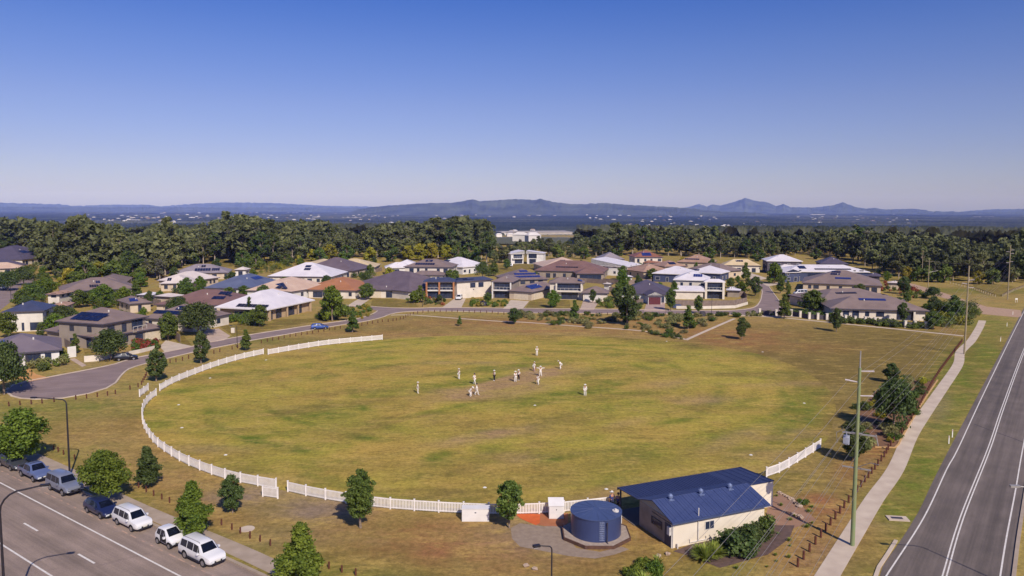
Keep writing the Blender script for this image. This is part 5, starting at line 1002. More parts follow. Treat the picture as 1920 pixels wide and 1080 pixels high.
def hedge(poly_px, n, hmin, hmax, label, mats, seed):
    """a planted clump grown together: one thing"""
    r = random.Random(seed); P = [G(*p) for p in poly_px]; x0, x1 = min(p.x for p in P), max(p.x for p in P); y0, y1 = min(p.y for p in P), max(p.y for p in P); c = []; rr2 = []; tries = 0
    while len(c) < n * 3 and tries < 6000:
        tries += 1; x, y = r.uniform(x0, x1), r.uniform(y0, y1); ins = False; j = len(P) - 1
        for i in range(len(P)):
            if (P[i].y > y) != (P[j].y > y) and x < (P[j].x - P[i].x) * (y - P[i].y) / (P[j].y - P[i].y) + P[i].x: ins = not ins
            j = i
        if ins: h = r.uniform(hmin, hmax); q = h * r.uniform(.42, .6); c.append((x - P[0].x, y - P[0].y, max(q * .6, h - q))); rr2.append(q)
    t = empty('hedge', P[0], 0, label, 'hedge', None); gg = np.random.default_rng(seed); grp_ = np.array([r.randrange(len(mats)) for _ in c])
    for k, m_ in enumerate(mats):
        sel = [i for i in range(len(c)) if grp_[i] == k]
        if not sel: continue
        V, F, tone = leaves([c[i] for i in sel], [rr2[i] for i in sel], 130 * len(sel), .34, gg, .85); V[:, 2] = np.maximum(V[:, 2], 0); mobj('foliage', npmesh('foliage', V, F, m_, {'tone': ('FACE', tone)}), t)
    m = MB(); [m.tube([(a, b, 0), (a, b, z)], .05, 5, False) for a, b, z in c[::2]]; m.build('stem', barkD, t)
KM = {'s_dark': lfC, 's_green': lfB, 's_bright': lfA, 's_yellow': lfY, 's_sage': lfS, 's_red': lfR}
for i, (pl, n_, ks, h0, h1, lab) in enumerate(HEDGE): hedge(pl, n_, h0 * 1.1, h1 * 1.15, lab.replace('shrub', 'shrubbery', 1), [KM[k] for k in dict.fromkeys(ks)], 20 + i)

# smaller trees filling the back gardens, kept off roofs and roads
def inpoly(x, y, P):
    c = False; j = len(P) - 1
    for i in range(len(P)):
        if (P[i].y > y) != (P[j].y > y) and x < (P[j].x - P[i].x) * (y - P[i].y) / (P[j].y - P[i].y) + P[i].x: c = not c
        j = i
    return c
ROADP = [GL(LOW + UP[::-1])]; SUB = [GL([(-10, 580), (60, 560), (70, 520), (110, 505), (330, 512), (440, 500), (700, 495), (900, 492), (930, 520), (955, 560), (905, 572), (780, 572), (690, 570), (640, 585), (430, 620), (150, 668), (60, 640), (-10, 640)]), GL([(1000, 560), (1000, 500), (1180, 490), (1350, 495), (1405, 515), (1415, 560), (1370, 552), (1150, 573)]), GL([(1470, 560), (1470, 515), (1640, 510), (1690, 530), (1750, 560), (1800, 570), (1790, 610), (1560, 600)])]
NH = {}
def near_house(p, h):
    lb = min(FOOT, key=lambda q: ((q[0] @ p) - Vector((q[1] / 2, q[2] / 2, 0))).length)[3]
    if len(lb.split()) > 8: lb = lb.split(' with ')[0].split(',')[0]
    if len(lb.split()) > 8: lb = ' '.join(lb.split(' behind ')[0].split()[:8])
    sz = 'small' if h < 4 else ('mid sized' if h < 5.4 else 'large'); j = NH.get((lb, sz), 0); NH[(lb, sz)] = j + 1
    return '%s%s backyard tree beside the %s' % (('', 'second ', 'third ', 'fourth ')[min(j, 3)], sz, lb)
sr = random.Random(5); ng_ = 0; used_ = []; tries = 0
while ng_ < 118 and tries < 8000:
    tries += 1; px, py = sr.uniform(-10, 1800), sr.uniform(495, 665); p = G(px, py)
    if not any(inpoly(p.x, p.y, q) for q in SUB) or any(inpoly(p.x, p.y, q) for q in ROADP): continue
    bad = False
    for Mi_, w_, d_, _l in FOOT:
        q = Mi_ @ p
        if -1.2 < q.x < w_ + 1.2 and -1.2 < q.y < d_ + 1.2: bad = True; break
    if bad or any((p.x - a) ** 2 + (p.y - b) ** 2 < 14 for a, b in used_): continue
    used_.append((p.x, p.y)); k = sr.choice(['mid_round', 'mid_round', 'mid_bright', 'mid_oval', 'mid_oval_b', 'mid_spread', 'ylw' if py < 540 else 'mid_round'])
    h_ = sr.uniform(2.8, 6.6); ng_ += 1
    plant(k, p, h_, near_house(p, h_), 'tree', 'backyard trees of the suburb', wide=sr.uniform(.8, 1.25))
# ---- the forest belt: nearest trees one by one, the mass behind as one object
EDGE = [(-120, 497), (0, 478), (60, 478), (80, 500), (120, 532), (240, 528), (300, 522), (345, 500), (430, 489), (470, 505), (560, 492), (620, 486), (720, 488), (790, 486), (830, 484), (890, 487), (930, 500), (960, 490), (1010, 478), (1060, 486), (1130, 482), (1190, 480), (1280, 481), (1360, 485), (1430, 486), (1500, 480), (1560, 484), (1620, 500), (1690, 525), (1740, 527), (1800, 529), (1900, 531), (2050, 535)]
ex = [p[0] for p in EDGE]; ey = [p[1] for p in EDGE]
def edge_y(px): return float(np.interp(px, ex, ey))
fr = random.Random(77); ek = ['e0', 'e1', 'e2', 'e3', 'e4', 'e5']; placed = []
flab = {'e': 'tall grey green eucalyptus in the forest belt behind the houses', 'y': 'rounded yellow green tree at the foot of the forest belt', 'g': 'low bushy green tree at the edge of the forest belt'}
fgrp = {'e': 'eucalypts of the forest belt', 'y': 'yellow trees at the forest edge', 'g': 'bushy trees at the forest edge'}
yl = {620: 1, 700: 1, 790: 1, 815: 1, 760: 1, 180: .5, 210: .5}
n_e = 0; tries = 0; EU = []
while n_e < 285 and tries < 20000:
    tries += 1; px = fr.uniform(-60, 1990); row = fr.random() ** 1.5; d0 = G(px, edge_y(px)); dist_ = d0.length + 2 + row * 85
    p = d0.normalized() * dist_
    if any((p.x - a) ** 2 + (p.y - b) ** 2 < 30 for a, b in placed): continue
    placed.append((p.x, p.y)); k = fr.choice((ek if px < 950 else ['e0', 'e3', 'e3', 'e1', 'e3', 'e5']) if row > .12 else ['e2', 'e3', 'e4', 'e0'])
    h = {'e0': 18, 'e1': 20.5, 'e2': 15, 'e3': 14, 'e4': 12, 'e5': 15.5}[k] * fr.uniform(.68, 1.16) * float(np.interp(px, [0, 900, 1000, 1500, 1920], [1.08, 1.05, .84, .86, .86]))
    h *= 1 + .14 * math.sin(px / 61) + .09 * math.sin(px / 23 + 1)
    if 918 < px < 1078: h *= .72
    if 1290 < px < 1330: h *= .75
    if px < 60: h *= .85
    if fr.random() < .1: h *= 1.22
    EU.append((row, px, k, p, h, fr.uniform(.9, 1.35))); n_e += 1
MARK = [(-60, 'the top left dark roof'), (110, 'the big left brown roof'), (300, 'the pale pinkish roof'), (430, 'the bright lawn strip'), (510, 'the large white hip roof'), (600, 'the dark mauve roof'), (690, 'the cream roof'), (760, 'the brown upper roof'), (860, 'the small white hip roof'), (940, 'the white modern house'), (1030, 'the beige low roof'), (1120, 'the skillion roof'), (1200, 'the terracotta roof'), (1290, 'the tan roofs'), (1360, 'the cream gabled house'), (1440, 'the grey walled house'), (1520, 'the dark pyramid roof'), (1620, 'the long white roof'), (1700, 'the gravel track start'), (1790, 'the log rail fence'), (1880, 'the far power pole')]
ORD = ['leftmost', 'second', 'third', 'fourth', 'fifth', 'sixth', 'seventh', 'eighth']; LOOK = {'e0': 'tall', 'e1': 'very tall', 'e2': 'mid sized', 'e3': 'dark green', 'e4': 'dense rounded', 'e5': 'greyish'}; cnt = {}
for row, px, k, p, h, wd_ in sorted(EU, key=lambda q: q[1]):
    if row < .16:
        mk = [m for x, m in MARK if x <= px] or [MARK[0][1]]; j = cnt.get(mk[-1], 0); cnt[mk[-1]] = j + 1
        plant(k, p, h, '%s front row eucalyptus, %s from the left behind %s' % (LOOK[k], ORD[min(j, 7)], mk[-1]) if j else '%s front row eucalyptus, leftmost behind %s' % (LOOK[k], mk[-1]), 'tree', 'front row eucalypts of the forest belt', wide=wd_)
    else: plant(k, p, h, flab['e'], 'tree', fgrp['e'], wide=wd_)
EC = {}
for px, dy, kk_, h in [(185, -2, 'ylw', 8), (215, 0, 'grn', 9), (160, 0, 'grn', 9), (250, 0, 'grn', 10), (130, 4, 'ylw', 7), (330, 2, 'e5', 10), (300, 4, 'e5', 9), (360, -3, 'grn', 7), (455, 2, 'grn', 9), (480, 2, 'grn', 8), (535, 4, 'grn', 7), (585, 0, 'ylw', 7), (620, 0, 'ylw', 9), (600, 2, 'grn', 8), (650, 1, 'grn', 9), (695, 6, 'ylw', 9), (735, 3, 'grn', 10), (765, 2, 'ylw', 9), (788, 2, 'ylw', 10), (810, 1, 'ylw', 10), (835, 2, 'ylw', 9), (860, 3, 'grn', 11), (880, 3, 'grn', 11), (560, 4, 'ylw', 5), (1045, 2, 'grn', 9), (1095, 2, 'grn', 8), (1160, 2, 'grn', 9), (1330, 4, 'grn', 8), (1420, 4, 'grn', 8), (1530, 4, 'grn', 7), (1740, 2, 'grn', 7), (1770, 2, 'grn', 8), (1860, 3, 'grn', 7)]:
    p = G(px, edge_y(px) + dy); near_ = [m for x, m in MARK if x <= px][-1]; EC[(kk_, near_)] = EC.get((kk_, near_), -1) + 1; od = ('', 'second ', 'third ', 'fourth ')[EC[(kk_, near_)]]
    plant(kk_, p, h, od + {'y': 'yellow green rounded tree', 'g': 'low bushy green tree', 'e': 'bare grey twiggy tree'}[kk_[0]] + ' at the forest edge behind ' + near_, 'tree', fgrp.get('y' if kk_ == 'ylw' else 'g') if kk_[0] != 'e' else 'bare twiggy trees', wide=1.1)
for i in range(34):
    px, py = fr.uniform(78, 345), fr.uniform(499, 532) ; 
    if py > np.interp(px, [78, 120, 250, 345], [520, 534, 528, 512]): py -= 14
    kk_ = fr.choice(['grn', 'grn', 'e3', 'e4', 'ylw', 'e5']); plant(kk_, G(px, py), fr.uniform(8, 14) if kk_ != 'ylw' else fr.uniform(4, 7), 'thick round bush tree between the upper left street and the forest', 'tree', 'bush trees of the upper left thicket', wide=1.25)
# mass behind
g = np.random.default_rng(99); protos = []
for s_ in range(5):
    c, r = crown_clumps('euc', 15, 4.6, 4, 14, np.random.default_rng(s_ + 60)); protos.append(leaves(c, r, 330, 1.7, np.random.default_rng(s_ + 80), .8))
Vs, Fs, Ts = [], [], []; off_ = 0
for i in range(2300):
    px = g.uniform(-120, 2040); d0 = G(px, edge_y(px)); dist_ = d0.length + 14 + g.random() ** 1.4 * 330; p = d0.normalized() * dist_
    if 918 < px < 1078 and dist_ > d0.length + 60: continue
    V, F, t = protos[i % 5]; a = g.uniform(0, 6.28); s = g.uniform(.55, 1.42) * (1 + .16 * math.sin(px / 61) + .1 * math.sin(px / 23 + 1)) * (.7 if 918 < px < 1078 else 1) * float(np.interp(px, [0, 880, 980, 1920], [1.0, .98, .74, .76])); ca, sa = math.cos(a) * s, math.sin(a) * s; w_ = g.uniform(1, 1.3)
    VV = np.stack([(V[:, 0] * ca - V[:, 1] * sa) * w_ + p.x, (V[:, 0] * sa + V[:, 1] * ca) * w_ + p.y, V[:, 2] * s + float(terrain(np.array(p.x), np.array(p.y)))], 1)
    Vs.append(VV); Fs.append(F + off_); off_ += len(V); Ts.append(np.clip(t * .8 + g.uniform(-.2, .3), 0, 1))
lfM = leafmat('leaf_forest_mass', '#475031', '#7c8054', .96, .0)
o = mobj('forest', npmesh('forest', np.concatenate(Vs), np.concatenate(Fs), lfM, {'tone': ('FACE', np.concatenate(Ts))})); tag(o, 'dense eucalypt forest behind the houses, rolling back to the plain', 'forest', kind='stuff')
# ------------------------------------------------------------------ white picket fences round the field
picket = pm('picket_white', '#f6f0ee', '#e6dedc', 2, .55, k=.9)
FH = 1.12
def picket_fence(pts, label, group='runs of the white picket fence', bay=2.45, name='picket_fence', h=FH):
    P = smooth_line(GL(pts), .5) if len(pts) > 2 else GL(pts); L_ = [0]
    for a, b in zip(P[:-1], P[1:]): L_.append(L_[-1] + (b - a).length)
    n = max(1, round(L_[-1] / bay)); run = []
    for i in range(n + 1):
        s = L_[-1] * i / n; j = max(0, min(len(P) - 2, int(np.searchsorted(L_, s)) - 1)); run.append(P[j].lerp(P[j + 1], (s - L_[j]) / max(1e-6, L_[j + 1] - L_[j])))
    t = empty(name, run[0], 0, label, 'fence', group); o_ = run[0]
    for a, b in zip(run[:-1], run[1:]):
        m = MB(); d = (b - a).length; M = Matrix.Translation(a - o_) @ Matrix.Rotation(math.atan2((b - a).y, (b - a).x), 4, 'Z')
        m.box(.07, d - .07, -.02, .02, .14, .22, M); m.box(.07, d - .07, -.02, .02, h - .14, h - .04, M)
        k = max(3, int(d / .16))
        for i in range(k):
            x = .1 + (d - .2) * (i + .5) / k; m.box(x - .045, x + .045, -.012, .012, .08, h - .02, M)
        m.build('picket_panel', picket, t)
    for a in run: m = MB(); c_ = a - o_; m.box(c_.x - .07, c_.x + .07, c_.y - .07, c_.y + .07, 0, h + .06); m.box(c_.x - .09, c_.x + .09, c_.y - .09, c_.y + .09, h + .06, h + .1); m.build('post', picket, t)
    return t
picket_fence(FENCE_A, 'far left run of white picket fence, right of the gap beside the street')
picket_fence(FENCE_B, 'upper left run of white picket fence between the two left gaps')
picket_fence(FENCE_C, 'longest white picket fence run curving round the left end of the field')
picket_fence(FENCE_D, 'near white picket fence run passing behind the narrow tree and the water tank')
picket_fence(FENCE_E, 'short white picket fence run right of the blue roofed pavilion')
picket_fence([(262, 744), (278, 732)], 'small white picket screen standing alone outside the left fence gap', 'white picket screens outside the fence gaps', name='picket_screen')
picket_fence([(493, 931), (521, 935)], 'small white picket screen just below the gap in the near fence', 'white picket screens outside the fence gaps', name='picket_screen')

# ------------------------------------------------------------------ timber bollards
bol = pm('bollard_timber', '#6e3c2c', '#4f2c22', 4, .85, k=.8)
def bollard_proto():
    m = MB(); m.cyl((0, 0, 0), .09, -.05, .72, 10); m.cyl((0, 0, 0), .09, .72, .76, 10, .06); return m.build('bollard', bol)
BP = [bollard_proto(), False]
def bollard(p, label, group, s=1.0):
    o = BP[0] if not BP[1] else BP[0].copy()
    if BP[1]: C.objects.link(o)
    BP[1] = True; o.location = p; o.scale = (s * 1.1, s * 1.1, s); tag(o, label, 'bollard', group)
c8 = [(402, 95), (437, 108), (477, 130), (560, 165), (1040, 378), (1097, 410), (1153, 438), (1214, 464), (1272, 490), (1662, 658), (1740, 692), (1803, 720), (1876, 758)]
for x, y in c8: bollard(G(x / 4, 820 + y / 4), 'short brown timber bollard beside the footpath behind the parked cars', 'bollards along the roadside footpath', .8)
for x, y in [(469, 1008), (488, 1015), (507, 1023), (617, 1066), (641, 1073), (667, 1079)]: bollard(G(x, y), 'short brown timber bollard either side of the large bottom street tree', 'bollards near the bottom edge', .8)
for x, y in [(100, 850), (225, 838), (352, 828), (473, 818), (608, 803), (853, 775), (974, 762), (1095, 745), (1210, 730), (1298, 712), (1463, 662), (1554, 636), (1592, 608), (1608, 582), (1622, 556), (1636, 530), (1648, 505)]:
    bollard(G(*Z(7, x, y)), 'small brown bollard round the grey turning circle', 'bollards round the turning circle', .95)
for x, y in [(533, 815), (608, 803), (690, 783), (768, 760), (1088, 695), (1163, 675), (1318, 643), (1390, 628)]: bollard(G(240 + x / 6.75, 560 + y / 6.75), 'small brown bollard between the street and the upper left fence run', 'bollards along the left street')
for x, y in [(68, 700), (145, 680), (213, 665), (288, 655), (357, 635), (432, 620), (504, 610), (577, 597), (648, 588), (717, 576), (790, 562), (860, 548), (932, 534), (1000, 527), (1069, 516), (1340, 477), (1410, 460), (1475, 450), (1543, 442), (1600, 432)]: bollard(G(480 + x / 6.75, 540 + y / 6.75), 'small brown bollard along the street kerb near the blue car', 'bollards along the middle street')
for x, y in [(528, 862), (582, 852), (620, 846), (665, 832), (700, 825), (725, 812), (750, 800), (775, 788), (812, 778), (858, 768), (918, 758), (977, 754), (1048, 752), (1112, 752), (1180, 752), (1245, 752), (1308, 752), (1375, 754), (1438, 756), (1500, 758), (1565, 760), (1635, 762), (1698, 765)]:
    bollard(G(*Z(3, x, y)), 'small dark bollard on the verge across from the navy roofed house', 'bollards across from the far houses')
x = 934
while x < 1395: bollard(G(x, 589.5 + (x - 934) * .005), 'small dark bollard between the far street and the shrub bed', 'bollards above the shrub bed'); x += 10.8
# leaning timber posts beside the rural footpath
A_, B_ = G(1484, 1078), G(1806, 655); line = smooth_line(GL([(1484, 1078), (1553, 990), (1650, 868), (1669, 838), (1690, 814), (1722, 766), (1755.6, 707), (1786.7, 664), (1804, 641)]), .2); acc = 0; last = line[0]
for p in line[1:]:
    acc += (p - last).length; last = p
    if acc > 1.65:
        acc = 0; bollard(p, 'dark timber post in the long row beside the rural footpath', 'timber posts beside the rural footpath', 1.05)
# white roadside markers
wp = pm('marker_white', '#f2efe8', None, 3, .6); wr = pm('reflector_red', '#c23a2c', None, 3, .3)
for i, (x, y, l) in enumerate([(1779, 832, 'white roadside guide post nearest the concrete headwall'), (1785.5, 820, 'second white guide post, just above the nearest one'), (1899, 590, 'white guide post by the gravel track mouth'), (1888, 612, 'white guide post beside the far grass verge'), (1876, 640, 'white guide post by the far culvert')]):
    t = empty('guide_post', G(x, y), 0, l, 'guide post', 'white roadside guide posts'); m = MB(); m.box(-.06, .06, -.02, .02, 0, 1.05); m.build('post', wp, t); m = MB(); m.box(-.04, .04, -.03, -.02, .85, .95); m.build('reflector', wr, t)
m = MB(); m.box(-.4, .4, -.03, .03, .9, 1.4); m.box(-.35, -.28, -.03, .03, 0, .9); m.box(.28, .35, -.03, .03, 0, .9); o = m.build('notice_board', wp); o.location = G(1905.5, 567); tag(o, 'small white notice board by the gravel track', 'sign')
# concrete drain pit
t = empty('drain_pit', G(1683, 973), R(-8), 'concrete drain pit with a dark grate in the grass beside the road', 'drain pit')
m = MB(); m.box(-.95, .95, -.55, .55, -.02, .10); m.build('surround', concP, t); m = MB(); m.box(-.6, .45, -.22, .2, .10, .13); m.build('grate', frameD, t)
o = MB().cyl((0, 0, 0), .7, 0, .04, 20).build('manhole_cover', concP); o.location = G(463, 992); tag(o, 'round pale manhole cover beside the bollards', 'manhole cover')
# field marker discs
for i, (x, y) in enumerate([(335, 759), (341, 802), (423, 853), (394, 709), (499, 675), (909, 914), (1137, 917), (1408, 853), (1508, 756), (1430, 660), (1250, 640), (1003, 760), (670, 640)]):
    o = MB().cyl((0, 0, 0), .22, .006, .07, 12, .1).build('boundary_disc', wp); o.location = G(x, y); tag(o, 'small white boundary disc lying on the grass of the field', 'marker', 'boundary discs on the field')
# wickets
stump = pm('stump_wood', '#e5c795', None, 3, .5)
for c_, l in ((pa, 'wooden wicket of three stumps at the near left end of the pitch'), (pb, 'wooden wicket of three stumps at the far right end of the pitch')):
    t = empty('wicket', c_, math.atan2(pn.y, pn.x), l, 'wicket')
    for k in (-.1, 0, .1): m = MB(); m.cyl((k, 0, 0), .019, 0, .71, 8); m.build('stump', stump, t)
    m = MB(); m.box(-.11, -.01, -.015, .015, .71, .735); m.box(.01, .11, -.015, .015, .71, .735); m.build('bail', stump, t)

# ------------------------------------------------------------------ water tank on its plinth
tc_ = G(1117, 1002); navyT = pm('tank_navy', '#414e78', '#3a4672', .7, .32, k=.8, wave=('Z', 5), bump=.12); navyR = pm('tank_roof', '#4a5880', '#424f76', .5, .4, k=.85)
TR_ = 2.32
t = empty('water_tank', tc_, 0, 'round dark blue steel water tank with a flat blue lid', 'water tank')
m = MB(); m.cyl((0, 0, 0), TR_, .28, 2.25, 64); m.build('tank_wall', navyT, t, smooth=False)
m = MB(); m.cyl((0, 0, 0), TR_ + .07, 2.25, 2.33, 64); m.cyl((0, 0, 0), TR_ + .03, 2.33, 2.5, 64, .3)
for k in range(16):
    a = k * math.pi / 8; m.tube([(.3 * math.cos(a), .3 * math.sin(a), 2.5), ((TR_ - .02) * math.cos(a), (TR_ - .02) * math.sin(a), 2.35)], .018, 4)
m.build('lid', navyR, t)
m = MB(); m.cyl((1.75, -.35, 0), .3, 2.3, 2.47, 16); m.cyl((1.75, -.35, 0), .1, 2.47, 2.6, 10); m.build('hatch', frameW, t)
m = MB(); m.tube([(.75, -TR_ - .08, 2.15), (.75, -TR_ - .08, .3), (.95, -TR_ - .5, .12), (1.0, -TR_ - .6, .1)], .06, 8); m.build('outlet_pipe', frameD, t)
m = MB()
for k in range(9): z = .45 + k * .2; m.box(.05, .5, -TR_ - .05, -TR_ + .02, z, z + .1)
m.build('seam_plate', pm('seam_metal', '#8f9cc4', None, 5, .25, metal=.4), t)
m = MB(); m.box(TR_ - .03, TR_ + .03, -.35, .35, 1.2, 1.9); m.build('notice', frameW, t)
plinth = MB(); vs = []; n8 = 8; PR = 3.2
for z in (0, .26):
    for k in range(n8): a = math.pi / 8 + k * math.pi / 4; vs.append((PR * math.cos(a), PR * math.sin(a), z))
plinth.add(vs, [tuple(range(7, -1, -1)), tuple(range(8, 16))] + [(k, (k + 1) % 8, 8 + (k + 1) % 8, 8 + k) for k in range(8)])
o = plinth.build('tank_plinth', pm('plinth_gravel', '#b8a698', '#9c8b80', 3, .95)); o.location = tc_; tag(o, 'octagonal gravel plinth under the blue water tank', 'plinth')
t = empty('timber_edging', tc_, 0, 'dark timber edging boards round the tank plinth', 'edging')
for k in range(8):
    if k in (1, 2): continue
    a0, a1 = math.pi / 8 + k * math.pi / 4, math.pi / 8 + (k + 1) * math.pi / 4; m = MB()
    q = [((PR + .12) * math.cos(a0), (PR + .12) * math.sin(a0)), ((PR + .12) * math.cos(a1), (PR + .12) * math.sin(a1)), ((PR + .01) * math.cos(a1), (PR + .01) * math.sin(a1)), ((PR + .01) * math.cos(a0), (PR + .01) * math.sin(a0))]
    m.add([(x, y, 0) for x, y in q] + [(x, y, .3) for x, y in q], [(3, 2, 1, 0), (4, 5, 6, 7), (0, 1, 5, 4), (1, 2, 6, 5), (2, 3, 7, 6), (3, 0, 4, 7)]); m.build('board', rail, t)

# ------------------------------------------------------------------ pavilion
navyroof = pm('pavilion_roof', '#47537e', '#3d4a76', .4, .45, k=.9, wave=('X', 4.5), bump=.4); creamclad = pm('cream_cladding', '#f2e6d4', '#e8dac6', .5, .6, k=.9, wave=('X', 3.0), bump=.5)
ribclad = pm('ribbed_cladding', '#b8a89c', '#9c8c80', .8, .6, k=.8, wave=('Y', 1.6), bump=1.0); steel = pm('dark_steel', '#4a4654', None, 3, .5)
N_, Rr_, Lf = G(1261, 1028), G(1432, 992), G(1201, 984); uu = (Rr_ - N_).normalized(); Wd = (Rr_ - N_).length
t = empty('pavilion', N_, math.atan2(uu.y, uu.x), 'cream clad cricket pavilion with a blue skillion veranda roof, beside the tank', 'pavilion'); Mi = t.matrix_world = Matrix.Translation(N_) @ Matrix.Rotation(math.atan2(uu.y, uu.x), 4, 'Z'); Mi = Mi.inverted()
def loc(px, py, h): v = Mi @ G(px, py, h); return v
Dm = (Mi @ Lf).y; Ew = 2.55; Rh = 3.35; ry = Dm * .52
Vp = Mi @ G(1167, 961); Vd = Vp.y                                     # veranda post line
P1, P2, P3 = loc(1164, 919, 2.35), loc(1403, 882, 2.6), loc(1453, 898, 2.9)
# walls
m = MB(); m.box(0, Wd, 0, Dm, -.05, Ew - .06); m.add([(0.01, 0, Ew - .06), (0.01, Dm, Ew - .06), (0.01, ry, Rh - .1), (Wd - .01, 0, Ew - .06), (Wd - .01, Dm, Ew - .06), (Wd - .01, ry, Rh - .1)], [(0, 2, 1), (3, 4, 5), (0, 1, 2), (3, 5, 4)])
m.mi = 1; m.box(-.035, 0, .15, Dm, 0, Ew - .1); m.build('wall', [creamclad, ribclad], t)
# front slope with ribs, and the long rear slope over the veranda
def sheet(mb, q, th=.09, ribs=None):
    q = [Vector(p) for p in q]; nn = (q[1] - q[0]).cross(q[3] - q[0]).normalized() * th
    mb.add(q + [p + nn for p in q], [(3, 2, 1, 0), (4, 5, 6, 7), (0, 1, 5, 4), (1, 2, 6, 5), (2, 3, 7, 6), (3, 0, 4, 7)])
    if ribs:
        for i in range(1, ribs):
            s = i / ribs; a = q[0].lerp(q[1], s) + nn; b = q[3].lerp(q[2], s) + nn; sd = (q[1] - q[0]).normalized() * .03; up = nn.normalized() * .035
            mb.add([a - sd, a + sd, b + sd, b - sd, a + up, b + up], [(0, 4, 5, 3), (4, 1, 2, 5)])
m = MB(); sheet(m, [(-.35, -.35, Ew - .12), (Wd + .35, -.35, Ew - .12), (Wd + .35, ry, Rh), (-.35, ry, Rh)], .08, 34)
m.build('front_roof', navyroof, t)
X2 = max(P3.x, P2.x); Vy = Vd + .3
m = MB(); zb = 2.42
sheet(m, [(-.35, ry + .003, Rh + .012), (Wd + .35, ry + .003, Rh + .012), (Wd + .35, Dm + .1, Ew), (-.35, Dm + .1, Ew)], .08, 34); m.build('rear_roof', navyroof, t); m = MB(); sheet(m, [(-.35, Dm + .11, Ew + .03), (Wd + .35, Dm + .11, Ew + .03), (Wd + .35, Vy, zb), (-.35, Vy, zb)], .08, 34)
yR = min(ry, P3.y); awn = pm('awning_roof', '#363f66', '#2f385e', .4, .5, k=.85, wave=('X', 4.5), bump=.4)

sheet(m, [(Wd + .36, Dm * .72, Ew + .10), (X2, Dm * .72, Ew + .10), (X2, Vy, zb), (Wd + .36, Vy, zb)], .08, 5)
m.build('veranda_roof', awn, t)
m = MB(); m.box(-.4, X2 + .02, Vy, Vy + .06, zb - .14, zb + .1); m.box(-.40, -.36, -.35, ry, Ew - .2, Ew - .1); m.build('fascia', frameD, t)
m = MB(); m.box(-.36, Wd + .36, -.43, -.36, Ew - .22, Ew - .1); m.build('gutter', navyR, t)
# end wall of the veranda store, seen beyond the right gable
ex0 = Wd + .2; m = MB(); m.box(Wd + .02, X2 - .05, Dm * .74, Dm * .74 + .15, -.05, 2.58); m.box(X2 - .2, X2 - .05, Dm * .74 + .15, Vd - .1, -.05, 2.4); m.build('store_wall', creamclad, t)
for x, y in ((-.2, Vd), (Wd * .33, Vd), (Wd * .66, Vd)): m = MB(); m.box(x - .07, x + .07, y - .07, y + .07, 0, zb); m.build('veranda_post', steel, t)
m = MB(); m.box(Wd + .5, Wd + .64, Dm * .6, Dm * .6 + .14, 0, 2.6); m.tube([(Wd + .57, Dm * .62, 2.0), (Wd + 1.1, Dm * .72, 2.55)], .05, 6); m.build('veranda_post', steel, t)
# ridge vents, window, door, meter box, downpipes
for s in (.14, .47, .80):
    m = MB(); x = Wd * s; y = ry - .28; z = Rh - .14; m.box(x - .28, x + .28, y - .25, y + .2, z, z + .14); m.cyl((x, y, 0), .16, z + .1, z + .34, 14); m.cyl((x, y, 0), .24, z + .34, z + .52, 14); m.cyl((x, y, 0), .24, z + .52, z + .66, 14, .1); m.build('roof_ventilator', pm('vent_blue', '#8391b8', None, 4, .4, metal=.3), t)
m = MB(); x = Wd * .385; m.box(x - .52, x + .52, -.05, -.005, 1.1, 1.9); f_ = m.build('window', frameW, t); m = MB(); m.box(x - .46, x - .03, -.07, -.045, 1.16, 1.84); m.box(x + .03, x + .46, -.07, -.045, 1.16, 1.84); m.build('pane', glass, f_)
m = MB(); m.box(-.08, -.036, Dm * .30, Dm * .62, 1.05, 1.75); f_ = m.build('window', frameD, t); m = MB(); m.box(-.1, -.075, Dm * .32, Dm * .60, 1.1, 1.7); m.build('pane', glass, f_)
m = MB(); m.box(-.07, -.036, .25, 1.15, 0, 2.0); f_ = m.build('door', WM['charcoal'], t); m = MB(); m.box(-.12, -.07, .32, .38, .95, 1.1); m.build('handle', frameW, f_)
m = MB(); m.box(-.28, -.04, .02, .22, .6, 1.5) if False else m.box(-.3, -.06, .1, .5, 1.15, 1.9); m.build('meter_box', frameW, t)
m = MB(); m.box(-.06, -.02, -.09, -.03, 0, Ew - .1); m.box(-.14, -.05, .0, .08, 0, Ew - .2); m.build('downpipe', frameW, t)
m = MB(); x = Wd * .26; m.tube([(x, -.09, .25), (x, -.09, 3.3)], .045, 8); m.tube([(x - .9, -.08, .55), (x - .9, -.08, .25), (x + .9, -.08, .25), (x + .9, -.08, .55)], .045, 6); m.build('waste_pipe', frameW, t)
m = MB(); m.box(.3, .42, -.28, -.16, 0, .45); m.build('tap_post', frameW, t)
# slab and furniture under the veranda
o = MB(); o.box(-.6, X2 + .3, -.02 + Dm, Vd + .5, .0, .06); o = o.build('veranda_slab', pm('slab_shaded', '#7a6c64', None, 1, .9)); o.matrix_world = Mi.inverted(); o['kind'] = 'structure'  # slab colour darkened for the deep shadow under the veranda roof
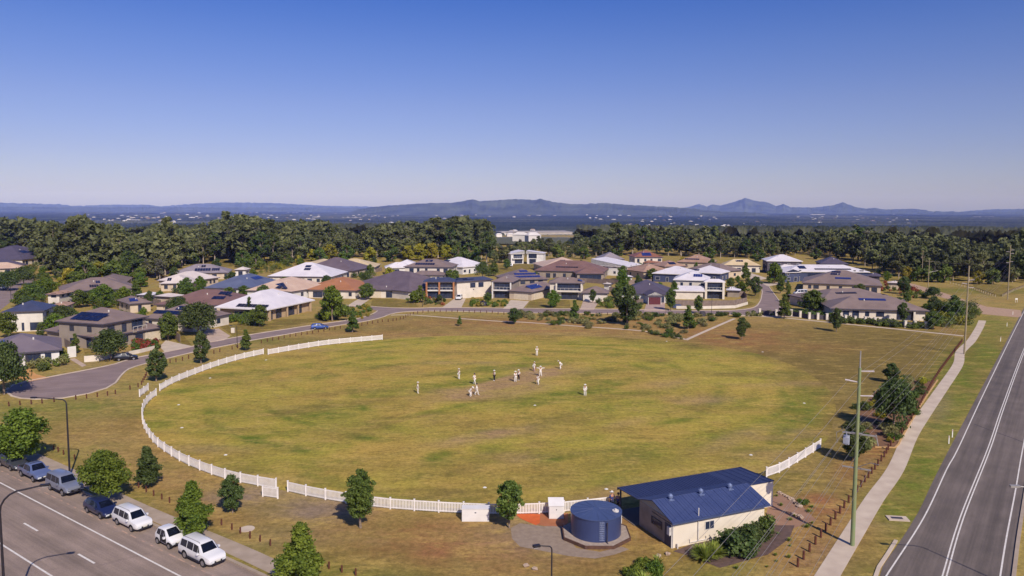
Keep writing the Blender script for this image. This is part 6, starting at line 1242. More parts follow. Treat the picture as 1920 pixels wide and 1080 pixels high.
# rock edging to the right of the pavilion
rockm = pm('rock', '#c9b09a', '#9a8474', 2, .9, bump=.5)
rk = random.Random(4)
def rock(p, s, label, group):
    m = MB(); m.ball((0, 0, 0), 1, 8); vs = [Vector(v) * (1 + rk.uniform(-.22, .22)) for v in m.v]; m.v = [(v.x * s, v.y * s * rk.uniform(.7, 1), v.z * s * .6 + s * .3) for v in vs]
    o = m.build('rock', rockm); o.location = p; tag(o, label, 'rock', group)
for x, y in [(1461, 924), (1466, 927), (1471, 929), (1475, 932), (1480, 934), (1484, 937), (1488, 940), (1492, 944), (1496, 947), (1499, 951), (1487, 965), (1493, 967), (1498, 969), (1502, 972)]: rock(G(x, y), rk.uniform(.2, .38), 'pale rock in the curved garden edge right of the pavilion', 'rocks of the edge by the pavilion')
for x, y in [(1688, 822), (1683, 826), (1693, 818), (1252, 1040), (1235, 1044), (987, 1062), (1003, 1068)]: rock(G(x, y), rk.uniform(.15, .3), 'small pale rock lying loose in the grass', 'loose rocks')
plant('s_green', G(1506, 948), .8, 'small dead branchy shrub by the rock edging', 'shrub')
# ------------------------------------------------------------------ boxes by the fence
boxw = pm('box_white', '#f3eeec', '#e6e0de', 1, .5)
def crate(label, pxl, pxr, h, d, lid=0.0, name='storage_box', sl=0):
    a, b = G(*pxl), G(*pxr); u_ = (b - a).normalized(); w = (b - a).length; t = empty(name, a, math.atan2(u_.y, u_.x), label, 'box')
    m = MB(); m.box(0, w, 0, d, 0, h); m.box(.03, w - .03, -.025, 0, .08, h * .5 - .03); m.box(.03, w - .03, -.025, 0, h * .5 + .03, h - .08); m.build('body', boxw, t)
    m = MB(); q = [(-.06, -.06, h), (w + .06, -.06, h), (w + .06, d + .06, h + sl), (-.06, d + .06, h + sl)]; m.add([(x, y, z + .003) for x, y, z in q] + [(x, y, z + .07) for x, y, z in q], [(3, 2, 1, 0), (4, 5, 6, 7), (0, 1, 5, 4), (1, 2, 6, 5), (2, 3, 7, 6), (3, 0, 4, 7)]); m.build('lid', boxw, t)
    m = MB(); m.box(w * .47, w * .53, -.04, -.02, h * .7, h * .78); m.build('latch', frameD, t); return t
crate('long low white storage box standing against the picket fence', (866, 978), (917, 978), 1.2, .9)
crate('tall white box cabinet with a sloping lid on the red soil', (1029.5, 973), (1057, 973), 1.25, 1.1, sl=.4)

# ------------------------------------------------------------------ power poles and lines
poleG = pm('pole_green', '#7f9468', '#8f8f66', .8, .9, k=.85, detail=8); poleT = pm('pole_timber', '#b0a082', '#8f8268', .8, .9, k=.85); insul = pm('insulator', '#e8dcdc', None, 3, .3); galv = pm('galvanised', '#b5b0b0', None, 3, .5, metal=.3)
def pole(p, H, r, label, arms, m_=poleT, spike=0, tilt=0, name='power_pole'):
    t = empty(name, p, R(60), label, 'power pole'); m = MB(); m.tube([(0, 0, -.1), (0, 0, H * .5), (0, 0, H)], [r, r * .82, r * .62], 12); m.build('pole', m_, t)
    if spike: m = MB(); m.tube([(0, 0, H - .3), (0, 0, H + spike)], [.07, .05], 8); m.build('spike', galv, t)
    for (z, side, L_) in arms: 
        m = MB(); m.tube([(0, side * r * .6, z), (0, side * (r + .25), z + .03), (0, side * (r + L_), z + .1)], [.05, .06, .07], 8); m.build('insulator', insul, t)
    return t
Ppos = [Vector((-33, -27, 0)), G(1598, 1023), G(1808, 664), G(1889, 562), Vector((225, 325, 0))]
big = pole(Ppos[1], 16.2, .2, 'tall green timber power pole with a transformer, nearest the camera', [(15.9, -1, .95), (14.9, 1, .95), (13.7, -1, .95)], poleG, 1.5)
m = MB(); m.box(-.06, .06, -1.6, 1.2, 10.2, 10.32); m.box(-.06, .06, -1.25, 1.1, 7.1, 7.2); m.build('crossarm', galv, big)
m = MB(); m.cyl((0, .85, 0), .27, 9.2, 10.0, 16); m.box(-.3, .3, .62, 1.08, 9.3, 9.85)
for k in (-.15, 0, .15): m.cyl((k, .85, 0), .04, 10.0, 10.3, 8)
m.build('transformer', pm('transformer_grey', '#a9aec2', None, 2, .5), big)
m = MB(); m.box(-.1, .1, -.4, .4, 10.3, 10.36); m.tube([(0, -1.5, 10.4), (.2, -1.7, 9.4)], .05, 6); m.tube([(0, 1.15, 10.5), (.1, 1.7, 10.1), (.1, 1.6, 9.2)], .03, 6); m.build('fuse_gear', galv, big)
m = MB(); m.tube([(-.1, -.2, 7.3), (-.6, -1.2, 8.0), (-1.1, -1.9, 8.1)], .03, 6); m.build('light_arm', galv, big)
poles = [big]
poles.append(pole(Ppos[2], 18.6, .19, 'tall timber power pole standing where the footpath bends', [(15.6, -1, .9), (14.8, 1, .9), (14.0, -1, .9)]))
poles.append(pole(Ppos[3], 18.3, .19, 'tall timber power pole at the far right by the gravel track', [(16.8, -1, .9), (16.2, 1, .9), (15.6, -1, .9), (12.9, -1, .8), (12.5, 1, .8)]))
poles.append(pole(G(1740, 541), 11.0, .17, 'shorter timber pole with a crossarm at the start of the track', [], poleT)); m = MB(); m.box(-.06, .06, -1.3, 1.3, 10.5, 10.62)
m.build('crossarm', poleT, poles[-1]); m = MB(); m.tube([(.1, 0, 6.2), (2.0, -3.0, 7.0)], .05, 6); m.build('light_arm', galv, poles[-1])
poles.append(pole(G(1728, 527), 13.0, .16, 'slim timber pole behind the crossarm pole near the forest', [])); m = MB(); m.box(-.05, .05, -.7, .7, 12.7, 12.8); m.build('crossarm', poleT, poles[-1])
po = MB(); po.tube([(0, 0, 0), (0, 0, 5)], .05, 6); o = po.build('antenna_mast', galv); o.location = G(1642, 517) ; tag(o, 'thin antenna mast behind the long white roof', 'antenna')
wire = pm('power_wire', '#b5aba2', None, 1, .4, metal=.5)
off_ = [(-.9, 16.0), (.9, 15.0), (-.9, 13.8), (-1.0, 10.35), (-.4, 10.35), (.5, 10.35), (1.0, 10.35), (-1.1, 7.2), (1.0, 7.2)]
PV_ = Vector((math.cos(R(60)) * 0 - math.sin(R(60)), math.cos(R(60)), 0))
for k, (sx, z) in enumerate(off_):
    for a, b in ((0, 1), (1, 2), (2, 3)):
        if k > 6 and a > 0: continue
        zz = [16.5, 16, 15.5, 17][0]; A = Ppos[a] + PV_ * sx + Vector((0, 0, z)); B = Ppos[b] + PV_ * sx + Vector((0, 0, z if k > 2 else z + (0, 0, -.2, .8)[b])); pts = []
        for i in range(25): s = i / 24; q = A.lerp(B, s); q.z -= 4 * 1.3 * s * (1 - s); pts.append(q)
        m = MB(); m.tube(pts, .011, 4, False); o = m.build('power_line', wire); tag(o, 'thin overhead wire strung between the roadside power poles', 'power line', 'overhead wires between the poles')
for a in (-.9, 0, .9):
    A = Ppos[3] + Vector((0, 0, 12.6 + a * .2)); B = G(1740, 541) + Vector((a * .5, a, 10.6)); pts = []
    for i in range(17): s = i / 16; q = A.lerp(B, s); q.z -= 4 * .8 * s * (1 - s); pts.append(q)
    m = MB(); m.tube(pts, .011, 4, False); o = m.build('power_line', wire); tag(o, 'thin overhead wire crossing from the far pole to the crossarm pole', 'power line', 'wires to the crossarm pole')

# ------------------------------------------------------------------ street lamps
black = pm('lamp_black', '#2c2830', None, 3, .45); lampg = pm('lamp_lens', '#e9e4e0', None, 3, .3)
def lamp(p, H, arm, az, label, r=.09, m_=black, head=.5, curve=1.2, name='street_lamp'):
    t = empty(name, p, az, label, 'street lamp', None); m = MB(); pts = [(0, 0, 0), (0, 0, H * .5), (0, 0, H - curve)]; rad = [r, r * .85, r * .7]
    for k in range(1, 6): a = math.pi / 2 * k / 5; pts.append((curve * (1 - math.cos(a)), 0, H - curve + curve * math.sin(a) * .95)); rad.append(r * .6)
    pts.append((arm, 0, H + .12)); rad.append(r * .5); m.tube(pts, rad, 8); m.cyl((0, 0, 0), r * 1.5, 0, .5, 10); m.build('pole', m_, t)
    m = MB(); m.box(arm - .1, arm + head, -.13, .13, H + .06, H + .2); hd = m.build('lamp_head', m_, t); m = MB(); m.box(arm + .05, arm + head - .05, -.1, .1, H + .02, H + .058); m.build('lens', lampg, hd); return t
lamp(G(12, 1180), 10.2, 2.7, R(14), 'black curved street lamp at the bottom left corner over the main road', .11, curve=1.6)
lamp(G(131, 893), 8.8, 3.5, R(178), 'black curved street lamp between the footpath and the cars, arm pointing left', .11, curve=.6)
lamp(G(1033, 1240), 8.0, .95, R(200), 'black hooked street lamp rising from the bottom centre edge', .07, head=.38, curve=.3)
lamp(G(7, 740), 8.0, .6, R(60), 'dark lamp post beside the pale trunk tree at the turning circle', .08, curve=.3)
lamp(G(445, 652), 4.8, 1.0, R(200), 'dark street lamp by the small sparse tree above the picket fence', .07, curve=.3)
lamp(G(21, 565), 6.5, .9, R(30), 'dark street lamp on the upper left street', .08, curve=.3)
lamp(G(792, 575), 6.0, .8, R(90), 'dark street lamp before the navy roofed house', .07, curve=.3)
lamp(G(1334, 593), 6.0, .8, R(60), 'dark street lamp beside the dark box on the far street', .07, curve=.3)
lamp(G(1962, 1130), 9.0, 2.6, R(176), 'grey street lamp reaching over the right road from outside the picture', .08, galv, .6, .6)
lamp(G(1975, 740), 9.0, 3.2, R(176), 'second grey street lamp over the right road, farther away', .08, galv, .6, .6)
# ------------------------------------------------------------------ small street items
o = MB(); o.box(-.45, .45, -.4, .4, 0, 1.25); o.box(-.35, .35, -.3, .3, 1.25, 1.4); o = o.build('utility_box', frameD); o.location = G(1317, 593); o.scale = (1.6, 1.4, 1.0); tag(o, 'squat dark utility box between the far street and the shrub bed', 'utility box')
o = MB(); o.box(-.4, .4, -.25, .25, 0, 1.2); o = o.build('utility_box', WM['cream']); o.location = G(437, 624); tag(o, 'small cream utility box on the verge by the driveway', 'utility box')
o = MB(); o.box(-1.2, 1.2, -.8, .8, 0, 1.0); o = o.build('utility_box', navyR); o.location = G(1269, 577); tag(o, 'low blue water box at the left end of the cream retaining wall', 'tank')
t = empty('trampoline', G(905, 573), 0, 'black domed play tent on the lawn between two driveways', 'trampoline')
m = MB(); m.ball((0, 0, .1), 1.6, 14, (1, .8, .85)); m.build('cover', black, t); m = MB(); [m.tube([(1.5 * math.cos(a), 1.2 * math.sin(a), 0), (1.3 * math.cos(a), 1.0 * math.sin(a), .9)], .04, 5) for a in (0, 1.57, 3.14, 4.71)]; m.build('frame', galv, t)
for x, y, l in ((1180, 556, 'sail'), ):
    pass
# ------------------------------------------------------------------ vehicles
tyreM = pm('tyre', '#26242a', None, 5, .85); rimM = pm('rim', '#b9b6b8', None, 4, .3, metal=.6); carglass = pm('car_glass', '#1a1e2c', '#252b3c', 1, .06, spec=.9); lightM = pm('headlamp', '#e8ecf2', None, 3, .1, spec=.9); tailM = pm('tail_lamp', '#a8281e', None, 3, .2)
trimM = pm('car_trim', '#2a282e', None, 3, .6); plateM = pm('number_plate', '#e6e2d6', None, 3, .5)
def paint(n, c): return pm('paint_' + n, c, c, .5, .3, metal=.15, coat=.7, k=.85)
def car(label, paintm, st, wb, wr, name='parked_car', cat='car', extras=(), group='cars parked along the kerb'):
    """st: stations (x, z_bottom, z_belt, z_top, half_width, half_top); x runs back to front"""
    t = empty(name, (0, 0, 0), 0, label, cat, group); NP = 8
    def ring(s):
        x, zb, zl, zt, w, wt = s; up = zt - zl
        h = [(0, zb), (w * .86, zb), (w, zb + .14), (w * 1.0, zb + (zl - zb) * .62), (w * .965, zl), (wt + (w * .965 - wt) * .10, zt - max(.03, up * .12)), (wt * .80, zt), (0, zt + .012)]
        return [Vector((x, y, z)) for y, z in h] + [Vector((x, -y, z)) for y, z in reversed(h[1:-1])]
    rings = [ring(s) for s in st]; n = len(rings[0]); m = MB(); vs = [v for r in rings for v in r]; fs = []
    for i in range(len(rings) - 1):
        for k in range(n): fs.append((i * n + k, i * n + (k + 1) % n, (i + 1) * n + (k + 1) % n, (i + 1) * n + k))
    fs += [tuple(range(n)), tuple(range(len(rings) * n - 1, (len(rings) - 1) * n - 1, -1))]
    m.add(vs, [tuple(reversed(f)) for f in fs]); body = m.build('body', paintm, t, True)
    bm = bmesh.new(); bm.from_mesh(body.data); bmesh.ops.recalc_face_normals(bm, faces=bm.faces); bm.to_mesh(body.data); bm.free()
    body.data.set_sharp_from_angle(angle=R(42))
    def patch_(q, s=.06, out=.012):
        q = [Vector(p) for p in q]; c = sum(q, Vector()) / 4; nn = (q[1] - q[0]).cross(q[3] - q[0]).normalized()
        if nn.dot(c - Vector((c.x * .9, 0, .6))) < 0: nn = -nn
        q = [p + (c - p) * s + nn * out for p in q]; b = [p - nn * (out + .03) for p in q]; return q + b
    def addp(mb, q, **k): 
        v = patch_(q, **k); mb.add(v, [(0, 1, 2, 3), (3, 2, 1, 0), (4, 5, 6, 7), (0, 4, 5, 1), (1, 5, 6, 2), (2, 6, 7, 3), (3, 7, 4, 0)])
    roofi = [i for i, s in enumerate(st) if s[3] - s[2] > .25]; i0, i1 = roofi[0], roofi[-1]
    # side windows between roof stations
    for sgn in (1, -1):
        for i in range(i0, i1):
            m = MB(); k4, k5 = (4, 5) if sgn > 0 else (n - 4, n - 5); addp(m, [rings[i][k4], rings[i + 1][k4], rings[i + 1][k5], rings[i][k5]], s=.10); m.build('side_window', carglass, t)
        m = MB(); k4, k5 = (4, 5) if sgn > 0 else (n - 4, n - 5)
        if i1 + 1 < len(st): a = rings[i1][k4]; b = rings[i1 + 1][k4]; c = rings[i1][k5]; m2 = a.lerp(b, .5); addp(m, [a, m2, c.lerp(m2, .5), c], s=.14); m.build('side_window', carglass, t)
    # windscreen and rear screen
    yw = lambda v, q: Vector((v.x, v.y * q, v.z))
    f, g_ = rings[i1], rings[i1 + 1]; m = MB(); k = 6; addp(m, [yw(f[k], 1.08), yw(g_[k], 1.2), yw(g_[n - k], 1.2), yw(f[n - k], 1.08)], s=.07, out=.03); m.build('windscreen', carglass, t)
    f, g_ = rings[i0], rings[i0 - 1]; m = MB(); addp(m, [yw(f[k], 1.06), yw(g_[k], 1.15), yw(g_[n - k], 1.15), yw(f[n - k], 1.06)], s=.12, out=.03); m.build('rear_window', carglass, t)
    xf, xr = st[-1][0], st[0][0]; w = max(s[4] for s in st); zb = min(s[1] for s in st); zf = st[-1][2]; wf = st[-1][4]
    xc = (xf + xr) / 2 + .05
    for x in (xc - wb / 2, xc + wb / 2):
        for sgn in (1, -1):
            wh = empty('wheel', (x, sgn * (w - .12), wr)); wh.parent = t; wh.rotation_euler = (math.pi / 2, 0, 0)
            m = MB(); m.cyl((0, 0, 0), wr * .96, -.12, -.1, 20, wr); m.cyl((0, 0, 0), wr, -.1, .1, 20); m.cyl((0, 0, 0), wr, .1, .12, 20, wr * .96); m.build('tyre', tyreM, wh)
            m = MB(); m.cyl((0, 0, 0), wr * .62, -.135, .135, 14); m.build('rim', rimM, wh)
            m = MB(); q = []  # dark wheel arch
            for a in range(11):
                an = math.pi * a / 10; q += [(x + (wr + .07) * math.cos(an), sgn * (w + .004), wr + (wr + .07) * math.sin(an))]
            q2 = [(a, sgn * (w - .2), c) for a, b, c in q]; m.add(q + q2, [tuple(range(11)), tuple(range(10, -1, -1))] + [(i, i + 1, 12 + i, 11 + i) for i in range(10)]); m.build('wheel_arch', trimM, t)
    for sgn in (1, -1):
        m = MB(); m.box(xf - .30, xf + .015, sgn * wf * .98 - (.36 if sgn > 0 else 0), sgn * wf * .98 + (0 if sgn > 0 else .36), zf - .19, zf - .02); m.build('headlight', lightM, t)
        m = MB(); m.box(xr - .015, xr + .12, sgn * wf * .97 - (.2 if sgn > 0 else 0), sgn * wf * .97 + (0 if sgn > 0 else .2), st[0][2] - .22, st[0][2] + .05); m.build('tail_light', tailM, t)
        m = MB(); a = st[i1 + 1]; m.box(a[0] - .45, a[0] - .25, sgn * (w + .02) - .02 if sgn > 0 else sgn * (w + .2), sgn * (w + .2) if sgn > 0 else sgn * (w + .02) + .02, a[2] - .02, a[2] + .14); m.build('wing_mirror', paintm, t)
    m = MB(); m.box(xf - .02, xf + .02, -wf * .5, wf * .5, zf - .24, zf - .08); m.build('grille', trimM, t)
    m = MB(); m.box(xf - .1, xf + .03, -wf * .8, wf * .8, zb + .02, zb + .14); m.build('bumper', trimM, t)
    m = MB(); m.box(xf + .02, xf + .035, -.2, .2, zb + .18, zb + .29); m.build('number_plate', plateM, t)
    for e in extras:
        if e == 'rails':
            for sgn in (1, -1): m = MB(); y = sgn * st[i0][5] * .78; z = st[i0][3] + .01; m.tube([(st[i0][0] + .1, y, z), (st[i0][0] + .2, y, z + .07), (st[i1][0] - .2, y, z + .09), (st[i1][0] - .1, y, z)], .022, 5); m.build('roof_rail', galv, t)
        if e == 'rack':
            m = MB(); z = st[i0][3] + .06; x0, x1, y = st[i0][0] + .2, st[i1][0] - .05, st[i0][5] * .85
            for k in range(14): xx = x0 + (x1 - x0) * k / 13; m.box(xx - .055, xx + .055, -y, y, z, z + .05)
            for yy in (-y, 0, y): m.box(x0, x1, yy - .03, yy + .03, z + .04, z + .1)
            m.build('roof_rack', trimM, t)
        if e == 'bars': 
            for xx in (.25, .7): m = MB(); x_ = st[i0][0] * (1 - xx) + st[i1][0] * xx; m.box(x_ - .03, x_ + .03, -st[i0][5] * .8, st[i0][5] * .8, st[i0][3] + .04, st[i0][3] + .09); m.build('roof_bar', trimM, t)
        if e == 'bull':
            m = MB(); 
            for yy in (-.35, .35): m.tube([(xf + .02, yy, zb + .1), (xf + .16, yy, zb + .3), (xf + .14, yy, zf + .02)], .035, 6)
            m.tube([(xf - .05, -wf, zf - .1), (xf + .15, -wf * .7, zf - .02), (xf + .15, wf * .7, zf - .02), (xf - .05, wf, zf - .1)], .035, 6); m.build('bull_bar', trimM, t)
        if e == 'sill':
            for sgn in (1, -1): m = MB(); m.box(xc - wb / 2 + wr + .1, xc + wb / 2 - wr - .1, sgn * w - .05, sgn * w + .06, zb, zb + .1); m.build('side_step', trimM, t)
        if e == 'canopy':
            m = MB(); m.box(xr + .05, xr + 1.3, -.72, .72, .98, 1.04); m.build('tray_cover', trimM, t)
        if e == 'smart':
            for sgn in (1, -1):
                m = MB(); m.box(xc - .45, xc + .55, sgn * (w + .002), sgn * (w + .01), .42, .98) if sgn > 0 else m.box(xc - .45, xc + .55, sgn * (w + .01), sgn * (w + .002), .42, .98); m.build('door', trimM, t)
    return t
SUV = [(-2.3, .45, .95, 1.0, .82, .70), (-2.27, .35, 1.02, 1.25, .88, .68), (-1.98, .32, 1.05, 1.68, .90, .66), (-1.0, .3, 1.03, 1.74, .90, .68), (-.05, .3, 1.0, 1.74, .90, .68), (.62, .3, .99, 1.64, .90, .66), (1.18, .3, .98, 1.06, .90, .72), (1.95, .32, .92, .97, .88, .70), (2.22, .36, .82, .86, .80, .64), (2.32, .42, .66, .7, .72, .60)]
BIGSUV = [(-2.4, .5, 1.05, 1.1, .86, .74), (-2.38, .42, 1.12, 1.5, .92, .74), (-2.2, .4, 1.14, 1.82, .94, .74), (-1.1, .4, 1.12, 1.88, .94, .74), (-.1, .4, 1.1, 1.88, .94, .74), (.5, .4, 1.09, 1.8, .94, .72), (1.0, .4, 1.08, 1.18, .94, .80), (2.0, .42, 1.04, 1.1, .92, .80), (2.35, .46, .95, 1.0, .88, .76), (2.42, .5, .75, .8, .84, .7)]
HATCH = [(-2.05, .4, .85, .9, .78, .66), (-2.0, .32, .92, 1.1, .84, .62), (-1.55, .28, .95, 1.42, .86, .60), (-.7, .26, .93, 1.48, .86, .60), (.05, .26, .91, 1.46, .86, .60), (.45, .26, .9, 1.36, .86, .60), (1.15, .26, .88, .94, .86, .68), (1.8, .28, .78, .83, .82, .64), (2.1, .32, .66, .7, .74, .58), (2.17, .36, .56, .6, .66, .52)]
WAGON = [(-2.3, .4, .85, .9, .78, .66), (-2.27, .32, .92, 1.1, .84, .62), (-2.0, .28, .95, 1.42, .86, .60), (-.9, .26, .93, 1.48, .86, .60), (0, .26, .91, 1.47, .86, .60), (.5, .26, .9, 1.36, .86, .60), (1.2, .26, .88, .94, .86, .68), (1.95, .28, .8, .85, .82, .64), (2.25, .32, .68, .72, .74, .58), (2.32, .36, .58, .62, .66, .52)]
SMART = [(-1.28, .42, .82, .86, .66, .58), (-1.25, .34, .92, 1.1, .74, .56), (-1.0, .3, .94, 1.46, .76, .56), (-.4, .28, .92, 1.53, .76, .56), (.15, .28, .9, 1.5, .76, .56), (.80, .28, .88, .98, .76, .62), (1.15, .3, .78, .84, .72, .58), (1.32, .36, .6, .64, .62, .5)]
UTE = [(-2.55, .5, .98, 1.0, .84, .80), (-2.5, .42, 1.0, 1.02, .88, .84), (-1.15, .42, 1.02, 1.04, .88, .84), (-1.05, .4, 1.02, 1.25, .89, .70), (-.85, .4, 1.04, 1.66, .90, .68), (-.1, .4, 1.03, 1.74, .90, .68), (.45, .4, 1.02, 1.66, .90, .66), (1.0, .4, 1.0, 1.1, .90, .74), (2.0, .42, .96, 1.02, .88, .74), (2.35, .46, .85, .9, .82, .7), (2.42, .5, .7, .74, .76, .66)]
VAN = [(-2.4, .4, 1.1, 1.2, .84, .8), (-2.38, .34, 1.15, 1.9, .9, .76), (-2.2, .32, 1.15, 1.98, .92, .76), (-1.0, .3, 1.12, 2.0, .92, .76), (.4, .3, 1.1, 1.98, .92, .76), (1.2, .3, 1.06, 1.86, .92, .72), (1.85, .32, 1.0, 1.12, .90, .74), (2.25, .36, .86, .92, .84, .68), (2.36, .42, .66, .7, .78, .62)]
white_p, silver_p, navy_p, grey_p, black_p, blue_p, steelb = paint('white', '#f4f2f4'), paint('silver', '#84899c'), paint('navy', '#232c54'), paint('charcoal', '#43464f'), paint('black', '#14161f'), paint('blue', '#3c5aa8'), paint('pale_blue', '#66739c')
yawk = math.atan2((-u if False else (e1 - e0)).y, (e1 - e0).x)    # parked facing along the road, towards the lower right
def park(o, px, py, yaw=yawk, sc=1.0): o.location = G(px, py); o.rotation_euler = (0, 0, yaw); o.scale = (sc, sc, sc); return o
park(car('white four wheel drive nearest the camera, last in the row of parked cars', white_p, SUV, 2.7, .36, cat='car', extras=('rails', 'sill')), 380, 1048)
park(car('tiny white car with a black roof and door panels', white_p, SMART, 1.85, .29, extras=('smart',)), 320, 1019)
park(car('white family wagon parked behind the tiny black and white car', white_p, SUV, 2.67, .34, extras=('rails',)), 249, 985, sc=.97)
park(car('dark navy hatchback in the middle of the parked row', navy_p, HATCH, 2.6, .31), 191, 962)
park(car('silver four wheel drive with a dark roof rack', silver_p, BIGSUV, 2.8, .39, extras=('rack', 'bull', 'sill')), 122, 920)
park(car('mid blue grey utility truck with a tray', steelb, UTE, 3.0, .37, 'parked_utility', 'utility truck', ('canopy', 'bars')), 67, 895)
park(car('dark charcoal station wagon farthest up the parked row', grey_p, WAGON, 2.7, .32, extras=('rails',)), 25, 875)
park(car('black hatchback parked at the kerb of the turning circle', black_p, HATCH, 2.6, .31, group='cars on the residential streets'), 236, 675, R(26))
park(car('blue and white car driving on the residential street', blue_p, HATCH, 2.6, .31, extras=('bars',), group='cars on the residential streets'), 599, 617, R(20))
park(car('white van in the driveway by the brown roofs', white_p, VAN, 2.9, .34, 'parked_van', 'van', group='cars on the residential streets'), 1500, 553, R(190))
park(car('white car beside the white modern house', white_p, SUV, 2.7, .35, group='cars on the residential streets'), 953, 500, R(185))
park(car('white car left in the open double garage driveway', white_p, SUV, 2.7, .35, group='cars on the residential streets'), 861, 561.5, R(-95))
park(car('white car at the left edge on the upper left street', white_p, SUV, 2.7, .35, group='cars on the residential streets'), 2, 543, R(60))
park(car('small white car partly hidden behind the low fence of the pillared house', white_p, HATCH, 2.6, .31, group='cars on the residential streets'), 1376, 545, R(5))

# ------------------------------------------------------------------ people
skinM = pm('skin', '#c08d72', '#b57f66', 5, .6); clothW = pm('cricket_whites', '#f6f1ea', '#e8e0d8', 4, .8, k=.9); clothK = pm('black_trousers', '#26262e', None, 4, .85); capN = pm('cap_navy', '#22284a', None, 4, .8); capW = pm('hat_white', '#f4efe8', None, 4, .8); shoeM = pm('white_boots', '#e9e4de', None, 4, .6); hairM = pm('hair_brown', '#4a3426', None, 6, .8); blueC = pm('blue_shirt', '#3a4580', '#2f3a70', 4, .8); padM = pm('leg_pads', '#f7f3ee', '#ddd5cc', 6, .7); batM = pm('bat_wood', '#d9b57e', None, 3, .5); redC = pm('red_pads', '#a85a4c', '#8d4a40', 4, .8); gloveM = pm('glove', '#efe6da', None, 5, .7)
def skin_mesh(name, verts, edges, rad, mat, parent, sub=1):
    me = bpy.data.meshes.new(name); me.from_pydata(verts, edges, []); tmp = bpy.data.objects.new('tmp_' + name, me); C.objects.link(tmp)
    sm = tmp.modifiers.new('s', 'SKIN'); sm.use_smooth_shade = True
    for i, v in enumerate(me.skin_vertices[0].data): v.radius = rad[i] if hasattr(rad[i], '__len__') else (rad[i], rad[i]); v.use_root = (i == 0)
    ss = tmp.modifiers.new('u', 'SUBSURF'); ss.levels = sub
    dg = bpy.context.evaluated_depsgraph_get(); dg.update(); m2 = bpy.data.meshes.new_from_object(tmp.evaluated_get(dg)); m2.name = name; bpy.data.objects.remove(tmp)
    m2.materials.clear(); m2.materials.append(mat); 
    for p in m2.polygons: p.use_smooth = True; p.material_index = 0
    return mobj(name, m2, parent)
def person(label, J, hat='cap', top=clothW, leg=clothW, hatm=capW, extras=(), group='cricketers on the field'):
    """J: joints in metres; front is -Y. keys: pel, chest, neck, head, and for s in l,r: sh, el, wr, hip, kn, an"""
    t = empty('person', (0, 0, 0), 0, label, 'person', group); V = {k: Vector(v) for k, v in J.items()}
    for s in 'lr':
        f = (V['wr' + s] - V['el' + s]).normalized(); V['ha' + s] = V['wr' + s] + f * .08; V['to' + s] = V['an' + s] + Vector((V.get('toe' + s, Vector((0, -.2, 0))))) ; V['to' + s].z = .04
    hd = (V['head'] - V['neck']).normalized(); fwd = Vector(J.get('face', (0, -1, 0))).normalized()
    names = ['pel', 'spine', 'chest', 'neck', 'jaw', 'head', 'crown', 'nose'] + [a + s for s in 'lr' for a in ('sh', 'el', 'wr', 'ha', 'hip', 'kn', 'an', 'to')]
    V['spine'] = V['pel'].lerp(V['chest'], .5); V['jaw'] = V['neck'] + hd * .09 + fwd * .015; V['crown'] = V['head'] + hd * .075; V['nose'] = V['head'] - hd * .02 + fwd * .095
    rd = dict(pel=(.15, .11), spine=(.135, .10), chest=(.155, .11), neck=.055, jaw=(.065, .07), head=(.078, .095), crown=(.06, .075), nose=.014, sh=.06, el=.042, wr=.028, ha=(.042, .022), hip=.09, kn=.056, an=.04, to=(.045, .03))
    idx = {k: i for i, k in enumerate(names)}; E = [('pel', 'spine'), ('spine', 'chest'), ('chest', 'neck'), ('neck', 'jaw'), ('jaw', 'head'), ('head', 'crown'), ('head', 'nose')]
    for s in 'lr': E += [('chest', 'sh' + s), ('sh' + s, 'el' + s), ('el' + s, 'wr' + s), ('wr' + s, 'ha' + s), ('pel', 'hip' + s), ('hip' + s, 'kn' + s), ('kn' + s, 'an' + s), ('an' + s, 'to' + s)]
    vs = [V[k] for k in names]; rr_ = [rd[k] if k in rd else rd[k[:-1]] for k in names]
    for s in 'lr':        # five fingers, the thumb from the side of the palm
        h = V['ha' + s]; f = (V['ha' + s] - V['wr' + s]).normalized(); sd = f.cross(Vector((0, 1, 0))); sd = sd.normalized() if sd.length > .1 else Vector((1, 0, 0))
        for k, (o_, L_) in enumerate(((-.03, .055), (-.01, .07), (.01, .066), (.03, .05))):
            b = len(vs); vs += [h + sd * o_ + f * .03, h + sd * o_ * 1.1 + f * (.03 + L_) + fwd * .012]; rr_ += [.009, .007]; E += [(('#', idx['ha' + s]), ('#', b)), (('#', b), ('#', b + 1))]
        b = len(vs); vs += [h - f * .03 - sd * .045, h + f * .015 - sd * .062]; rr_ += [.011, .009]; E += [(('#', idx['ha' + s]), ('#', b)), (('#', b), ('#', b + 1))]
    ix = lambda k: k[1] if isinstance(k, tuple) else idx[k]
    body = skin_mesh('body', vs, [(ix(a), ix(b)) for a, b in E], rr_, skinM, t)
    def garment(nm, keys, edges, grow, mat, short=None):
        ks = keys; P = [V[k] for k in ks]; r_ = []
        for k in ks:
            q = rd[k] if k in rd else rd[k[:-1]]; q = q if hasattr(q, '__len__') else (q, q); r_.append((q[0] + grow, q[1] + grow))
        return skin_mesh(nm, P, [(ks.index(a), ks.index(b)) for a, b in edges], r_, mat, t)
    sh = ['spine', 'pel', 'chest'] + [a + s for s in 'lr' for a in ('sh', 'el')]; es = [('pel', 'spine'), ('spine', 'chest')] + [e for s in 'lr' for e in (('chest', 'sh' + s), ('sh' + s, 'el' + s))]
    if 'long' in extras: sh += ['wrl', 'wrr']; es += [('ell', 'wrl'), ('elr', 'wrr')]
    garment('shirt', sh, es, .02, top)
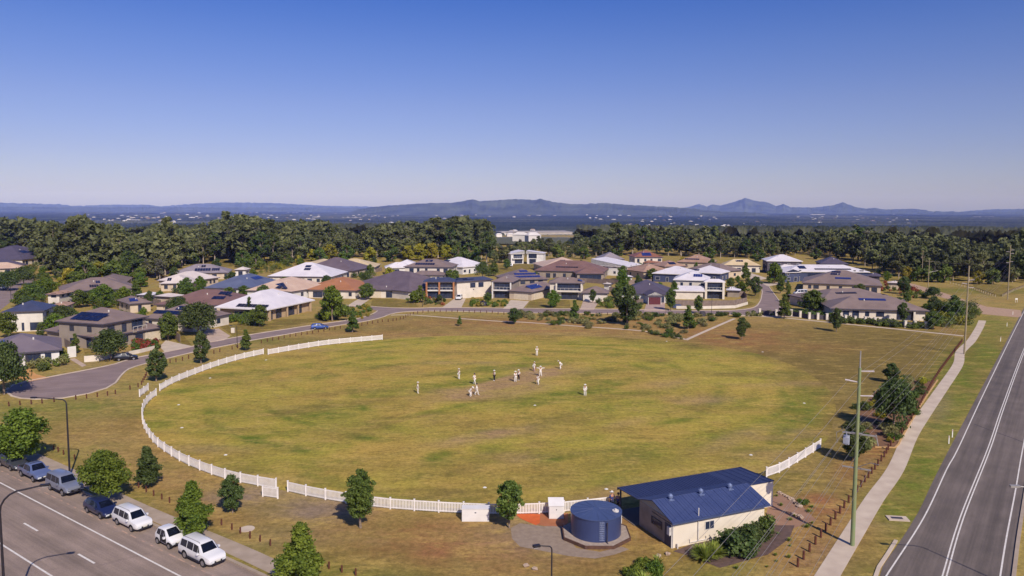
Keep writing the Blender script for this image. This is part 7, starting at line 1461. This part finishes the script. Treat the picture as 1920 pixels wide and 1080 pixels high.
    tr_ = ['pel'] + [a + s for s in 'lr' for a in ('hip', 'kn', 'an')]; et = [e for s in 'lr' for e in (('pel', 'hip' + s), ('hip' + s, 'kn' + s), ('kn' + s, 'an' + s))]
    garment('trousers', tr_, et, .028, leg)
    for s in 'lr': a, b = V['an' + s], V['to' + s]; skin_mesh('shoe', [a - Vector((0, 0, .02)), a.lerp(b, .6), b], [(0, 1), (1, 2)], [(.055, .05), .055, .045], shoeM, t)
    q = Matrix.Translation(V['head']) @ Vector((0, 0, 1)).rotation_difference(hd).to_matrix().to_4x4()
    for s in (-1, 1):
        c = V['head'] + fwd * .082 + fwd.cross(hd).normalized() * .032 * s; m = MB(); m.ball(c, .012, 6); m.build('eye', hairM, t)
        m = MB(); m.ball(V['head'] + fwd.cross(hd).normalized() * .085 * s, .026, 6, (.4, 1, 1)); m.build('ear', skinM, t)
    m = MB(); c = V['jaw'] + fwd * .082; m.box(c.x - .025, c.x + .025, c.y - .006, c.y + .006, c.z - .004, c.z + .006); m.build('mouth', redC, t)
    m = MB(); m.ball((0, .012, .035), .098, 12, (.92, 1.05, .95)); m2 = MB(); m2.add([q @ Vector(v) for v in m.v], m.f); m2.build('hair', hairM, t)
    m = MB(); m.cyl((0, .0, 0), .112, .055, .10, 16, .10); m.cyl((0, 0, 0), .10, .10, .165, 16, .06)
    if hat == 'wide': m.cyl((0, 0, 0), .20, .048, .06, 20)
    elif hat == 'cap': m.add([(-.075, -.07, .06), (.075, -.07, .06), (.06, -.20, .045), (-.06, -.20, .045), (-.075, -.07, .075), (.075, -.07, .075), (.06, -.20, .06), (-.06, -.20, .06)], [(3, 2, 1, 0), (4, 5, 6, 7), (0, 1, 5, 4), (1, 2, 6, 5), (2, 3, 7, 6), (3, 0, 4, 7)])
    m2 = MB(); m2.add([q @ Vector(v) for v in m.v], m.f); m2.build('hat', hatm, t)
    if 'pads' in extras or 'redpads' in extras:
        for s in 'lr':
            a, b = V['kn' + s], V['an' + s]; m = MB(); m.tube([a + fwd * .05 + Vector((0, 0, .16)), a + fwd * .05, b + fwd * .03 + Vector((0, 0, .06))], [.09, .10, .085], 10); m.build('leg_pad', redC if 'redpads' in extras else padM, t)
    return t
def pose(kind):
    st = dict(pel=(0, 0, .93), chest=(0, 0, 1.33), neck=(0, 0, 1.50), head=(0, -.02, 1.66))
    for s, k in (('l', -1), ('r', 1)):
        st['hip' + s] = (k * .1, 0, .88); st['kn' + s] = (k * .12, -.02, .48); st['an' + s] = (k * .13, .02, .08)
        st['sh' + s] = (k * .19, 0, 1.42); st['el' + s] = (k * .25, .02, 1.12); st['wr' + s] = (k * .23, -.08, .86)
    if kind == 'walk':
        st.update(knl=(-.1, -.18, .5), anl=(-.1, -.22, .09), knr=(.1, .06, .47), anr=(.1, .30, .14), ell=(-.24, .12, 1.14), wrl=(-.22, .10, .88), elr=(.24, -.10, 1.14), wrr=(.2, -.24, .95))
    if kind == 'bent':     # hands on knees
        st.update(pel=(0, .16, .84), chest=(0, -.14, 1.14), neck=(0, -.26, 1.24), head=(0, -.36, 1.36), hipl=(-.11, .14, .80), hipr=(.11, .14, .80), knl=(-.2, -.08, .48), knr=(.2, -.08, .48), anl=(-.2, .06, .08), anr=(.2, .06, .08), shl=(-.19, -.16, 1.2), shr=(.19, -.16, 1.2), ell=(-.28, -.12, .92), elr=(.28, -.12, .92), wrl=(-.2, -.16, .66), wrr=(.2, -.16, .66))
    if kind == 'crouch':
        st.update(pel=(0, .12, .55), chest=(0, -.06, .92), neck=(0, -.14, 1.06), head=(0, -.2, 1.2), hipl=(-.12, .1, .5), hipr=(.12, .1, .5), knl=(-.24, -.24, .5), knr=(.24, -.24, .5), anl=(-.2, .0, .08), anr=(.2, .0, .08), shl=(-.19, -.08, .98), shr=(.19, -.08, .98), ell=(-.22, -.26, .72), elr=(.22, -.26, .72), wrl=(-.08, -.44, .55), wrr=(.08, -.44, .55))
    if kind == 'bat':
        st.update(pel=(0, .04, .88), chest=(0, -.06, 1.24), neck=(0, -.10, 1.40), head=(0.02, -.16, 1.54), shl=(-.18, -.07, 1.3), shr=(.18, -.07, 1.3), ell=(-.2, -.26, 1.08), elr=(.1, -.28, 1.08), wrl=(-.04, -.36, .9), wrr=(.02, -.36, .82), anl=(-.22, 0, .08), anr=(.22, 0, .08), knl=(-.18, -.1, .48), knr=(.18, -.1, .48))
    if kind == 'arms':     # arms stretched out sideways
        st.update(ell=(-.46, 0, 1.44), wrl=(-.70, -.02, 1.47), elr=(.46, 0, 1.44), wrr=(.70, -.02, 1.47), anl=(-.2, 0, .08), anr=(.2, 0, .08))
    if kind == 'folded': st.update(ell=(-.27, -.04, 1.16), elr=(.27, -.04, 1.16), wrl=(-.06, -.2, 1.16), wrr=(.06, -.22, 1.2))
    return st
def put(o, px, py, yaw, s=1.07): o.location = G(px, py); o.rotation_euler = (0, 0, R(yaw)); o.scale = (s, s, s); return o
put(person('fielder in whites standing alone on the left of the pitch', pose('stand'), 'wide'), 783.4, 737.5, 100)
put(person('fielder in whites standing behind and left of the bowler', pose('folded'), 'wide'), 860.3, 711, 130)
put(person('player in whites with a dark cap walking near the left wicket', pose('walk'), 'cap', hatm=capN), 889.4, 720.6, 60)
put(person('left of the two players in whites close together in front of the left wicket', pose('bent'), 'wide'), 882.5, 743, 70)
put(person('right of the two players in whites close together, wearing a dark cap', pose('walk'), 'cap', hatm=capN, extras=('long',)), 893.8, 740.5, 100)
put(person('umpire in a white shirt and black trousers beside the pitch', pose('folded'), 'wide', leg=clothK), 926.9, 714, -60)
put(person('left player of the pair standing at the middle of the pitch', pose('folded'), 'wide', extras=('long',)), 966.3, 716, 30)
put(person('right player of the pair at mid pitch, in black trousers', pose('stand'), 'wide', leg=clothK), 972.6, 713, -40)
put(person('wicket keeper figure with reddish leg pads by the right wicket', pose('bat'), 'cap', extras=('redpads', 'long')), 1000.6, 696, 120)
put(person('farthest fielder in whites, standing beyond the right wicket', pose('folded'), 'wide', extras=('long',)), 1006.6, 667, 10)
put(person('player in whites with arms stretched out sideways near the right wicket', pose('arms'), 'wide', extras=('long',)), 1013.5, 705.8, 0)
bt = put(person('batsman in whites and pads just in front of the outstretched player', pose('bat'), 'cap', hatm=capN, extras=('pads',)), 1009.4, 720.6, -70)
put(person('slip fielder bent over with hands on knees right of the wicket', pose('bent'), 'wide'), 1051, 691.6, -100)
put(person('fielder in whites standing alone on the right, nearest the camera', pose('stand'), 'wide', extras=('long',)), 1097, 742, -20)
# bat held by the batsman: a thing of its own
m = MB(); m.box(-.054, .054, -.02, .02, -.56, 0); hb = empty('cricket_bat', (0, 0, 0), 0, 'wooden cricket bat held low by the padded batsman', 'bat'); m.build('blade', batM, hb); m = MB(); m.cyl((0, 0, 0), .017, 0, .3, 8); m.build('handle', capN, hb)
hb.matrix_world = Matrix.Translation(bt.location) @ Matrix.Rotation(R(-70), 4, 'Z') @ Matrix.Translation((-.01, -.43, .60)) @ Matrix.Rotation(R(14), 4, 'X')
put(person('person in a white hat and navy top standing behind the water tank', pose('stand'), 'wide', top=blueC, leg=capN, group='people beside the pavilion'), 1147, 955.5, 200)
put(person('person in dark clothes standing between the tank and the pavilion', pose('folded'), 'cap', top=blueC, leg=clothK, hatm=capN, group='people beside the pavilion'), 1158.5, 959, 150)
# prototypes that never got placed are removed
for k, (t, used) in PX.items():
    if not used[0]:
        for c in kids(t): bpy.data.objects.remove(c)
        bpy.data.objects.remove(t)
